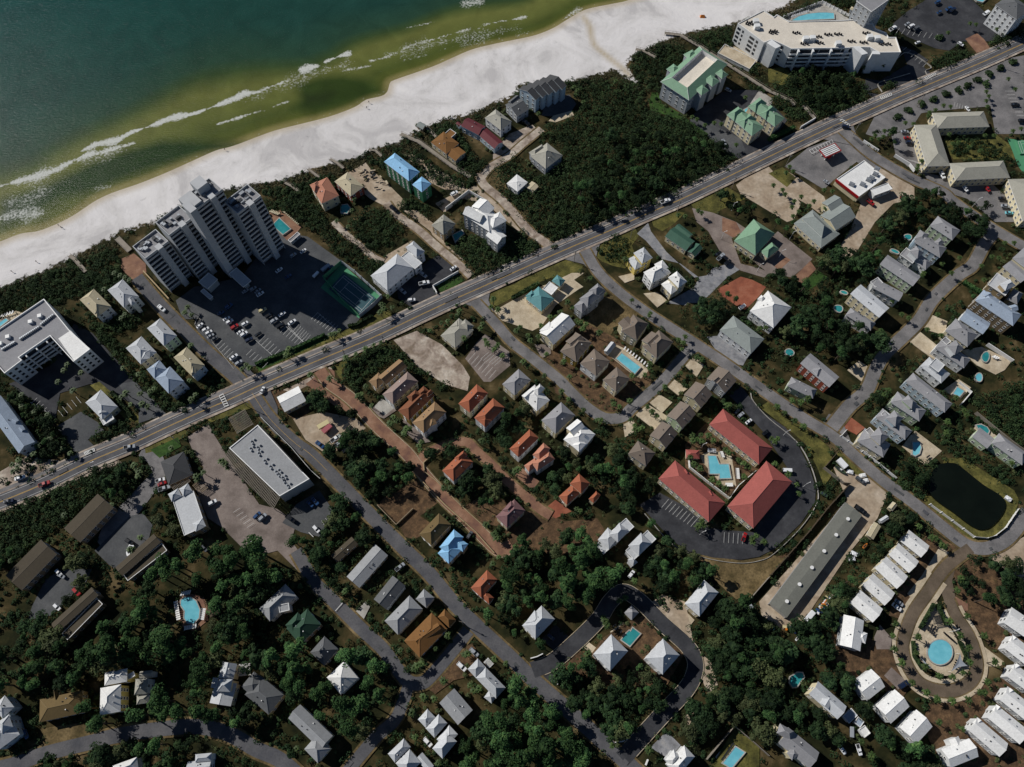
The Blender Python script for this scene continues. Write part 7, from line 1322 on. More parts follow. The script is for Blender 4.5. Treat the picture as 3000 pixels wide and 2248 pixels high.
CARS = [
 ((0,1),'the lane beside the tower',[('white','sedan',1368,988,1440,1045,'driving on')]),
 ((0,1),'the inner kerb row of the tower car park',[('white','sedan',1710,1185,1757,1145,'first in'),('white','suv',1757,1215,1810,1182,'second in'),('white','suv',1783,1243,1840,1207,'third in'),('silver','sedan',1797,1272,1855,1237,'fourth in'),('grey','sedan',1830,1295,1887,1255,'fifth in'),('white','sedan',1992,1460,2060,1412,'alone further down'),('silver','suv',2037,1508,2100,1465,'last in')]),
 ((0,1),'the shaded middle rows of the tower car park',[('white','sedan',1935,1120,1992,1090,'front left in'),('white','suv',1960,1152,2020,1112,'behind it in'),('blue','suv',1950,1025,2012,975,'upper left in'),('blue','sedan',1887,1067,1940,1042,'upper far left in'),('silver','sedan',2100,882,2150,850,'nearest the canopy in'),('silver','suv',2168,862,2216,832,'beside the canopy in')]),
 ((0,1),'the sunlit edge row of the tower car park',[('red','suv',2000,1200,2067,1155,'bright in'),('white','suv',2093,1167,2150,1130,'right of the red one in'),('white','sedan',2055,1237,2110,1202,'below the red one in'),('white','suv',2083,1262,2145,1217,'second below the red one in'),('navy','suv',2125,1307,2190,1270,'at the end of')]),
 ((1,1),'the shaded part of the tower car park',[('white','sedan',175,707,232,665,'alone in'),('silver','suv',300,577,350,540,'upper left in'),('white','sedan',387,540,437,502,'uppermost in'),('blue','pickup',620,690,665,650,'beside the trailer in'),('silver','sedan',2,882,40,850,'left end of'),('white','sedan',10,912,72,872,'lower left in'),('blue','sedan',265,750,300,728,'faintly seen in')]),
 ((1,1),'the sunlit lower rows of the tower car park',[('tan','suv',28,1052,97,1015,'at the upper left of'),('black','suv',85,1100,150,1058,'first black in'),('silver','suv',128,1148,192,1100,'between black cars in'),('white','sedan',200,1085,260,1047,'at the shadow edge of'),('black','suv',180,1188,250,1143,'second black in'),('white','sedan',283,1158,350,1113,'rightmost in'),('black','sedan',-5,1258,50,1222,'left end of')]),
 ((1,1),'the white restaurant',[('white','suv',1313,948,1382,940,'leaving the asphalt yard by'),('white','pickup',1413,808,1497,790,'parked in front of'),('silver','sedan',1240,842,1297,890,'in the shade by'),('silver','suv',1418,705,1475,747,'against the terrace wall of'),('white','sedan',1680,688,1735,650,'at the far kerb opposite')]),
 ((1,1),'the beach building site',[('black','suv',1160,130,1225,185,'on the sandy drive below'),('white','suv',1683,42,1745,8,'on the sandy lane right of')]),
 ((2,1),'the main road by the scrub wood',[('white','pickup',1283,107,1362,78,'driving along')]),
 ((2,1),'the gravel lot',[('black','sedan',1752,560,1805,527,'uppermost in'),('silver','pickup',1773,597,1827,548,'middle one in'),('black','suv',1833,642,1887,600,'lowest in')]),
 ((2,1),'the red paved lot',[('white','suv',1958,1022,2012,983,'parked on')]),
 ((3,1),'the store with the red edge',[('red','pickup',850,80,907,122,'parked behind'),('red','sedan',1140,55,1187,75,'on the sand right of')]),
 ((3,1),'the resort car park at right',[('black','sedan',1978,65,2052,70,'uppermost of three in'),('silver','sedan',2003,130,2082,140,'middle of three in'),('teal','sedan',2038,192,2112,195,'lowest of three in')]),
 ((3,0),'the main road crossing',[('navy','suv',630,1103,698,1110,'waiting at')]),
 ((3,0),'the petrol station',[('silver','sedan',475,1567,527,1600,'on the apron left of')]),
 ((3,0),'the resort blocks',[('white','suv',1480,1497,1517,1557,'parked below the middle of'),('silver','sedan',1140,1148,1210,1150,'first in the shaded row by'),('red','sedan',1165,1203,1232,1205,'second in the shaded row by'),('navy','suv',1180,1242,1250,1245,'third in the shaded row by'),('white','suv',1680,1622,1715,1665,'at the foot of'),('red','suv',1872,1625,1905,1665,'red and lowest by'),('black','sedan',2085,917,2172,920,'upper black one right of'),('black','suv',2150,1055,2222,1060,'lower black one right of'),('white','sedan',1705,937,1728,965,'above the uppermost of')]),
 ((3,0),'the hotel car park',[('white','pickup',1045,277,1097,243,'at the left of'),('white','suv',1207,253,1257,225,'second left in'),('grey','suv',1252,273,1302,242,'third left in'),('silver','sedan',1177,232,1217,205,'uppermost left in'),('white','sedan',1267,388,1307,370,'alone in the middle of'),('white','suv',1630,380,1682,408,'by the drive of'),('white','suv',1855,142,1903,108,'at the upper right of')]),
 ((3,0),'the tower block shadow',[('blue','suv',1437,42,1482,20,'first in'),('blue','sedan',1530,102,1582,72,'second in'),('navy','suv',1565,112,1612,82,'third in'),('blue','sedan',1455,127,1492,105,'fourth in')]),
 ((2,0),'the green condominium',[('silver','sedan',1815,1215,1842,1268,'on the drive below'),('silver','suv',1838,778,1892,802,'in the shadow right of')]),
 ((2,0),'the grey gabled beach house',[('black','suv',88,1055,150,1092,'in the shade below')]),
 ((0,2),'the main road at lower left',[('silver','pickup',1085,562,1177,547,'driving uphill on'),('red','pickup',350,890,440,857,'driving on'),('navy','sedan',40,1030,132,1012,'nearest the left edge on')]),
 ((0,2),'the main road verge under the palms',[('white','sedan',137,835,232,805,'half hidden beside')]),
 ((0,2),'the dark shingled restaurant',[('white','pickup',1355,850,1432,830,'upper one of three left of'),('red','sedan',1370,885,1447,855,'middle one of three left of'),('silver','pickup',1383,928,1477,895,'lowest of three left of')]),
 ((0,2),'the long white roofed shop',[('white','suv',1803,1057,1882,1012,'in the open right of'),('grey','suv',1752,1412,1792,1450,'in shade below'),('white','suv',2160,1395,2225,1360,'on the pavers far right of')]),
 ((0,2),'the brown apartment blocks',[('black','suv',1095,1350,1160,1395,'beside the boat between'),('white','suv',497,1618,540,1660,'under trees between')]),
 ((1,2),'the side road junction',[('white','sedan',47,97,75,33,'waiting at')]),
 ((1,2),'the dirt yard of trailers',[('blue','sedan',523,507,592,563,'alone in the open of'),('white','pickup',655,507,732,455,'first of three in'),('silver','pickup',677,553,757,508,'second of three in'),('black','suv',752,603,838,560,'third of three in')]),
 ((1,2),'the commercial block',[('white','suv',500,1235,552,1292,'beside the striped bays below'),('blue','sedan',447,1025,497,1067,'first in the shadow behind'),('blue','sedan',487,993,543,1053,'second in the shadow behind'),('black','pickup',270,1150,340,1200,'under the wall end of')]),  # both sedans are white cars, their shade put into the blue paint
 ((1,2),'the paver square',[('white','sedan',-5,1388,52,1418,'on the lower part of'),('blue','suv',-15,1175,45,1115,'left of two parked on'),('silver','suv',30,1192,97,1130,'right of two parked on')]),
 ((1,2),'the oaks by the side road',[('silver','pickup',1213,1617,1282,1562,'parked under'),]),
 ((1,2),'the bright blue roofed house',[('grey','suv',1827,1345,1868,1280,'dark, above')]),
 ((2,2),'the motel',[('red','pickup',1990,1362,2013,1300,'in the bay row below'),('black','sedan',1925,262,1958,232,'first in the upper row behind'),('silver','suv',1957,292,1992,262,'second in the upper row behind'),('white','sedan',2020,350,2062,318,'third in the upper row behind'),('black','suv',2165,445,2203,415,'fourth in the upper row behind')]),
 ((2,2),'the twin white deck houses',[('white','suv',1013,1672,1045,1630,'on the drive below')]),
 ((3,2),'the storage yard',[('black','pickup',735,1057,847,1137,'at the upper end of'),('green','sedan',447,945,510,982,'outside the fence of'),('grey','suv',750,812,822,862,'under a cover at the top of')]),
 ((3,3),'the fourth white bungalow',[('white','sedan',1063,245,1145,308,'lower of two beside'),('silver','sedan',1085,213,1162,265,'upper of two beside')]),
 ((3,3),'the left half shaded bungalow',[('navy','suv',1120,972,1200,918,'in deep shade right of')]),
 ((3,3),'the drive at the foot of the grey gabled house',[('white','sedan',618,1482,652,1532,'left of two on'),('white','pickup',763,1462,792,1552,'right of two on')]),
 ((1,3),'the orange brown shingled house',[('silver','suv',1850,632,1922,702,'at the road end of the drive by'),('white','suv',1743,755,1817,825,'on the drive opposite')]),
 ((1,3),'the clustered pyramid roofs',[('white','suv',1453,1403,1520,1478,'on the straw left of')]),
 ((0,3),'the lower left brown block',[('red','suv',645,115,702,175,'in the court above'),('white','suv',478,253,532,302,'behind the palm above')]),
 ((0,3),'the pale blue house at left',[('blue','suv',225,1345,245,1400,'in the shadow right of')]),
 ((0,3),'the court at the top',[('silver','sedan',515,-5,562,20,'cut off at the top of')]),
 ((2,3),'the blue shaded house',[('navy','suv',303,508,367,562,'in the shade of')]),
]
for t, where, lst in CARS:
    for col, kind, x0, y0, x1, y1, how in lst:
        car(t, (x0, y0), (x1, y1), col, kind, ' '.join(f"{col} {'pickup' if kind == 'pickup' else ('suv' if kind == 'suv' else 'car')} {how} {where}".split()[:16]))
# trailers, boats, vans
def boxy(t, A, B, C, z, m, label, name='trailer', cat='trailer', topm=None):
    R = Rect(t, A, B, C, z); org = (float(R.o[0]), float(R.o[1]), LAYER[0]); root = empty(name, org); tag(root, label, cat)
    b = MB(); X, Y = R.L/2, R.W/2; b.prism([R.P(-X+.1, -Y), R.P(X-.1, -Y), R.P(X, -Y+.1), R.P(X, Y-.1), R.P(X-.1, Y), R.P(-X+.1, Y), R.P(-X, Y-.1), R.P(-X, -Y+.1)], .55+LAYER[0], z, 0, bottom=True); b.build('body', m, root, org)
    b = MB(); b.prism(R.quad(.15), z+.002, z+.1, 0); b.build('roof', topm or m, root, org)
    for s in (-1, 1):
        for k in (-.25, .05): b = MB(); q = R.P(X*k, s*(Y-.12)) if X > Y else R.P(s*(X-.12), Y*k); b.box(q, tuple(R.u), .3, .3, LAYER[0], .6+LAYER[0]); b.build('wheel', 'tyre', root, org)
    b = MB(); q0, q1 = (R.P(X, 0), R.P(X+1.2, 0)) if X > Y else (R.P(0, Y), R.P(0, Y+1.2)); b.bar((*q0, .6), (*q1, .6), .08); b.build('drawbar', 'furn_dark', root, org)
boxy((1,2), (525,362),(545,397),(637,342), 2.8, 'car_tan', 'cream box trailer on the dirt yard beside the pink one')
boxy((1,2), (560,402),(590,432),(662,372), 2.8, 'car_pink', 'faded pink box trailer on the dirt yard')
boxy((1,1), (555,668),(575,688),(645,635), 2.8, 'car_silver', 'long silver box trailer in the tower shadow')
boxy((1,1), (483,728),(500,740),(545,695), 2.6, 'car_white', 'white van like trailer in the tower shadow')
boxy((3,2), (590,668),(625,640),(702,705), 3, 'car_white', 'white coach with dark roof stripes in the boat store', 'coach', 'coach')
boxy((3,2), (130,735),(133,765),(212,758), 3, 'car_white', 'white box van with red cab in the motel car park', 'delivery_van', 'van')
boxy((2,3), (2018,278),(2035,305),(2088,275), 2, 'car_silver', 'silver trailer, upper of two at the edge of the wood')
boxy((2,3), (2055,325),(2078,350),(2115,310), 2, 'car_white', 'white trailer, lower of two at the edge of the wood')
boxy((3,3), (310,380),(345,412),(415,328), 2.6, 'car_white', 'dirty white box trailer at the lower corner of the storage yard')
boxy((3,3), (712,1308),(712,1400),(745,1400), 2.2, 'car_silver', 'boat trailer like frame parked on the drive below the carports')
for i in range(5):
    boxy((1,2), (740+i*32,385+i*22),(758+i*32,402+i*22),(812+i*26,360+i*24), 1.1, 'furn_dark', ['first','second','third','fourth','fifth'][i]+' low dark flat trailer from the top in the dirt yard row', 'flat_trailer', 'trailer', 'wood_grey')
def boat(t, p0, p1, label, w=1.2, m='car_white', name='boat', lz=None):
    a, c = tp(t, *p0, .5), tp(t, *p1, .5); L = math.dist(a, c)/2; root = empty(name, ((a[0]+c[0])/2, (a[1]+c[1])/2, LAYER[0] if lz is None else lz), math.atan2(c[1]-a[1], c[0]-a[0])); tag(root, label, 'kayak' if w < .8 else 'boat')
    b = MB(); secs = []
    for k, (x, ww) in enumerate(((-1, .85), (-.5, 1), (0, 1), (.5, .8), (.85, .4), (1, .05))):
        y = ww*w; secs.append((x*L, [(-y*.5, .1), (-y, .5*w+.3), (-y*.8, .5*w+.32), (y*.8, .5*w+.32), (y, .5*w+.3), (y*.5, .1)]))
    loft(b, secs); b.build('hull', m, root)
    b = MB(); b.prism([(-L*.8, -w*.6), (L*.3, -w*.6), (L*.6, 0), (L*.3, w*.6), (-L*.8, w*.6)], .5*w+.33, .5*w+.36, 0); b.build('cockpit', 'furn_dark', root)
    if w > .9: b = MB(); b.prism([(-L*.2, -w*.3), (L*.15, -w*.3), (L*.15, w*.3), (-L*.2, w*.3)], .5*w+.37, .5*w+1.1, 0); b.build('console', 'trim_white', root); b = MB(); b.prism([(-L*1.08, -.2), (-L*.98, -.2), (-L*.98, .2), (-L*1.08, .2)], .3, 1.2, 0); b.build('outboard_motor', 'furn_dark', root)
boat((0,2), (1150,1400), (1112,1497), 'white motor boat on the asphalt between the brown blocks', 1.3)
boat((3,2), (575,722), (665,785), 'dark camouflage motor boat in the boat store', .95, 'car_green')
for (x0, y0, x1, y1, m, t, lb) in ((812,1425,850,1385,'car_orange',(3,2),'orange kayak on the scrap heap'),(762,1495,785,1465,'car_green',(3,2),'green kayak below the orange one'),(0,450,28,425,'car_blue',(3,3),'pale blue kayak, first by the yard bend'),(5,465,38,440,'car_green',(3,3),'green kayak, second by the yard bend'),(20,485,52,455,'car_teal',(3,3),'teal kayak, third by the yard bend'),(232,565,290,490,'car_white',(3,3),'white hull lying in scrub below the storage yard')): boat(t, (x0, y0), (x1, y1), lb, .5, m, 'kayak')
rr = random.Random(3)
for i, (x, y, m) in enumerate([(735,1475,'car_white'),(715,1520,'car_white'),(700,770,'car_white'),(810,800,'trim_white'),(830,845,'trim_white'),(2065,1000,'car_white')]):
    c = tp((3,2), x, y); b = MB(); b.box(c, unit((1, rr.uniform(-1, 1))), 1.4, .9, .2, 1.5); b.box(c, (1, 0), .8, .6, 1.501, 1.8)
    tag(b.build('covered_cart', m, None, (*c, 0)), ['white covered cart beside the kayaks', 'second white covered cart below the kayaks', 'small pale cover beside the camouflage boat', 'white board crate on the verge of the boat store', 'second white crate on the verge of the boat store', 'small white pump cover at the right end of the pond'][i], 'cart' if i < 2 else 'cover')
rr = random.Random(5)
for i in range(46):
    k = rr.random(); x, y = (440+110*k+rr.uniform(-25, 25), 330-150*k+rr.uniform(-25, 25)) if i < 34 else (rr.uniform(150, 320), rr.uniform(430, 500)); c = tp((3,3), x-20, y)
    b = MB(); b.box(c, unit((1, rr.uniform(-2, 2))), rr.uniform(.3, .9), rr.uniform(.2, .6), LAYER[0]-.1, LAYER[0]+rr.uniform(.3, 1))
    tag(b.build('crate', ['car_blue', 'car_tan', 'car_white', 'wood_grey', 'car_navy', 'car_orange'][i % 6], None, (*c, 0)), 'crate or bin in the scrap heap at the storage yard edge', 'crate', 'bins and crates heaped along the storage yard')
for i in range(50):
    x, y = rr.uniform(880, 1200), rr.uniform(1480, 1650); 
    if not pip([(880,1490),(980,1460),(1060,1520),(1210,1640),(1120,1700),(1000,1600)], x, y): continue
    c = tp((1,0), x, y); b = MB(); b.box(c, unit((1, rr.uniform(-2, 2))), rr.uniform(.4, 1.6), rr.uniform(.1, .5), LAYER[0]-.1, LAYER[0]+rr.uniform(.2, .7)); tag(b.build('timber_stack', ['wood_grey', 'concrete_tan', 'furn_dark'][i % 3], None, (*c, 0)), 'timber and panels lying on the beach building site', 'timber stack', 'building material on the open site')
# ---------------------------------------------------------------- loungers, sails, people, poles
LME = None
def lounger(t, x, y, rz, label, group, m='trim_white', z=None):
    q = tp(t, x, y); root = empty('sun_lounger', (*q, LAYER[0]+.02 if z is None else z), rz); tag(root, label, 'sun lounger', group)
    key = 'lng'+m
    if key not in CARME:
        out = []; b = MB(); b.prism([(-.95, -.35), (.35, -.35), (.35, .35), (-.95, .35)], .3, .4, 0, bottom=True); out.append(('seat', b))
        b = MB(); b.v = [(.35, -.35, .4), (.35, .35, .4), (.95, .35, .85), (.95, -.35, .85), (.35, -.35, .3), (.35, .35, .3), (.95, .35, .75), (.95, -.35, .75)]; b.f = [(0, 3, 2, 1), (4, 5, 6, 7), (0, 4, 7, 3), (1, 2, 6, 5), (2, 3, 7, 6)]; b.m = [0]*5; out.append(('backrest', b))
        CARME[key] = []
        for pn, b in out: me = bpy.data.meshes.new(pn); me.from_pydata(b.v, [], b.f); me.materials.append(M(m)); me.update(); CARME[key].append((pn, me))
        b = MB(); b.box((0, 0), (1, 0), .04, .04, -.02, .3); me = bpy.data.meshes.new('leg'); me.from_pydata(b.v, [], b.f); me.materials.append(M(m)); me.update(); CARME[key].append(('leg', me))
    for pn, me in CARME[key]:
        if pn == 'leg':
            for sx in (-.85, .3):
                for sy in (-.3, .3): inst('leg', me, root, (sx, sy, 0))
        else: inst(pn, me, root)
def lrow(t, a, b_, n, rz, label, m='trim_white'):
    for i in range(n):
        k = i/max(1, n-1); lounger(t, a[0]+(b_[0]-a[0])*k, a[1]+(b_[1]-a[1])*k, rz, label, label, m)
lrow((2,1), (970,1365), (1165,1510), 9, -.7+math.pi/2+.1, 'white sun lounger beside the long cottage pool')
lrow((2,2), (1800,600), (1815,640), 4, math.pi, 'white sun lounger in the upper row at the motel pool'); lrow((2,2), (1938,745), (1945,825), 7, math.pi, 'white sun lounger in the right hand row at the motel pool')
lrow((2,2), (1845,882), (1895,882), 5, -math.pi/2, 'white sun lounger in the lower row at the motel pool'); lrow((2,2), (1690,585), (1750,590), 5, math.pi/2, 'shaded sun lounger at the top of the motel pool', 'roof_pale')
lrow((0,3), (1530,235), (1555,380), 9, .3, 'white sun lounger left of the kidney pool'); lrow((0,3), (1580,165), (1650,150), 5, 1.3, 'white sun lounger above the kidney pool'); lrow((0,3), (1770,295), (1755,380), 6, 3, 'white sun lounger right of the kidney pool'); lrow((0,3), (1610,460), (1700,440), 6, -1.4, 'white sun lounger below the kidney pool')
lrow((3,3), (1515,505), (1590,570), 7, 2.4, 'dark sun lounger right of the round pool', 'furn_dark'); lrow((3,3), (1345,440), (1420,510), 6, 1.2, 'dark sun lounger above the round pool', 'furn_dark'); lrow((3,3), (1400,455), (1430,460), 2, 1.2, 'dark sun lounger in the second row above the round pool', 'furn_dark'); lrow((3,3), (1620,740), (1600,800), 4, 2.8, 'dark sun lounger in the shade of the larger sail', 'furn_dark')
lrow((2,3), (1815,1580), (1895,1465), 5, .8, 'dark sun lounger beside the fenced rectangular pool', 'furn_dark')
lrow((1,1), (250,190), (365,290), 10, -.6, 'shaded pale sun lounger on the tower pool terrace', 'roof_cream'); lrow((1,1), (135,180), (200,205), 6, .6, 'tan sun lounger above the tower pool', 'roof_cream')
lrow((3,0), (200,160), (340,115), 10, 1.1, 'sun lounger behind the curved hotel pool', 'roof_pale'); lrow((0,1), (5,1095), (120,1055), 6, 1.2, 'white sun lounger behind the left condominium')
lrow((3,1), (1935,1435), (1965,1450), 3, .2, 'sun lounger on the tan terrace by the oval pool'); lrow((2,3), (880,440), (960,520), 4, .8, 'dark sun lounger by the L shaped pool', 'furn_dark'); lrow((3,2), (1370,640), (1390,660), 2, .6, 'dark sun lounger on the tan terrace by the pond', 'furn_dark')
for tri, lb in (([(1580,832),(1660,672),(1722,782)], 'larger grey triangular shade sail right of the round pool'), ([(1330,720),(1420,800),(1345,770)], 'smaller grey shade sail left of the round pool')):
    P3 = [(*tp((3,3), x, y, z), z) for (x, y), z in zip(tri, (2.6, 4, 2.9))]; o = (P3[0][0], P3[0][1], 0); root = empty('shade_sail', o); tag(root, lb, 'shade sail')
    b = MB(); nn = 5
    c = Vector([sum(p[k] for p in P3)/3 for k in range(3)])-Vector((0, 0, .5)); ring = []
    for i in range(3):
        a, d = Vector(P3[i]), Vector(P3[(i+1) % 3])
        for k in range(nn): s = k/nn; p = a.lerp(d, s); ring.append(p.lerp(c, .32*math.sin(math.pi*s)))
    for i in range(len(ring)):
        q0, q1 = ring[i], ring[(i+1) % len(ring)]; b.poly([q0, q1, c]); dn = Vector((0, 0, -.04)); b.poly([c+dn, q1+dn, q0+dn])
        b.poly([q0+dn, q1+dn, q1, q0])
    b.build('canopy', 'sail', root, o)
    for p in P3: b = MB(); b.bar((p[0], p[1], 0), p, .08); b.build('mast', 'trim_white', root, o)
def person_mesh(pose, cm):
    V = [(0,0,.95),(0,0,1.2),(0,.0,1.45),(0,0,1.52),(0,.02,1.66),(.0,0,1.74),(-.1,0,.9),(-.13,pose*.18,.5),(-.13,pose*.28-.05,.06),(-.13,pose*.28+.12,.03),(.1,0,.9),(.13,-pose*.16,.5),(.13,-pose*.3-.06,.06),(.13,-pose*.3+.11,.03),(-.2,0,1.42),(-.25,-pose*.12,1.15),(-.25,-pose*.05+.08,.88),(.2,0,1.42),(.25,pose*.12,1.15),(.25,pose*.2,.9)]
    Ed = [(0,1),(1,2),(2,3),(3,4),(4,5),(0,6),(6,7),(7,8),(8,9),(0,10),(10,11),(11,12),(12,13),(2,14),(14,15),(15,16),(2,17),(17,18),(18,19)]
    rad = [.14,.14,.15,.06,.1,.07,.09,.07,.045,.04,.09,.07,.045,.04,.07,.05,.035,.07,.05,.035]
    me = bpy.data.meshes.new('person'); me.from_pydata(V, Ed, []); o = bpy.data.objects.new('tmp', me); COL.objects.link(o)
    md = o.modifiers.new('s', 'SKIN'); 
    for i, r in enumerate(rad): me.skin_vertices[0].data[i].radius = (r, r)
    me.skin_vertices[0].data[0].use_root = True
    sb = o.modifiers.new('u', 'SUBSURF'); sb.levels = 1
    dg = bpy.context.evaluated_depsgraph_get(); m2 = bpy.data.meshes.new_from_object(o.evaluated_get(dg)); bpy.data.objects.remove(o)
    m2.materials.clear(); m2.materials.append(M('skin')); m2.materials.append(M(cm))
    for p in m2.polygons: p.material_index = 1 if .35 < p.center.z < 1.46 and abs(p.center.x) < .24 else 0
    m2.name = 'person'; return m2
for i, (t, x, y, lb, rz) in enumerate([((0,0),1945,1300,'person in dark clothes walking on the sand by the waterline near the top',1.0), ((1,0),978,893,'person walking on the beach, nearer the water of two',.3), ((1,0),958,940,'person walking on the beach, farther from the water of two',.3), ((0,1),513,298,'person in dark clothes standing on the sand above the beach access, left of two',1.4), ((0,1),534,314,'person beside another on the sand, right of two',2.2), ((0,1),322,612,'person walking alone on the beach near the boardwalk',.2), ((0,1),110,697,'person walking on the beach nearest the left edge',.2)]):
    tag(inst('person', person_mesh(1 if i % 2 else .7, 'cloth_dark'), None, (*tp(t, x, y), .1), rz, (1.1, 1.1, 1.1)), lb, 'person')
q_ = tp((2,0), 1645, 148); b = MB(); b.v = [(-1.6, -1.2, 0), (1.6, -1.2, 0), (1.6, 1.2, 0), (-1.6, 1.2, 0), (-1, 0, 1.6), (1, 0, 1.6)]; b.f = [(0, 1, 5, 4), (2, 3, 4, 5), (1, 2, 5), (3, 0, 4)]; b.m = [0]*4
o_ = b.build('beach_tent', 'car_orange'); o_.location = (*q_, .1); tag(o_, 'small orange beach tent alone on the white sand at the top', 'tent')
def pole(t, x, y, h, label, arm=True, wires=False):
    q = tp(t, x, y); root = empty('utility_pole', (*q, 0)); tag(root, label, 'utility pole'); b = MB(); b.bar((0, 0, 0), (0, 0, h), .16, n=6); b.build('pole', 'wood_grey', root)
    b = MB(); b.bar((-1.3, .3, h-.6), (1.3, -.3, h-.6), .09); b.build('crossarm', 'wood_grey', root)
    b = MB(); b.bar((.4, 0, h-2.2), (.4, 0, h-1.3), .22, n=8); b.build('transformer', 'metal_grey', root)
for i, (t, x, y, h, w) in enumerate([((2,1),535,612,11,'on the lawn by the boulder bed'),((2,1),1020,412,11,'at the edge of the scrubby corner lot'),((2,1),1425,182,11,'beside the paved restaurant entrance'),((2,0),1895,1635,11,'at the sandy lot opposite the green duplexes'),((3,0),733,1170,11,'at the junction by the petrol station'),((3,0),1285,925,11,'on the grass verge above the resort car park'),((3,0),2000,582,10,'on the verge near the upper right'),((1,1),1762,1012,10,'beside the road opposite the white restaurant'),((1,1),1112,1320,10,'at the top of the bare sandy lot'),((1,1),780,1440,10,'by the white post fence of the paver street'),((0,2),2140,200,10,'left of the junction'),((0,2),1550,520,11,'on the lawn by the dark restaurant'),((1,3),1790,425,10,'at the court mouth below the orange brown house'),((3,0),150,1440,10,'on the grass beside the petrol station apron'),((0,2),110,1045,9,'at the left end of the main road verge')]):
    pole(t, x, y, h, 'wooden utility pole '+w)
def lamp(t, x, y, h, w):
    q = tp(t, x, y); root = empty('street_lamp', (*q, 0)); tag(root, 'white street lamp '+w, 'street lamp'); b = MB(); b.bar((0, 0, 0), (0, 0, h), .1, n=6); b.build('pole', 'trim_white', root)
    b = MB(); b.bar((0, 0, h), (1.2, .5, h+.2), .08); b.bar((1.2, .5, h+.15), (1.7, .7, h+.15), .2); b.build('lamp_head', 'trim_white', root)
for t, x, y, h, w in [((2,1),1805,412,7,'at the island left of the green pyramid roof'),((2,1),1895,165,7,'among the oaks of the paved entrance'),((2,1),2115,690,7,'at the lower lane below the green pyramid roof'),((3,1),185,412,7,'right of the green pyramid roof by the trees'),((3,1),92,570,7,'on the grey lot behind the green roof'),((3,1),1760,135,8,'in the resort car park bush'),((3,0),1285,1520,8,'by the resort block corner'),((2,2),1620,1310,6,'in the palm bed below the motel'),((2,2),1630,560,6,'in the palm bed above the motel pool'),((3,2),130,450,6,'in the asphalt right of the upper motel wing'),((3,2),300,895,6,'beside the right motel wing'),((3,3),1560,490,6,'near the round pool'),((0,2),820,715,5,'on the verge below the crossing hatch')]: lamp(t, x, y, h, w)
# ---------------------------------------------------------------- vegetation
def blocked_np(X, Y, shrink=0):
    out = np.zeros(X.shape, bool)
    for poly, a, b, c, d in BLOCK:
        m = (X > a) & (X < b) & (Y > c) & (Y < d) & ~out
        if m.any():
            idx = np.nonzero(m)[0]; out[idx] = inpoly(X[idx], Y[idx], poly)
    return out
def blobs(rng, C, R, H, n, size, flat=.0):
    """leaf cards over the tops of many low domes; C (k,3) base centres, R radii, H heights -> vertices (k*n*4,3)"""
    k = len(C); u = rng.random((k, n)); th = rng.random((k, n))*2*np.pi; cz = u**.8; sz = np.sqrt(1-cz**2)
    rr_ = .78+.3*rng.random((k, n)); nx, ny, nz = sz*np.cos(th), sz*np.sin(th), cz
    P = np.stack([C[:, None, 0]+nx*R[:, None]*rr_, C[:, None, 1]+ny*R[:, None]*rr_, C[:, None, 2]+nz*H[:, None]*rr_], -1)
    N = np.stack([nx, ny, nz+.35], -1)+rng.normal(0, .45, (k, n, 3)); N /= np.linalg.norm(N, axis=-1, keepdims=True)
    A = rng.normal(0, 1, (k, n, 3)); A -= (A*N).sum(-1, keepdims=True)*N; A /= np.linalg.norm(A, axis=-1, keepdims=True); B = np.cross(N, A)
    s = size*(.6+.7*rng.random((k, n, 1)))/2
    q = np.stack([P-A*s-B*s*.7, P+A*s-B*s*.7, P+A*s*.8+B*s*.8, P-A*s*.7+B*s], 2)
    return q.reshape(-1, 3)
def quads_mesh(name, V, mats, mi=None, extra_faces=None):
    n = len(V)//4; me = bpy.data.meshes.new(name); me.vertices.add(len(V)); me.vertices.foreach_set('co', V.astype(np.float32).ravel())
    me.loops.add(len(V)); me.loops.foreach_set('vertex_index', np.arange(len(V), dtype=np.int32)); me.polygons.add(n)
    me.polygons.foreach_set('loop_start', (np.arange(n)*4).astype(np.int32)); me.polygons.foreach_set('loop_total', np.full(n, 4, np.int32)); me.update(calc_edges=True)
    for m in mats: me.materials.append(M(m))
    if mi is not None: me.polygons.foreach_set('material_index', mi)
    return me
TR = np.random.default_rng(11)
def crown_v(kind, rng):
    if kind == 'pine':
        k = int(rng.integers(8, 16)); a = rng.random(k)*2*np.pi; r = np.sqrt(rng.random(k))*2.1; r[0] = 0
        C = np.stack([r*np.cos(a), r*np.sin(a), 8.2+1.4*(1-r/2)+rng.random(k)*1.3], -1); C[:, 0] *= rng.uniform(.8, 1.35); R = .55+1.1*rng.random(k)**1.5; return blobs(rng, C, R, R*.95, 74, .36)
    if kind == 'oak':
        k = int(rng.integers(10, 20)); a = rng.random(k)*2*np.pi; r = np.sqrt(rng.random(k))*2.7; r[0] = 0
        C = np.stack([r*np.cos(a), r*np.sin(a), 4.2+1.5*(1-r/2.8)+rng.random(k)*.9], -1); C[:, 0] *= rng.uniform(.75, 1.35); R = .6+1.2*rng.random(k)**1.6; return blobs(rng, C, R, R*.9, 64, .42)
    if kind == 'bush':
        k = 5; a = rng.random(k)*2*np.pi; r = rng.random(k)*.55
        C = np.stack([r*np.cos(a), r*np.sin(a), .2+rng.random(k)*.3], -1); R = .45+.25*rng.random(k); return blobs(rng, C, R, R*1.1, 26, .3)
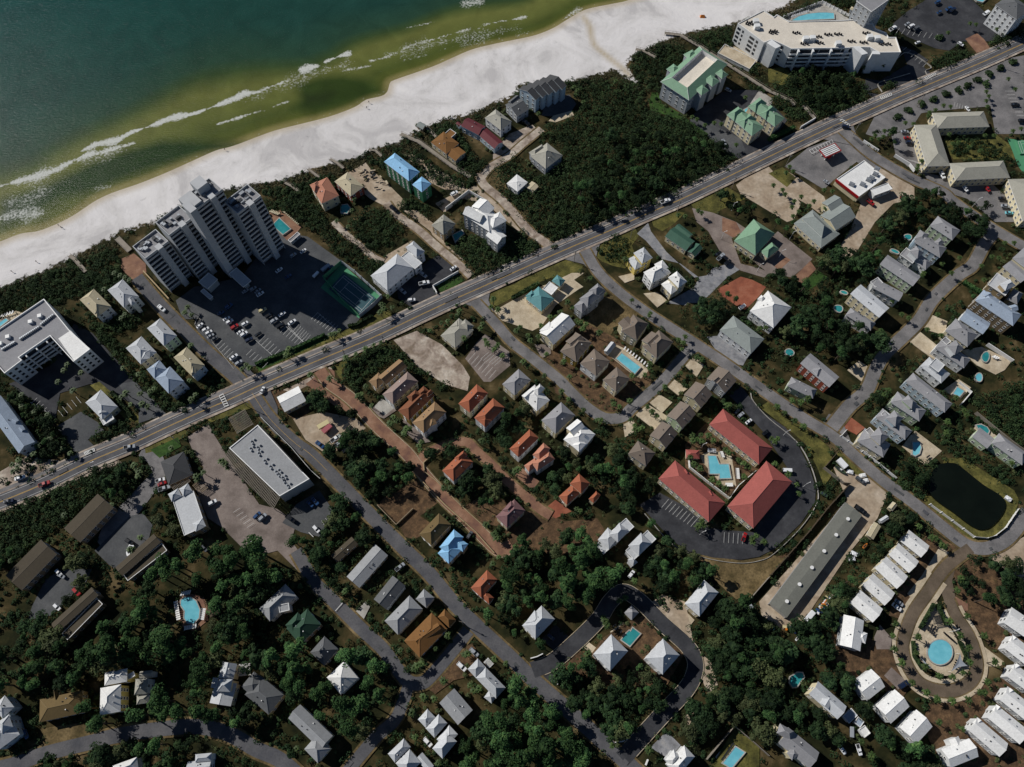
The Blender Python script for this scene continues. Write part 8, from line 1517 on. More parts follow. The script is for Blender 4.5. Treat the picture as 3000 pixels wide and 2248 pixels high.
def core(b, kind):
    r, z0, z1 = {'pine': (1.9, 8.0, 9.9), 'oak': (2.6, 3.6, 5.9), 'bush': (.8, .1, .8)}[kind]
    n = 9; rings = [(z0, .5), ((z0*2+z1)/3, 1), ((z0+2*z1)/3, .85), (z1, .35)]
    i0 = len(b.v)
    for z, k in rings:
        for i in range(n): a = 2*math.pi*i/n; q = r*k*(.8+.2*math.sin(3*a+z)); b.v.append((q*math.cos(a), q*math.sin(a), z))
    for j in range(3):
        for i in range(n): b.f.append((i0+j*n+i, i0+j*n+(i+1) % n, i0+(j+1)*n+(i+1) % n, i0+(j+1)*n+i)); b.m.append(0)
    b.f.append(tuple(i0+3*n+i for i in range(n))); b.m.append(0)
def proto(kind, leaf, seed):
    rng = np.random.default_rng(seed); V = crown_v(kind, rng); b = MB(); core(b, kind); i0 = len(b.v); b.v += [tuple(p) for p in V]; b.f += [tuple(range(i0+4*i, i0+4*i+4)) for i in range(len(V)//4)]
    me = bpy.data.meshes.new('crown'); me.from_pydata(b.v, [], b.f); me.materials.append(M(leaf)); me.update()
    t = MB(); h = {'pine': 8.6, 'oak': 4.6, 'bush': .3}[kind]; rr_ = random.Random(seed)
    t.bar((0, 0, 0), (0, 0, h*.6), .22 if kind == 'pine' else .26, n=7); t.bar((0, 0, h*.6), (rr_.uniform(-.3, .3), rr_.uniform(-.3, .3), h), .13, n=6)
    for k in range(4): a = k*1.6+rr_.random(); t.bar((0, 0, h*(.55+.1*k)), (1.2*math.cos(a), 1.2*math.sin(a), h*(.75+.07*k)), .07)
    tm = bpy.data.meshes.new('trunk'); tm.from_pydata(t.v, [], t.f); tm.materials.append(M('trunk')); tm.update()
    return me, tm
PROT = {('pine', i): proto('pine', 'pine_leaf', 20+i) for i in range(5)}
PROT.update({('oak', i): proto('oak', 'olive_leaf' if i == 3 else 'oak_leaf', 40+i) for i in range(5)})
PROT.update({('bush', i): proto('bush', ['scrub_leaf', 'olive_leaf', 'pine_leaf', 'oak_leaf'][i], 60+i) for i in range(4)})
WOODS = [ # kind, spacing, scale range, F polygon, name of the place
 ('scrub', 2.3, (.8,1.5), [(1213,175),(1281,152),(1331,150),(1383,185),(1400,240),(1476,260),(1531,300),(1581,325),(1592,345),(1531,385),(1440,432),(1380,460),(1330,478),(1250,508),(1195,522),(1150,490),(1112,450),(1080,425),(1070,350),(1110,335),(1125,365),(1165,385),(1225,350),(1205,310),(1165,300),(1180,275),(1240,255),(1260,225)], 'big dark wood'),
 ('oak', 6.5, (.6,.95), [(1320,300),(1400,290),(1500,310),(1560,330),(1500,385),(1400,440),(1330,470),(1260,490),(1230,450),(1270,380)], 'big dark wood between beach and main road'),
 ('scrub', 2.2, (.7,1.3), [(560,400),(600,395),(680,440),(700,470),(740,495),(800,535),(828,575),(815,605),(800,590),(745,565),(700,520),(650,480),(600,450),(575,430)], ''),
 ('scrub', 2.2, (.8,1.4), [(755,480),(790,455),(830,447),(870,480),(880,500),(840,530),(805,545),(770,515)], ''),
 ('scrub', 2.2, (.8,1.3), [(855,440),(900,430),(930,455),(925,478),(885,478)], ''),
 ('scrub', 2.2, (.8,1.4), [(975,545),(1000,515),(1050,512),(1095,522),(1110,560),(1080,580),(1030,600),(1000,592)], ''),
 ('scrub', 2.2, (.8,1.4), [(1090,520),(1130,510),(1160,530),(1165,555),(1110,575)], ''),
 ('scrub', 2.1, (.6,1.2), [(-20,640),(30,618),(100,590),(180,560),(230,535),(255,540),(264,600),(290,625),(270,640),(225,625),(180,640),(130,655),(60,672),(-20,690)], ''),
 ('dune', 1.7, (.5,1), [(-20,640),(0,624),(50,604),(110,582),(165,554),(200,535),(240,520),(262,510),(255,540),(210,555),(140,585),(60,615)], ''),
 ('dune', 1.7, (.5,1), [(520,400),(553,399),(613,390),(653,374),(703,359),(741,350),(778,340),(815,322),(860,310),(903,287),(953,264),(1015,250),(1053,230),(1106,210),(1115,215),(1040,260),(960,285),(900,330),(850,345),(800,350),(720,385),(640,400),(560,415)], ''),
 ('dune', 1.8, (.5,1), [(1121,186),(1188,178),(1256,172),(1330,156),(1380,190),(1386,240),(1375,215),(1330,165),(1240,200),(1130,200)], ''),
 ('scrub', 2, (.5,1), [(560,415),(640,400),(690,385),(740,385),(700,400),(640,425)], ''),
 ('scrub', 2, (.6,1.2), [(790,350),(850,345),(900,330),(960,370),(1020,400),(1010,412),(950,400),(905,375),(880,345),(850,355),(830,370)], ''),
 ('scrub', 2, (.6,1.2), [(640,405),(680,390),(690,400),(665,430)], ''),
 ('scrub', 2, (.7,1.3), [(920,290),(960,270),(1010,262),(1030,275),(1000,300),(1020,330),(1060,360),(1050,390),(1010,400),(980,370),(1010,345),(990,310)], ''),
 ('scrub', 2.2, (.7,1.3), [(1372,122),(1430,95),(1500,112),(1508,120),(1440,150),(1425,200),(1400,200),(1385,180),(1358,148)], ''),
 ('dune', 1.8, (.5,1.1), [(1358,150),(1370,118),(1401,106),(1431,90),(1476,77),(1581,55),(1660,25),(1760,0),(1740,20),(1690,40),(1592,60),(1590,75),(1480,95),(1430,110),(1380,140)], ''),
 ('scrub', 2.2, (.7,1.3), [(1480,88),(1578,60),(1583,100),(1640,150),(1655,165),(1620,160),(1540,120)], ''),
 ('scrub', 2.2, (.7,1.3), [(1690,38),(1740,15),(1780,-5),(1830,-5),(1900,40),(1925,60),(1905,60),(1850,35),(1780,5),(1740,22),(1700,40)], ''),
 ('scrub', 2.2, (.9,1.5), [(1680,182),(1745,152),(1820,158),(1865,190),(1875,215),(1800,250),(1755,262),(1730,235),(1690,210)], ''),
 ('oak', 6, (.55,.85), [(1690,180),(1745,158),(1820,165),(1860,195),(1800,245),(1755,255)], 'thicket in front of the white hotel'),
 ('scrub', 2.2, (.8,1.3), [(1659,205),(1690,215),(1740,255),(1735,265),(1700,258),(1659,220)], ''),
 ('scrub', 2.2, (.8,1.4), [(1905,190),(1950,165),(1990,178),(1985,190),(1930,198)], ''),
 ('scrub', 2.2, (.8,1.4), [(2005,130),(2060,112),(2095,120),(2060,150),(2020,158)], ''),
 ('scrub', 2.2, (.8,1.4), [(2100,60),(2180,80),(2212,60),(2212,85),(2130,115),(2120,95)], ''),
 ('oak', 5.2, (.75,1.05), [(1946,445),(1984,420),(2049,430),(2054,455),(2096,468),(2121,490),(2110,530),(2080,540),(2060,500),(2010,470),(1990,500),(1960,530),(1930,550),(1900,570),(1880,620),(1850,600),(1850,570),(1884,520)], 'tree belt beside the storehouse lot'),
 ('oak', 5.2, (.7,1), [(1754,565),(1850,535),(1900,560),(1895,640),(1850,685),(1800,650),(1760,620)], 'trees right of the green pyramid roof'),
 ('oak', 5, (.75,1.1), [(1784,640),(1834,660),(1884,727),(1909,752),(1900,789),(1866,819),(1840,800),(1809,790),(1766,777),(1709,764),(1672,727),(1709,702),(1734,655)], 'forest between the two streets at right'),
 ('oak', 5, (.65,.95), [(1659,600),(1720,600),(1734,650),(1700,640)], 'trees left of the white pyramid roof'),
 ('oak', 4.8, (.65,.95), [(1501,652),(1560,645),(1590,660),(1576,715),(1510,715)], 'trees below the red paved lot'),
 ('oak', 5, (.6,.9), [(1620,490),(1690,480),(1720,540),(1680,510)], 'trees above the green pyramid roof'),
 ('oak', 4.5, (.5,.8), [(1550,420),(1600,430),(1640,450),(1600,480),(1560,460)], 'oaks on the verge by the paved entrance'),
 ('oak', 4.5, (.5,.8), [(1515,480),(1550,470),(1575,495),(1550,505)], 'oaks in the island of the paved entrance'),
 ('scrub', 2.2, (.7,1.2), [(735,795),(800,762),(845,752),(895,790),(900,800),(840,785),(800,805),(790,822),(765,840),(745,825)], ''),
 ('scrub', 2.2, (.7,1.1), [(880,790),(930,800),(980,850),(960,850),(900,810)], ''),
 ('oak', 4.8, (.7,1), [(660,842),(715,832),(745,870),(790,905),(760,912),(700,902),(665,888)], 'trees behind the corner shop'),
 ('oak', 4.6, (.7,1), [(703,980),(773,928),(805,916),(828,953),(870,975),(890,1010),(897,1045),(865,1073),(815,1088),(778,1053),(713,1008)], 'tree clump between side road and paver street'),
 ('oak', 4.6, (.6,.9), [(892,1078),(950,1085),(928,1118),(895,1110)], 'trees on the straw lot'),
 ('oak', 4.6, (.65,.9), [(980,1060),(1028,1000),(1078,1030),(1095,1075),(1078,1095),(1010,1110)], 'trees on the green island of villas'),
 ('oak', 4.6, (.55,.8), [(930,985),(978,965),(1005,970),(1000,985),(950,1010)], 'trees above the lone terracotta villa'),
 ('oak', 4.6, (.6,.85), [(1053,930),(1106,865),(1130,880),(1150,915),(1106,955),(1075,985)], 'trees between the villa rows'),
 ('oak', 4.6, (.65,.95), [(1168,1035),(1218,964),(1266,1014),(1318,969),(1361,979),(1391,1019),(1423,1041),(1398,1088),(1356,1124),(1323,1116),(1298,1061),(1280,1060),(1266,1050),(1236,1075),(1200,1075)], 'wood above the twin deck houses'),
 ('pine', 4.8, (.75,1.1), [(1075,1240),(1106,1179),(1190,1175),(1231,1149),(1290,1165),(1290,1210),(1331,1215),(1331,1250),(1306,1275),(1260,1325),(1206,1320),(1160,1310),(1110,1330),(1075,1330),(1070,1280)], 'pine wood above the loop road'),
 ('oak', 4.6, (.7,1), [(1395,1125),(1443,1142),(1493,1187),(1540,1250),(1520,1270),(1440,1290),(1400,1260),(1380,1240),(1410,1200)], 'wood left of the motel lawn'),
 ('oak', 4.4, (.65,.95), [(1211,1443),(1246,1418),(1281,1430),(1318,1462),(1340,1440),(1381,1430),(1405,1470),(1443,1493),(1436,1508),(1440,1556),(1381,1588),(1318,1588),(1243,1538),(1206,1481)], 'wood inside the loop road'),
 ('pine', 4.8, (.8,1.15), [(1075,1500),(1106,1480),(1156,1493),(1206,1553),(1243,1605),(1290,1670),(990,1670),(1000,1600),(1040,1560)], 'pine wood at the bottom centre'),
 ('oak', 4.6, (.75,1.1), [(1530,1310),(1560,1280),(1640,1350),(1660,1370),(1700,1390),(1700,1450),(1680,1500),(1690,1560),(1750,1600),(1760,1650),(1720,1650),(1700,1590),(1620,1590),(1570,1540),(1500,1600),(1460,1570),(1490,1520),(1545,1490),(1530,1420)], 'wood right of the loop road'),
 ('oak', 4.6, (.75,1.1), [(1659,1364),(1746,1344),(1784,1384),(1789,1430),(1834,1443),(1854,1490),(1834,1530),(1784,1494),(1746,1468),(1696,1443),(1659,1440)], 'wood left of the half shaded bungalow'),
 ('oak', 4.6, (.7,1), [(1659,1456),(1696,1488),(1734,1513),(1771,1543),(1784,1581),(1809,1600),(1784,1600),(1730,1570),(1659,1560)], 'wood between the last two grey houses'),
 ('oak', 4.6, (.7,1), [(1839,1530),(1896,1518),(1909,1556),(1939,1581),(2034,1618),(2046,1665),(1930,1665),(1900,1610),(1870,1580)], 'wood below the three bungalows'),
 ('oak', 4.6, (.65,.95), [(1796,1268),(1871,1243),(1850,1293),(1825,1330),(1785,1356),(1746,1343),(1789,1306)], 'trees right of the storage yard'),
 ('oak', 4.6, (.65,.95), [(1884,1141),(1934,1116),(1971,1124),(1950,1170),(1896,1210),(1880,1180)], 'trees above the slanting bungalow row'),
 ('oak', 5, (.6,.9), [(2059,1243),(2100,1205),(2212,1215),(2212,1318),(2159,1323),(2109,1306),(2071,1281)], 'trees right of the teardrop tip'),
 ('scrub', 2.3, (.7,1.3), [(1934,1041),(1959,991),(2034,991),(2004,1054),(1984,1079)], ''),
 ('oak', 5, (.6,.9), [(1934,1035),(1950,975),(1990,990),(2010,1010),(1984,1060)], 'trees left of the dark pond'),
 ('scrub', 2.4, (.6,1.1), [(1859,849),(1909,840),(1935,879),(1900,905),(1870,890)], ''),
 ('oak', 5, (.6,.9), [(1865,850),(1910,845),(1920,870),(1890,890)], 'trees left of the slate roofed row'),
 ('scrub', 2.4, (.7,1.3), [(2096,866),(2212,820),(2212,960),(2134,910)], ''),
 ('scrub', 2.6, (.5,1), [(2021,916),(2084,929),(2100,975),(2180,1040),(2190,1055),(2100,1000),(2059,989),(2030,940)], ''),
 ('scrub', 2.2, (.8,1.4), [(-20,1120),(225,1012),(270,1008),(322,1079),(275,1104),(212,1066),(137,1134),(92,1166),(-20,1240)], ''),
 ('oak', 5.4, (.6,.95), [(200,1020),(270,1010),(320,1070),(275,1100),(220,1050)], 'dark thicket below the main road at left'),
 ('oak', 5, (.6,.95), [(307,1116),(365,1090),(390,1140),(412,1180),(350,1166),(312,1141)], 'trees left of the long white shop'),
 ('pine', 4.9, (.8,1.15), [(330,1290),(360,1220),(430,1195),(470,1180),(540,1180),(610,1215),(625,1260),(590,1300),(560,1310),(560,1400),(540,1440),(450,1440),(330,1450),(240,1410),(200,1400)], 'pine wood around the kidney pool'),
 ('pine', 4.9, (.8,1.15), [(80,1400),(150,1390),(240,1400),(330,1440),(340,1520),(420,1560),(300,1560),(190,1600),(170,1530),(80,1500),(0,1480),(0,1380)], 'pine wood at lower left'),
 ('pine', 4.9, (.8,1.1), [(560,1400),(640,1420),(690,1370),(760,1400),(830,1440),(850,1500),(840,1550),(760,1600),(690,1560),(620,1530),(560,1500),(540,1450)], 'pine wood around the white pyramid roof'),
 ('pine', 4.9, (.8,1.1), [(340,1540),(440,1450),(540,1470),(560,1560),(460,1565),(400,1570)], 'pine wood above the forest road'),
 ('oak', 4.8, (.7,1), [(100,1650),(260,1600),(320,1600),(430,1590),(440,1658),(300,1670),(100,1670)], 'trees below the forest road'),
 ('oak', 5, (.6,.95), [(0,1170),(90,1180),(60,1230),(0,1260)], 'trees at the left edge among the brown blocks'),
 ('oak', 5, (.7,1), [(90,1300),(180,1290),(200,1340),(110,1400),(60,1380)], 'trees among the brown blocks'),
 ('oak', 5, (.6,.95), [(150,1225),(200,1200),(250,1255),(215,1290),(150,1260)], 'trees between the brown blocks'),
 ('oak', 4.8, (.65,1), [(633,1180),(660,1120),(700,1075),(745,1075),(790,1140),(830,1180),(870,1230),(840,1240),(790,1180),(740,1190),(700,1240),(670,1210)], 'oaks between side road and back road'),
 ('oak', 4.8, (.6,.9), [(700,1240),(740,1200),(770,1260),(800,1290),(780,1300),(740,1290)], 'oaks by the back road bend'),
 ('oak', 5, (.6,.9), [(1053,1250),(1106,1240),(1106,1330),(1180,1400),(1106,1390),(1050,1325)], 'trees between side road and terracotta villa'),
 ('scrub', 2.5, (.6,1.1), [(1285,545),(1330,510),(1355,520),(1350,560),(1320,570)], ''),
 ('scrub', 2.5, (.6,1.1), [(1400,540),(1440,570),(1480,600),(1510,640),(1500,645),(1450,600),(1405,560)], ''),
 ('scrub', 2.4, (.6,1.2), [(1640,560),(1680,540),(1700,580),(1660,600)], ''),
 ('palmish', 4.5, (.8,1.1), [(20,849),(50,838),(105,898),(162,978),(100,993),(37,1003),(25,970),(75,945),(45,903)], 'palm belt left of the office car park'),
 ('scrub', 2.2, (.6,1), [(20,849),(50,838),(105,898),(162,978),(100,993),(37,1003),(25,970),(75,945),(45,903)], ''),
 ('scrub', 2.1, (.7,1.1), [(160,640),(190,650),(260,740),(330,840),(345,880),(320,880),(290,830),(200,700)], ''),
 ('scrub', 2.1, (.8,1.3), [(212,697),(287,664),(312,690),(262,727)], ''),
 ('scrub', 2.1, (.8,1.3), [(185,935),(240,905),(295,915),(270,940),(210,955)], ''),
 ('scrub', 2.1, (.8,1.3), [(325,840),(400,830),(440,850),(420,870),(380,885),(340,860)], ''),
 ('scrub', 2.3, (.7,1.2), [(2110,420),(2140,425),(2160,470),(2130,450)], ''),
 ('oak', 5, (.6,.9), [(2085,440),(2140,435),(2150,465),(2110,475)], 'trees by the resort lower car park'),
 ('scrub', 2.4, (.6,1.1), [(2050,295),(2110,300),(2150,320),(2180,345),(2150,345),(2100,330),(2060,340)], ''),
 ('oak', 4.8, (.55,.85), [(1880,285),(1930,280),(1955,300),(1940,325),(1900,320)], 'tree group by the resort road'),
 ('scrub', 2.4, (.6,1.2), [(1725,800-190),(1745,640),(1730,660),(1710,640)], ''),
 ('oak', 4.6, (.6,.9), [(35,840),(105,898),(162,978),(100,993),(37,1003),(75,945),(45,903)], 'tree belt left of the office car park'),
 ('oak', 5, (.6,.9), [(1740,800),(1790,810),(1830,830),(1800,850),(1750,830)], 'trees below the forest at right'),
]
place = {'pine': [], 'oak': [], 'palm': []}; scrubC = []; duneC = []
def poisson(poly, sp, rng):
    xs_ = [p[0] for p in poly]; ys_ = [p[1] for p in poly]; nx_ = int((max(xs_)-min(xs_))/sp)+2; ny_ = int((max(ys_)-min(ys_))/sp)+2
    gx, gy = np.meshgrid(np.arange(nx_), np.arange(ny_)); X = min(xs_)+(gx+.5*(gy % 2)+rng.uniform(-.38, .38, gx.shape))*sp; Y = min(ys_)+(gy+rng.uniform(-.38, .38, gx.shape))*sp*.9
    X, Y = X.ravel(), Y.ravel(); m = inpoly(X, Y, poly); return X[m], Y[m]
KE = .9
for kind, sp, sc, poly, wname in WOODS:
    P = [fp(*p, 0) for p in poly]
    if kind != 'dune': structure_needed = True
    X, Y = poisson(P, sp*(1.25 if kind in ('scrub', 'pine') else (1.1 if kind == 'oak' else .9)), TR); m = ~blocked_np(X, Y); X, Y = X[m], Y[m]; S = TR.uniform(*sc, len(X))
    if kind == 'scrub': S = S*TR.uniform(.6, 1.3, len(S)); scrubC += list(zip(X, Y, S))
    elif kind == 'dune': duneC += list(zip(X, Y, S))
    elif len(X) == 0: continue
    else:
        ok = np.ones(len(X), bool)
        for P_ in KEEP+HOUSES:
            c_ = (sum(p[0] for p in P_)/len(P_), sum(p[1] for p in P_)/len(P_)); g = 2.6 if P_ not in KEEP else 7
            near = (abs(X-c_[0]) < 25) & (abs(Y-c_[1]) < 25) & ok
            if near.any():
                i_ = np.nonzero(near)[0]; d_, _ = seg_dist(X[i_], Y[i_], P_+[P_[0]]); ok[i_] &= d_ > g
        if kind != 'palmish': X, Y, S = X[ok], Y[ok], S[ok]
        if len(X) == 0: continue
        x0, x1, y0, y1 = X.min(), X.max(), Y.min(), Y.max()
        for x, y, s in zip(X, Y, S):
            kk = 'palm' if kind == 'palmish' else kind
            if kk != 'palm' and TR.random() < .22: kk = 'oak' if kk == 'pine' else 'pine'; s *= .8 if kk == 'pine' else 1.1
            s *= TR.uniform(.7, 1.35)*(1.4 if kk == 'pine' else 1.2); u_, v_ = (x-x0)/(x1-x0+1e-6), (y-y0)/(y1-y0+1e-6)
            part = [['lower left','lower middle','lower right'],['left','centre','right'],['upper left','upper middle','upper right']][min(2, int(v_*3))][min(2, int(u_*3))]
            place[kk].append((x, y, s, wname, part))
for kind in ('pine', 'oak'):
    L_ = [q for q in place[kind] if TR.random() > .05]; L_.sort(key=lambda q: -(q[2]/math.sqrt(q[0]**2+q[1]**2+H_CAM**2)))
    rest = L_[300:]; L_ = L_[:300]
    for i, (x, y, s, wn, part) in enumerate(L_):
        me, tm = PROT[(kind, i % 5)]; h = s*TR.uniform(.85, 1.15); root = empty(kind+'_tree', (x, y, 0), TR.uniform(0, 6.28)); root.scale = (s, s, h)
        sw = 'small' if s < .95 else ('large' if s > 1.3 else 'medium'); lb = sw+(' bright pine, ' if kind == 'pine' else ' broadleaf tree, ')+part+' of the '+wn; tag(root, ' '.join(lb.split()[:16]), 'tree', sw+(' pines' if kind == 'pine' else ' broadleaf trees')+' in the '+part+' of the '+wn)
        inst('crown', me, root); inst('trunk', tm, root)
    if rest:
        allV = []
        for x, y, s, wn, part in rest:
            V = crown_v(kind, TR)*s; a = TR.uniform(0, 6.28); allV.append(np.stack([V[:, 0]*math.cos(a)-V[:, 1]*math.sin(a)+x, V[:, 0]*math.sin(a)+V[:, 1]*math.cos(a)+y, V[:, 2]], -1))
        me = quads_mesh('tree_canopy', np.concatenate(allV), [kind+'_leaf']); o = bpy.data.objects.new('tree_canopy', me); COL.objects.link(o); tag(o, ('further pines' if kind == 'pine' else 'further small broadleaf trees')+' filling the woods', 'trees', None, 'stuff')
def stuff(name, C, rad, hgt, n, size, m, label, cat):
    C = np.array(C); base = np.stack([C[:, 0], C[:, 1], np.zeros(len(C))], -1); V = blobs(TR, base, C[:, 2]*rad, C[:, 2]*hgt, n, size); V[:, 2] += .1
    o = bpy.data.objects.new(name, quads_mesh(name, V, [m])); COL.objects.link(o); tag(o, label, cat, None, 'stuff'); return o
stuff('scrub_thicket', scrubC, 2.1, 3.0, 62, .56, 'scrub_leaf', 'dense dark evergreen scrub covering dunes and empty plots', 'scrub')
stuff('dune_grass', duneC, 1.2, .9, 22, .4, 'dune_leaf', 'low olive brown dune plants along the back of the beach', 'dune plants')
X = TR.uniform(-335, 340, 30000); Y = TR.uniform(-25, 430, 30000); ss = signed_shore(X, Y); m = (ss > 6) & ~inpoly(X, Y, beach_poly)
nf = np.sin(X*.07+.3)*np.cos(Y*.083-.4)+.8*np.sin(X*.033-Y*.047)+TR.normal(0, .55, len(X))+np.clip((150-Y)/160, -.3, .8)+np.where((X < -20) & (Y < 180), .7, 0)+np.where((X > 90) & (Y > 70) & (Y < 270), .6, 0); m &= nf > .35
for P in NOFILL: m &= ~inpoly(X, Y, P)
X, Y = X[m], Y[m]; m = ~blocked_np(X, Y); X, Y = X[m], Y[m]
stuff('garden_bushes', list(zip(X, Y, TR.uniform(.35, 1.05, len(X)))), 1.9, 2.6, 46, .5, 'oak_leaf', 'dark evergreen bushes filling the gaps between houses and streets', 'bushes')
# low understorey plants: everywhere around plots that is not paved
X = TR.uniform(-330, 335, 26000); Y = TR.uniform(-25, 430, 26000); ss = signed_shore(X, Y); m = (ss > 6) & ~inpoly(X, Y, beach_poly); X, Y = X[m], Y[m]; m = ~blocked_np(X, Y); X, Y = X[m], Y[m]
nf = np.sin(X*.09+1.3)*np.cos(Y*.11-.4)+np.sin(X*.031-Y*.043)+TR.normal(0, .5, len(X)); m = nf > .25; X, Y = X[m], Y[m]
stuff('undergrowth', list(zip(X, Y, TR.uniform(.35, 1.1, len(X)))), 1.3, 1.1, 16, .4, 'olive_leaf', 'low weeds and ground cover between the plots', 'ground cover')
def near_house(x, y, n=11):
    l = min(HLAB, key=lambda h: (h[0]-x)**2+(h[1]-y)**2)[2].split()[:n]
    while l[-1] in ('with', 'and', 'of', 'the', 'in', 'by', 'at', 'its', 'a', 'on', 'beside', 'behind', 'below', 'above', 'to', 'from', 'cut', 'right', 'left', 'next', 'between', 'half', 'under', 'near', 'facing', 'light', 'dark', 'white', 'grey', 'long', 'small', 'two', 'three'): l = l[:-1]
    return ' '.join(l)
# palms
def palm_proto(seed):
    rr_ = random.Random(seed); b = MB()
    for k in range(34):
        a = k*2.4+rr_.uniform(-.2, .2); el = rr_.uniform(-.35, 1.15); L = rr_.uniform(1.5, 2.1); d = Vector((math.cos(a)*math.cos(el), math.sin(a)*math.cos(el), math.sin(el))); w = Vector((-math.sin(a), math.cos(a), 0))
        p0 = Vector((0, 0, 5)); p1 = p0+d*L*.5; p2 = p1+Vector((d.x*L*.55, d.y*L*.55, d.z*L*.2-.35*L*.5)); W1, W2 = .3, .1
        b.poly([p0-w*.05, p0+w*.05, p1+w*W1, p1-w*W1]); b.poly([p1-w*W1, p1+w*W1, p2+w*W2, p2-w*W2])
        b.poly([p1-w*W1, p1, p2+w*.55-d*.3, p1-w*.02]) if k % 2 else None
    me = bpy.data.meshes.new('crown'); me.from_pydata(b.v, [], b.f); me.materials.append(M('palm_leaf')); me.update()
    t = MB(); t.bar((0, 0, 0), (.1, 0, 2.6), .2, n=8); t.bar((.1, 0, 2.6), (0, 0, 5), .17, n=8); t.bar((0, 0, 4.5), (0, 0, 5.1), .32, n=8)
    tm = bpy.data.meshes.new('trunk'); tm.from_pydata(t.v, [], t.f); tm.materials.append(M('trunk')); tm.update(); return me, tm
PP = [palm_proto(i) for i in range(4)]
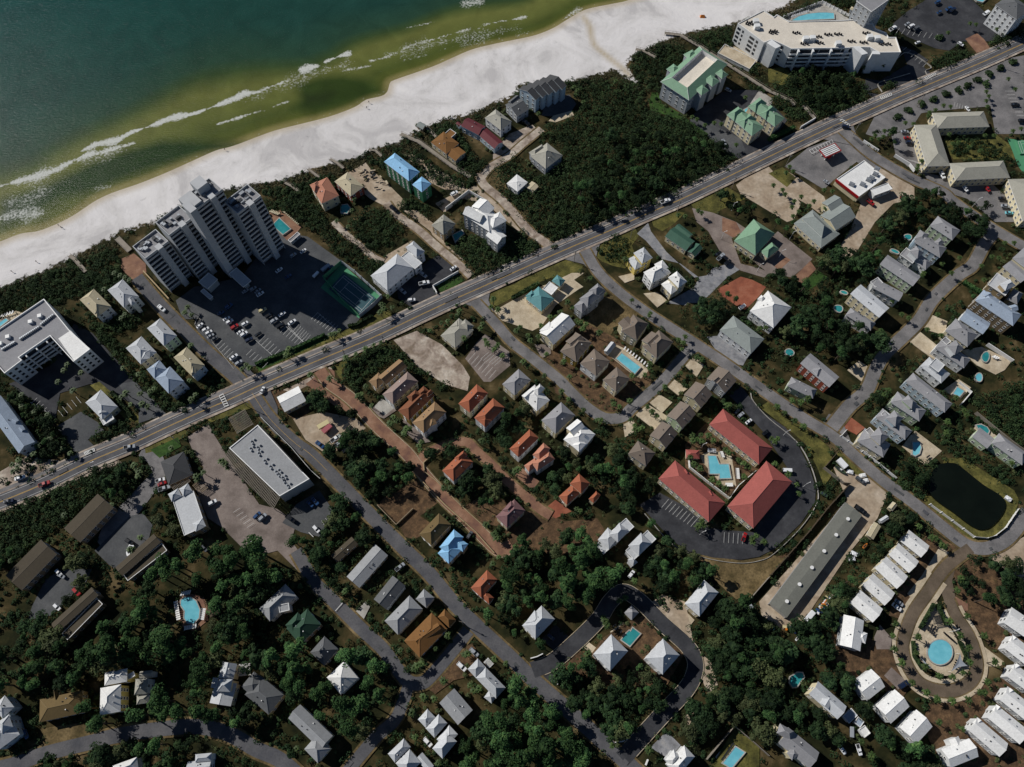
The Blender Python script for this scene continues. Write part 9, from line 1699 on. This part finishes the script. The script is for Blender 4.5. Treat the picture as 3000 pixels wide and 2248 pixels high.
PALMS = {
 (1,1): ('on the verges near the tennis court and main road', [(1090,980),(1140,900),(1080,1050),(1180,1000),(1110,1020),(680,1220),(720,1200),(650,1240),(290,1370),(260,1410),(310,1380),(780,1440),(860,1400),(950,1370),(1020,1330),(1080,1300),(470,1590),(640,1620),(2050,940),(2090,1030),(2030,1000),(1750,1050),(1500,1190),(1760,1030),(1660,1120),(1600,1130),(1940,1180),(1960,1150),(2000,1320),(2060,1370),(2130,1420),(1980,1280),(2090,1330),(1800,1270),(700,250),(850,60),(830,160),(800,300)]),
 (2,1): ('around the taupe cottages and teal roofed bank', [(70,1170),(230,1250),(160,1290),(250,1160),(330,1100),(420,1040),(480,960),(520,990),(560,1100),(600,1130),(640,1150),(100,1480),(140,1500),(450,1470),(300,1400),(500,1600),(280,1590),(680,740),(750,1230),(1200,1040),(1190,1060),(1610,160),(1640,180),(1500,210),(1440,200),(1040,930),(980,600),(1440,1270),(1480,1310),(1500,1250),(1470,1360),(1600,1430),(1640,1450),(1460,1560),(1190,1490),(1150,1580),(1190,1520),(1040,1590),(380,1080),(2140,1190),(2190,1180),(40,1200),(140,1240),(570,1140),(610,1190)]),
 (3,1): ('in the streets and sand lots right of the green roof', [(290,40),(400,80),(360,120),(230,80),(220,210),(270,170),(210,130),(500,140),(150,20),(1450,570),(1510,620),(1660,570),(1590,700),(1350,700),(1080,940),(1160,1060),(1220,1090),(950,1220),(1010,1240),(980,1200),(1380,1190),(1470,1060),(1500,1240),(2050,440),(2130,440),(1850,640),(1870,760),(1940,560),(2000,570),(1340,720),(960,1240)]),
 (3,0): ('in the resort grounds at upper right', [(190,1440),(160,1490),(220,1480),(50,1600),(130,1640),(560,1650),(490,1640),(1190,1060),(1260,1070),(1010,1130),(930,1170),(900,1200),(1060,1160),(960,1200),(1000,1180),(1520,910),(1580,920),(1450,950),(1390,1000),(1400,970),(1890,790),(1910,830),(1890,870),(1900,920),(2080,680),(2140,770),(1880,1170),(1960,1170),(1570,1160),(1600,1240),(1650,1230),(1740,1270),(1840,1300),(2120,1130),(2190,1110),(1330,1390),(1300,1430),(1290,1460),(1560,280),(1750,200),(1800,210),(1980,250),(880,560),(1000,560),(830,580)]),
 (2,0): ('around the green condominium and terrace yard', [(540,750),(570,780),(620,880),(230,980),(1670,1080),(1750,1060),(1810,1070),(1600,1030),(1940,1250),(2020,840),(900,700),(1560,1010),(550,820)]),
 (0,1): ('among the beach houses left of the tower', [(580,1490),(700,1560),(550,1540),(1040,720),(1080,740),(1120,760),(900,840),(1050,1090),(1080,1060),(1620,1000),(1590,1040),(1650,1060),(1650,1330),(2130,1500),(2100,1540),(2160,1530),(990,700),(1060,1520),(500,1640),(1200,1580),(1640,1640)]),
 (0,2): ('along the main road at left', [(1180,740),(1200,770),(1190,800),(1160,710),(410,270),(640,70),(1100,90),(1130,180),(1060,120),(1210,90),(1290,70),(1320,40),(1710,810),(1760,770),(1700,830),(1950,700),(1960,720),(1920,680),(560,1140),(960,1060),(1480,560),(1210,1330),(90,1530),(1270,200),(1230,180),(100,700),(150,720),(120,760),(540,560),(600,600),(1140,1440),(1690,100),(1660,150)]),
 (1,2): ('along the paver streets of the villas', [(900,100),(1000,190),(950,30),(1190,290),(1210,320),(1160,350),(1300,400),(1280,430),(1330,390),(1430,510),(1410,540),(1420,570),(1960,490),(1950,510),(1830,580),(1650,850),(1990,1220),(2060,1300),(2080,1340),(2100,1500),(2050,1560),(880,110),(1620,900),(1680,900)]),
 (2,2): ('around the motel court and cottage drives', [(430,70),(490,130),(620,220),(740,310),(770,320),(1030,310),(1060,360),(1100,400),(1130,380),(1060,400),(1320,30),(1330,40),(1170,200),(1210,250),(1250,280),(880,180),(930,200),(1020,150),(1890,170),(1860,190),(1850,570),(1870,600),(1960,660),(2000,700),(2040,720),(2010,800),(1730,830),(1790,860),(1840,910),(1560,450),(1640,440),(1700,450),(1600,480),(1560,500),(1740,490),(1640,500),(1540,640),(1570,700),(1620,740),(1730,1180),(1640,1190),(1660,1230),(1620,1220),(1600,1250),(560,1080),(590,1100),(380,980),(30,760),(60,740),(2080,1340),(2110,1320),(2180,1370),(2090,1370)]),
 (3,2): ('along the right hand street and slate roofed houses', [(150,250),(230,320),(310,370),(210,150),(330,140),(350,150),(290,160),(80,200),(60,500),(80,480),(40,470),(60,700),(170,790),(250,870),(270,950),(1700,230),(1720,270),(1550,330),(1540,430),(1630,120),(1300,1240),(1420,1330),(1490,1360),(1520,1410),(1450,1340),(1500,1400),(2110,690),(1000,100),(1040,60)]),
 (3,3): ('ringing the teardrop road', [(1570,400),(1660,520),(1730,630),(1740,750),(1690,840),(1600,880),(1480,870),(1360,790),(1290,670),(1290,530),(1100,420),(1080,520),(1090,640),(1140,760),(1250,930),(1360,1010),(1460,1070),(1590,1090),(1730,1080),(1860,1010),(1900,920),(1940,750),(1870,520),(1830,1010),(1640,130),(1730,350),(2040,220),(2170,260),(650,1420),(810,1440),(540,390),(450,530),(890,1560),(1650,30),(640,290),(1690,1330),(1480,1270)]),
 (1,3): ('around the houses by the road bend', [(380,90),(770,140),(530,540),(740,660),(1250,650),(1400,780),(1370,800),(1430,770),(1660,520),(1550,630),(1620,910),(1830,680),(1800,680),(1450,1050),(1540,1070),(1850,950),(1930,980),(1880,1000),(2160,760),(960,680),(940,660),(1370,1400),(1570,1630),(350,1500),(1350,1190),(2060,720)]),
 (2,3): ('around the loop road', [(790,360),(800,400),(980,190),(930,220),(760,530),(1060,50),(1180,1510),(870,1470),(650,680),(820,430)]),
}
pl_all = [(x, y, wn, tp(t, x, y, 5)) for t, (wn, lst) in PALMS.items() for x, y in lst]; n0 = 300-0
more = [(0, 0, wn, (x, y)) for x, y, s, wn, part in place['palm'][::3]]
allp = pl_all+more
allp.sort(key=lambda q: math.hypot(*q[3]))
for i, (x, y, wn, q) in enumerate(allp[:300]):
    me, tm = PP[i % 4]; s = TR.uniform(.75, 1.1); root = empty('palm_tree', (q[0], q[1], LAYER[0]*.5), TR.uniform(0, 6.28)); root.scale = (s, s, s*TR.uniform(.8, 1.15))
    wn2 = wn if wn.split()[0] in ('on', 'around', 'in', 'among', 'along', 'ringing') else 'in the '+wn
    nh = near_house(q[0], q[1]); tag(root, 'cabbage palm nearest the '+nh, 'palm', 'palms nearest the '+nh); inst('crown', me, root); inst('trunk', tm, root)
if len(allp) > 300:
    b = MB(); src_v = [tuple(v.co) for v in PP[0][0].vertices]; fs = [tuple(p.vertices) for p in PP[0][0].polygons]
    for x, y, wn, q in allp[300:]:
        i0 = len(b.v); b.v += [(p[0]*.9+q[0], p[1]*.9+q[1], p[2]*.95) for p in src_v]; b.f += [tuple(i0+k for k in f) for f in fs]; b.m += [0]*len(fs)
    tag(b.build('palm_crowns', 'palm_leaf'), 'remaining small palms farthest away near the upper right', 'palms', None, 'stuff')
# shrubs near houses and round clipped bushes along the resort car park
shr = []
for k, (x, y) in enumerate([(2110,540),(2010,595),(1920,645),(1820,690),(1725,735),(1640,775),(1530,815),(1430,865),(1335,905),(1225,955),(1125,1005),(1880,720),(1960,160),(1480,330)]):
    q = tp((3,0), x, y, 1); me, _ = PROT[('bush', 0)]; tag(inst('shrub', me, None, (q[0], q[1], 0), k, (3.4, 3.0, 2.6)), 'large round dark bush in the row along the resort car park verge', 'shrub', 'round bushes along the verge')
cand = []
for H in HOUSES:
    for k in range(4):
        p, q = H[k], H[(k+1) % 4]; c = (sum(v[0] for v in H)/4, sum(v[1] for v in H)/4); L = math.dist(p, q)
        for j in range(int(L/2.2)):
            if TR.random() < .5: continue
            s = (j+.5)/max(1, int(L/2.2)); x, y = p[0]+(q[0]-p[0])*s, p[1]+(q[1]-p[1])*s; d = unit((x-c[0], y-c[1])); o_ = TR.uniform(.6, 2.6); cand.append((x+d[0]*o_, y+d[1]*o_))
cx_ = np.array(cand); m = ~blocked_np(cx_[:, 0], cx_[:, 1]); cx_ = cx_[m]; TR.shuffle(cx_)
for i, (x, y) in enumerate(cx_[:290]):
    s = TR.uniform(.8, 1.7); me, _ = PROT[('bush', i % 4)]; tag(inst('shrub', me, None, (x, y, .05), TR.uniform(0, 6), (s, s, s)), 'small leafy shrub against the '+near_house(x, y), 'shrub', 'shrubs around the '+near_house(x, y))
if len(cx_) > 290:
    V = np.concatenate([crown_v('bush', TR)*TR.uniform(.8, 1.6)+np.array([x, y, .05]) for x, y in cx_[290:]]); o = bpy.data.objects.new('shrubbery', quads_mesh('shrubbery', V, ['olive_leaf'])); COL.objects.link(o); tag(o, 'remaining small shrubs scattered beside house walls', 'shrubs', None, 'stuff')
print('TREES', {k: len(v) for k, v in place.items()}, 'scrub', len(scrubC), 'dune', len(duneC), 'palms', len(allp), 'shrubs', len(cx_), 'under', len(X))
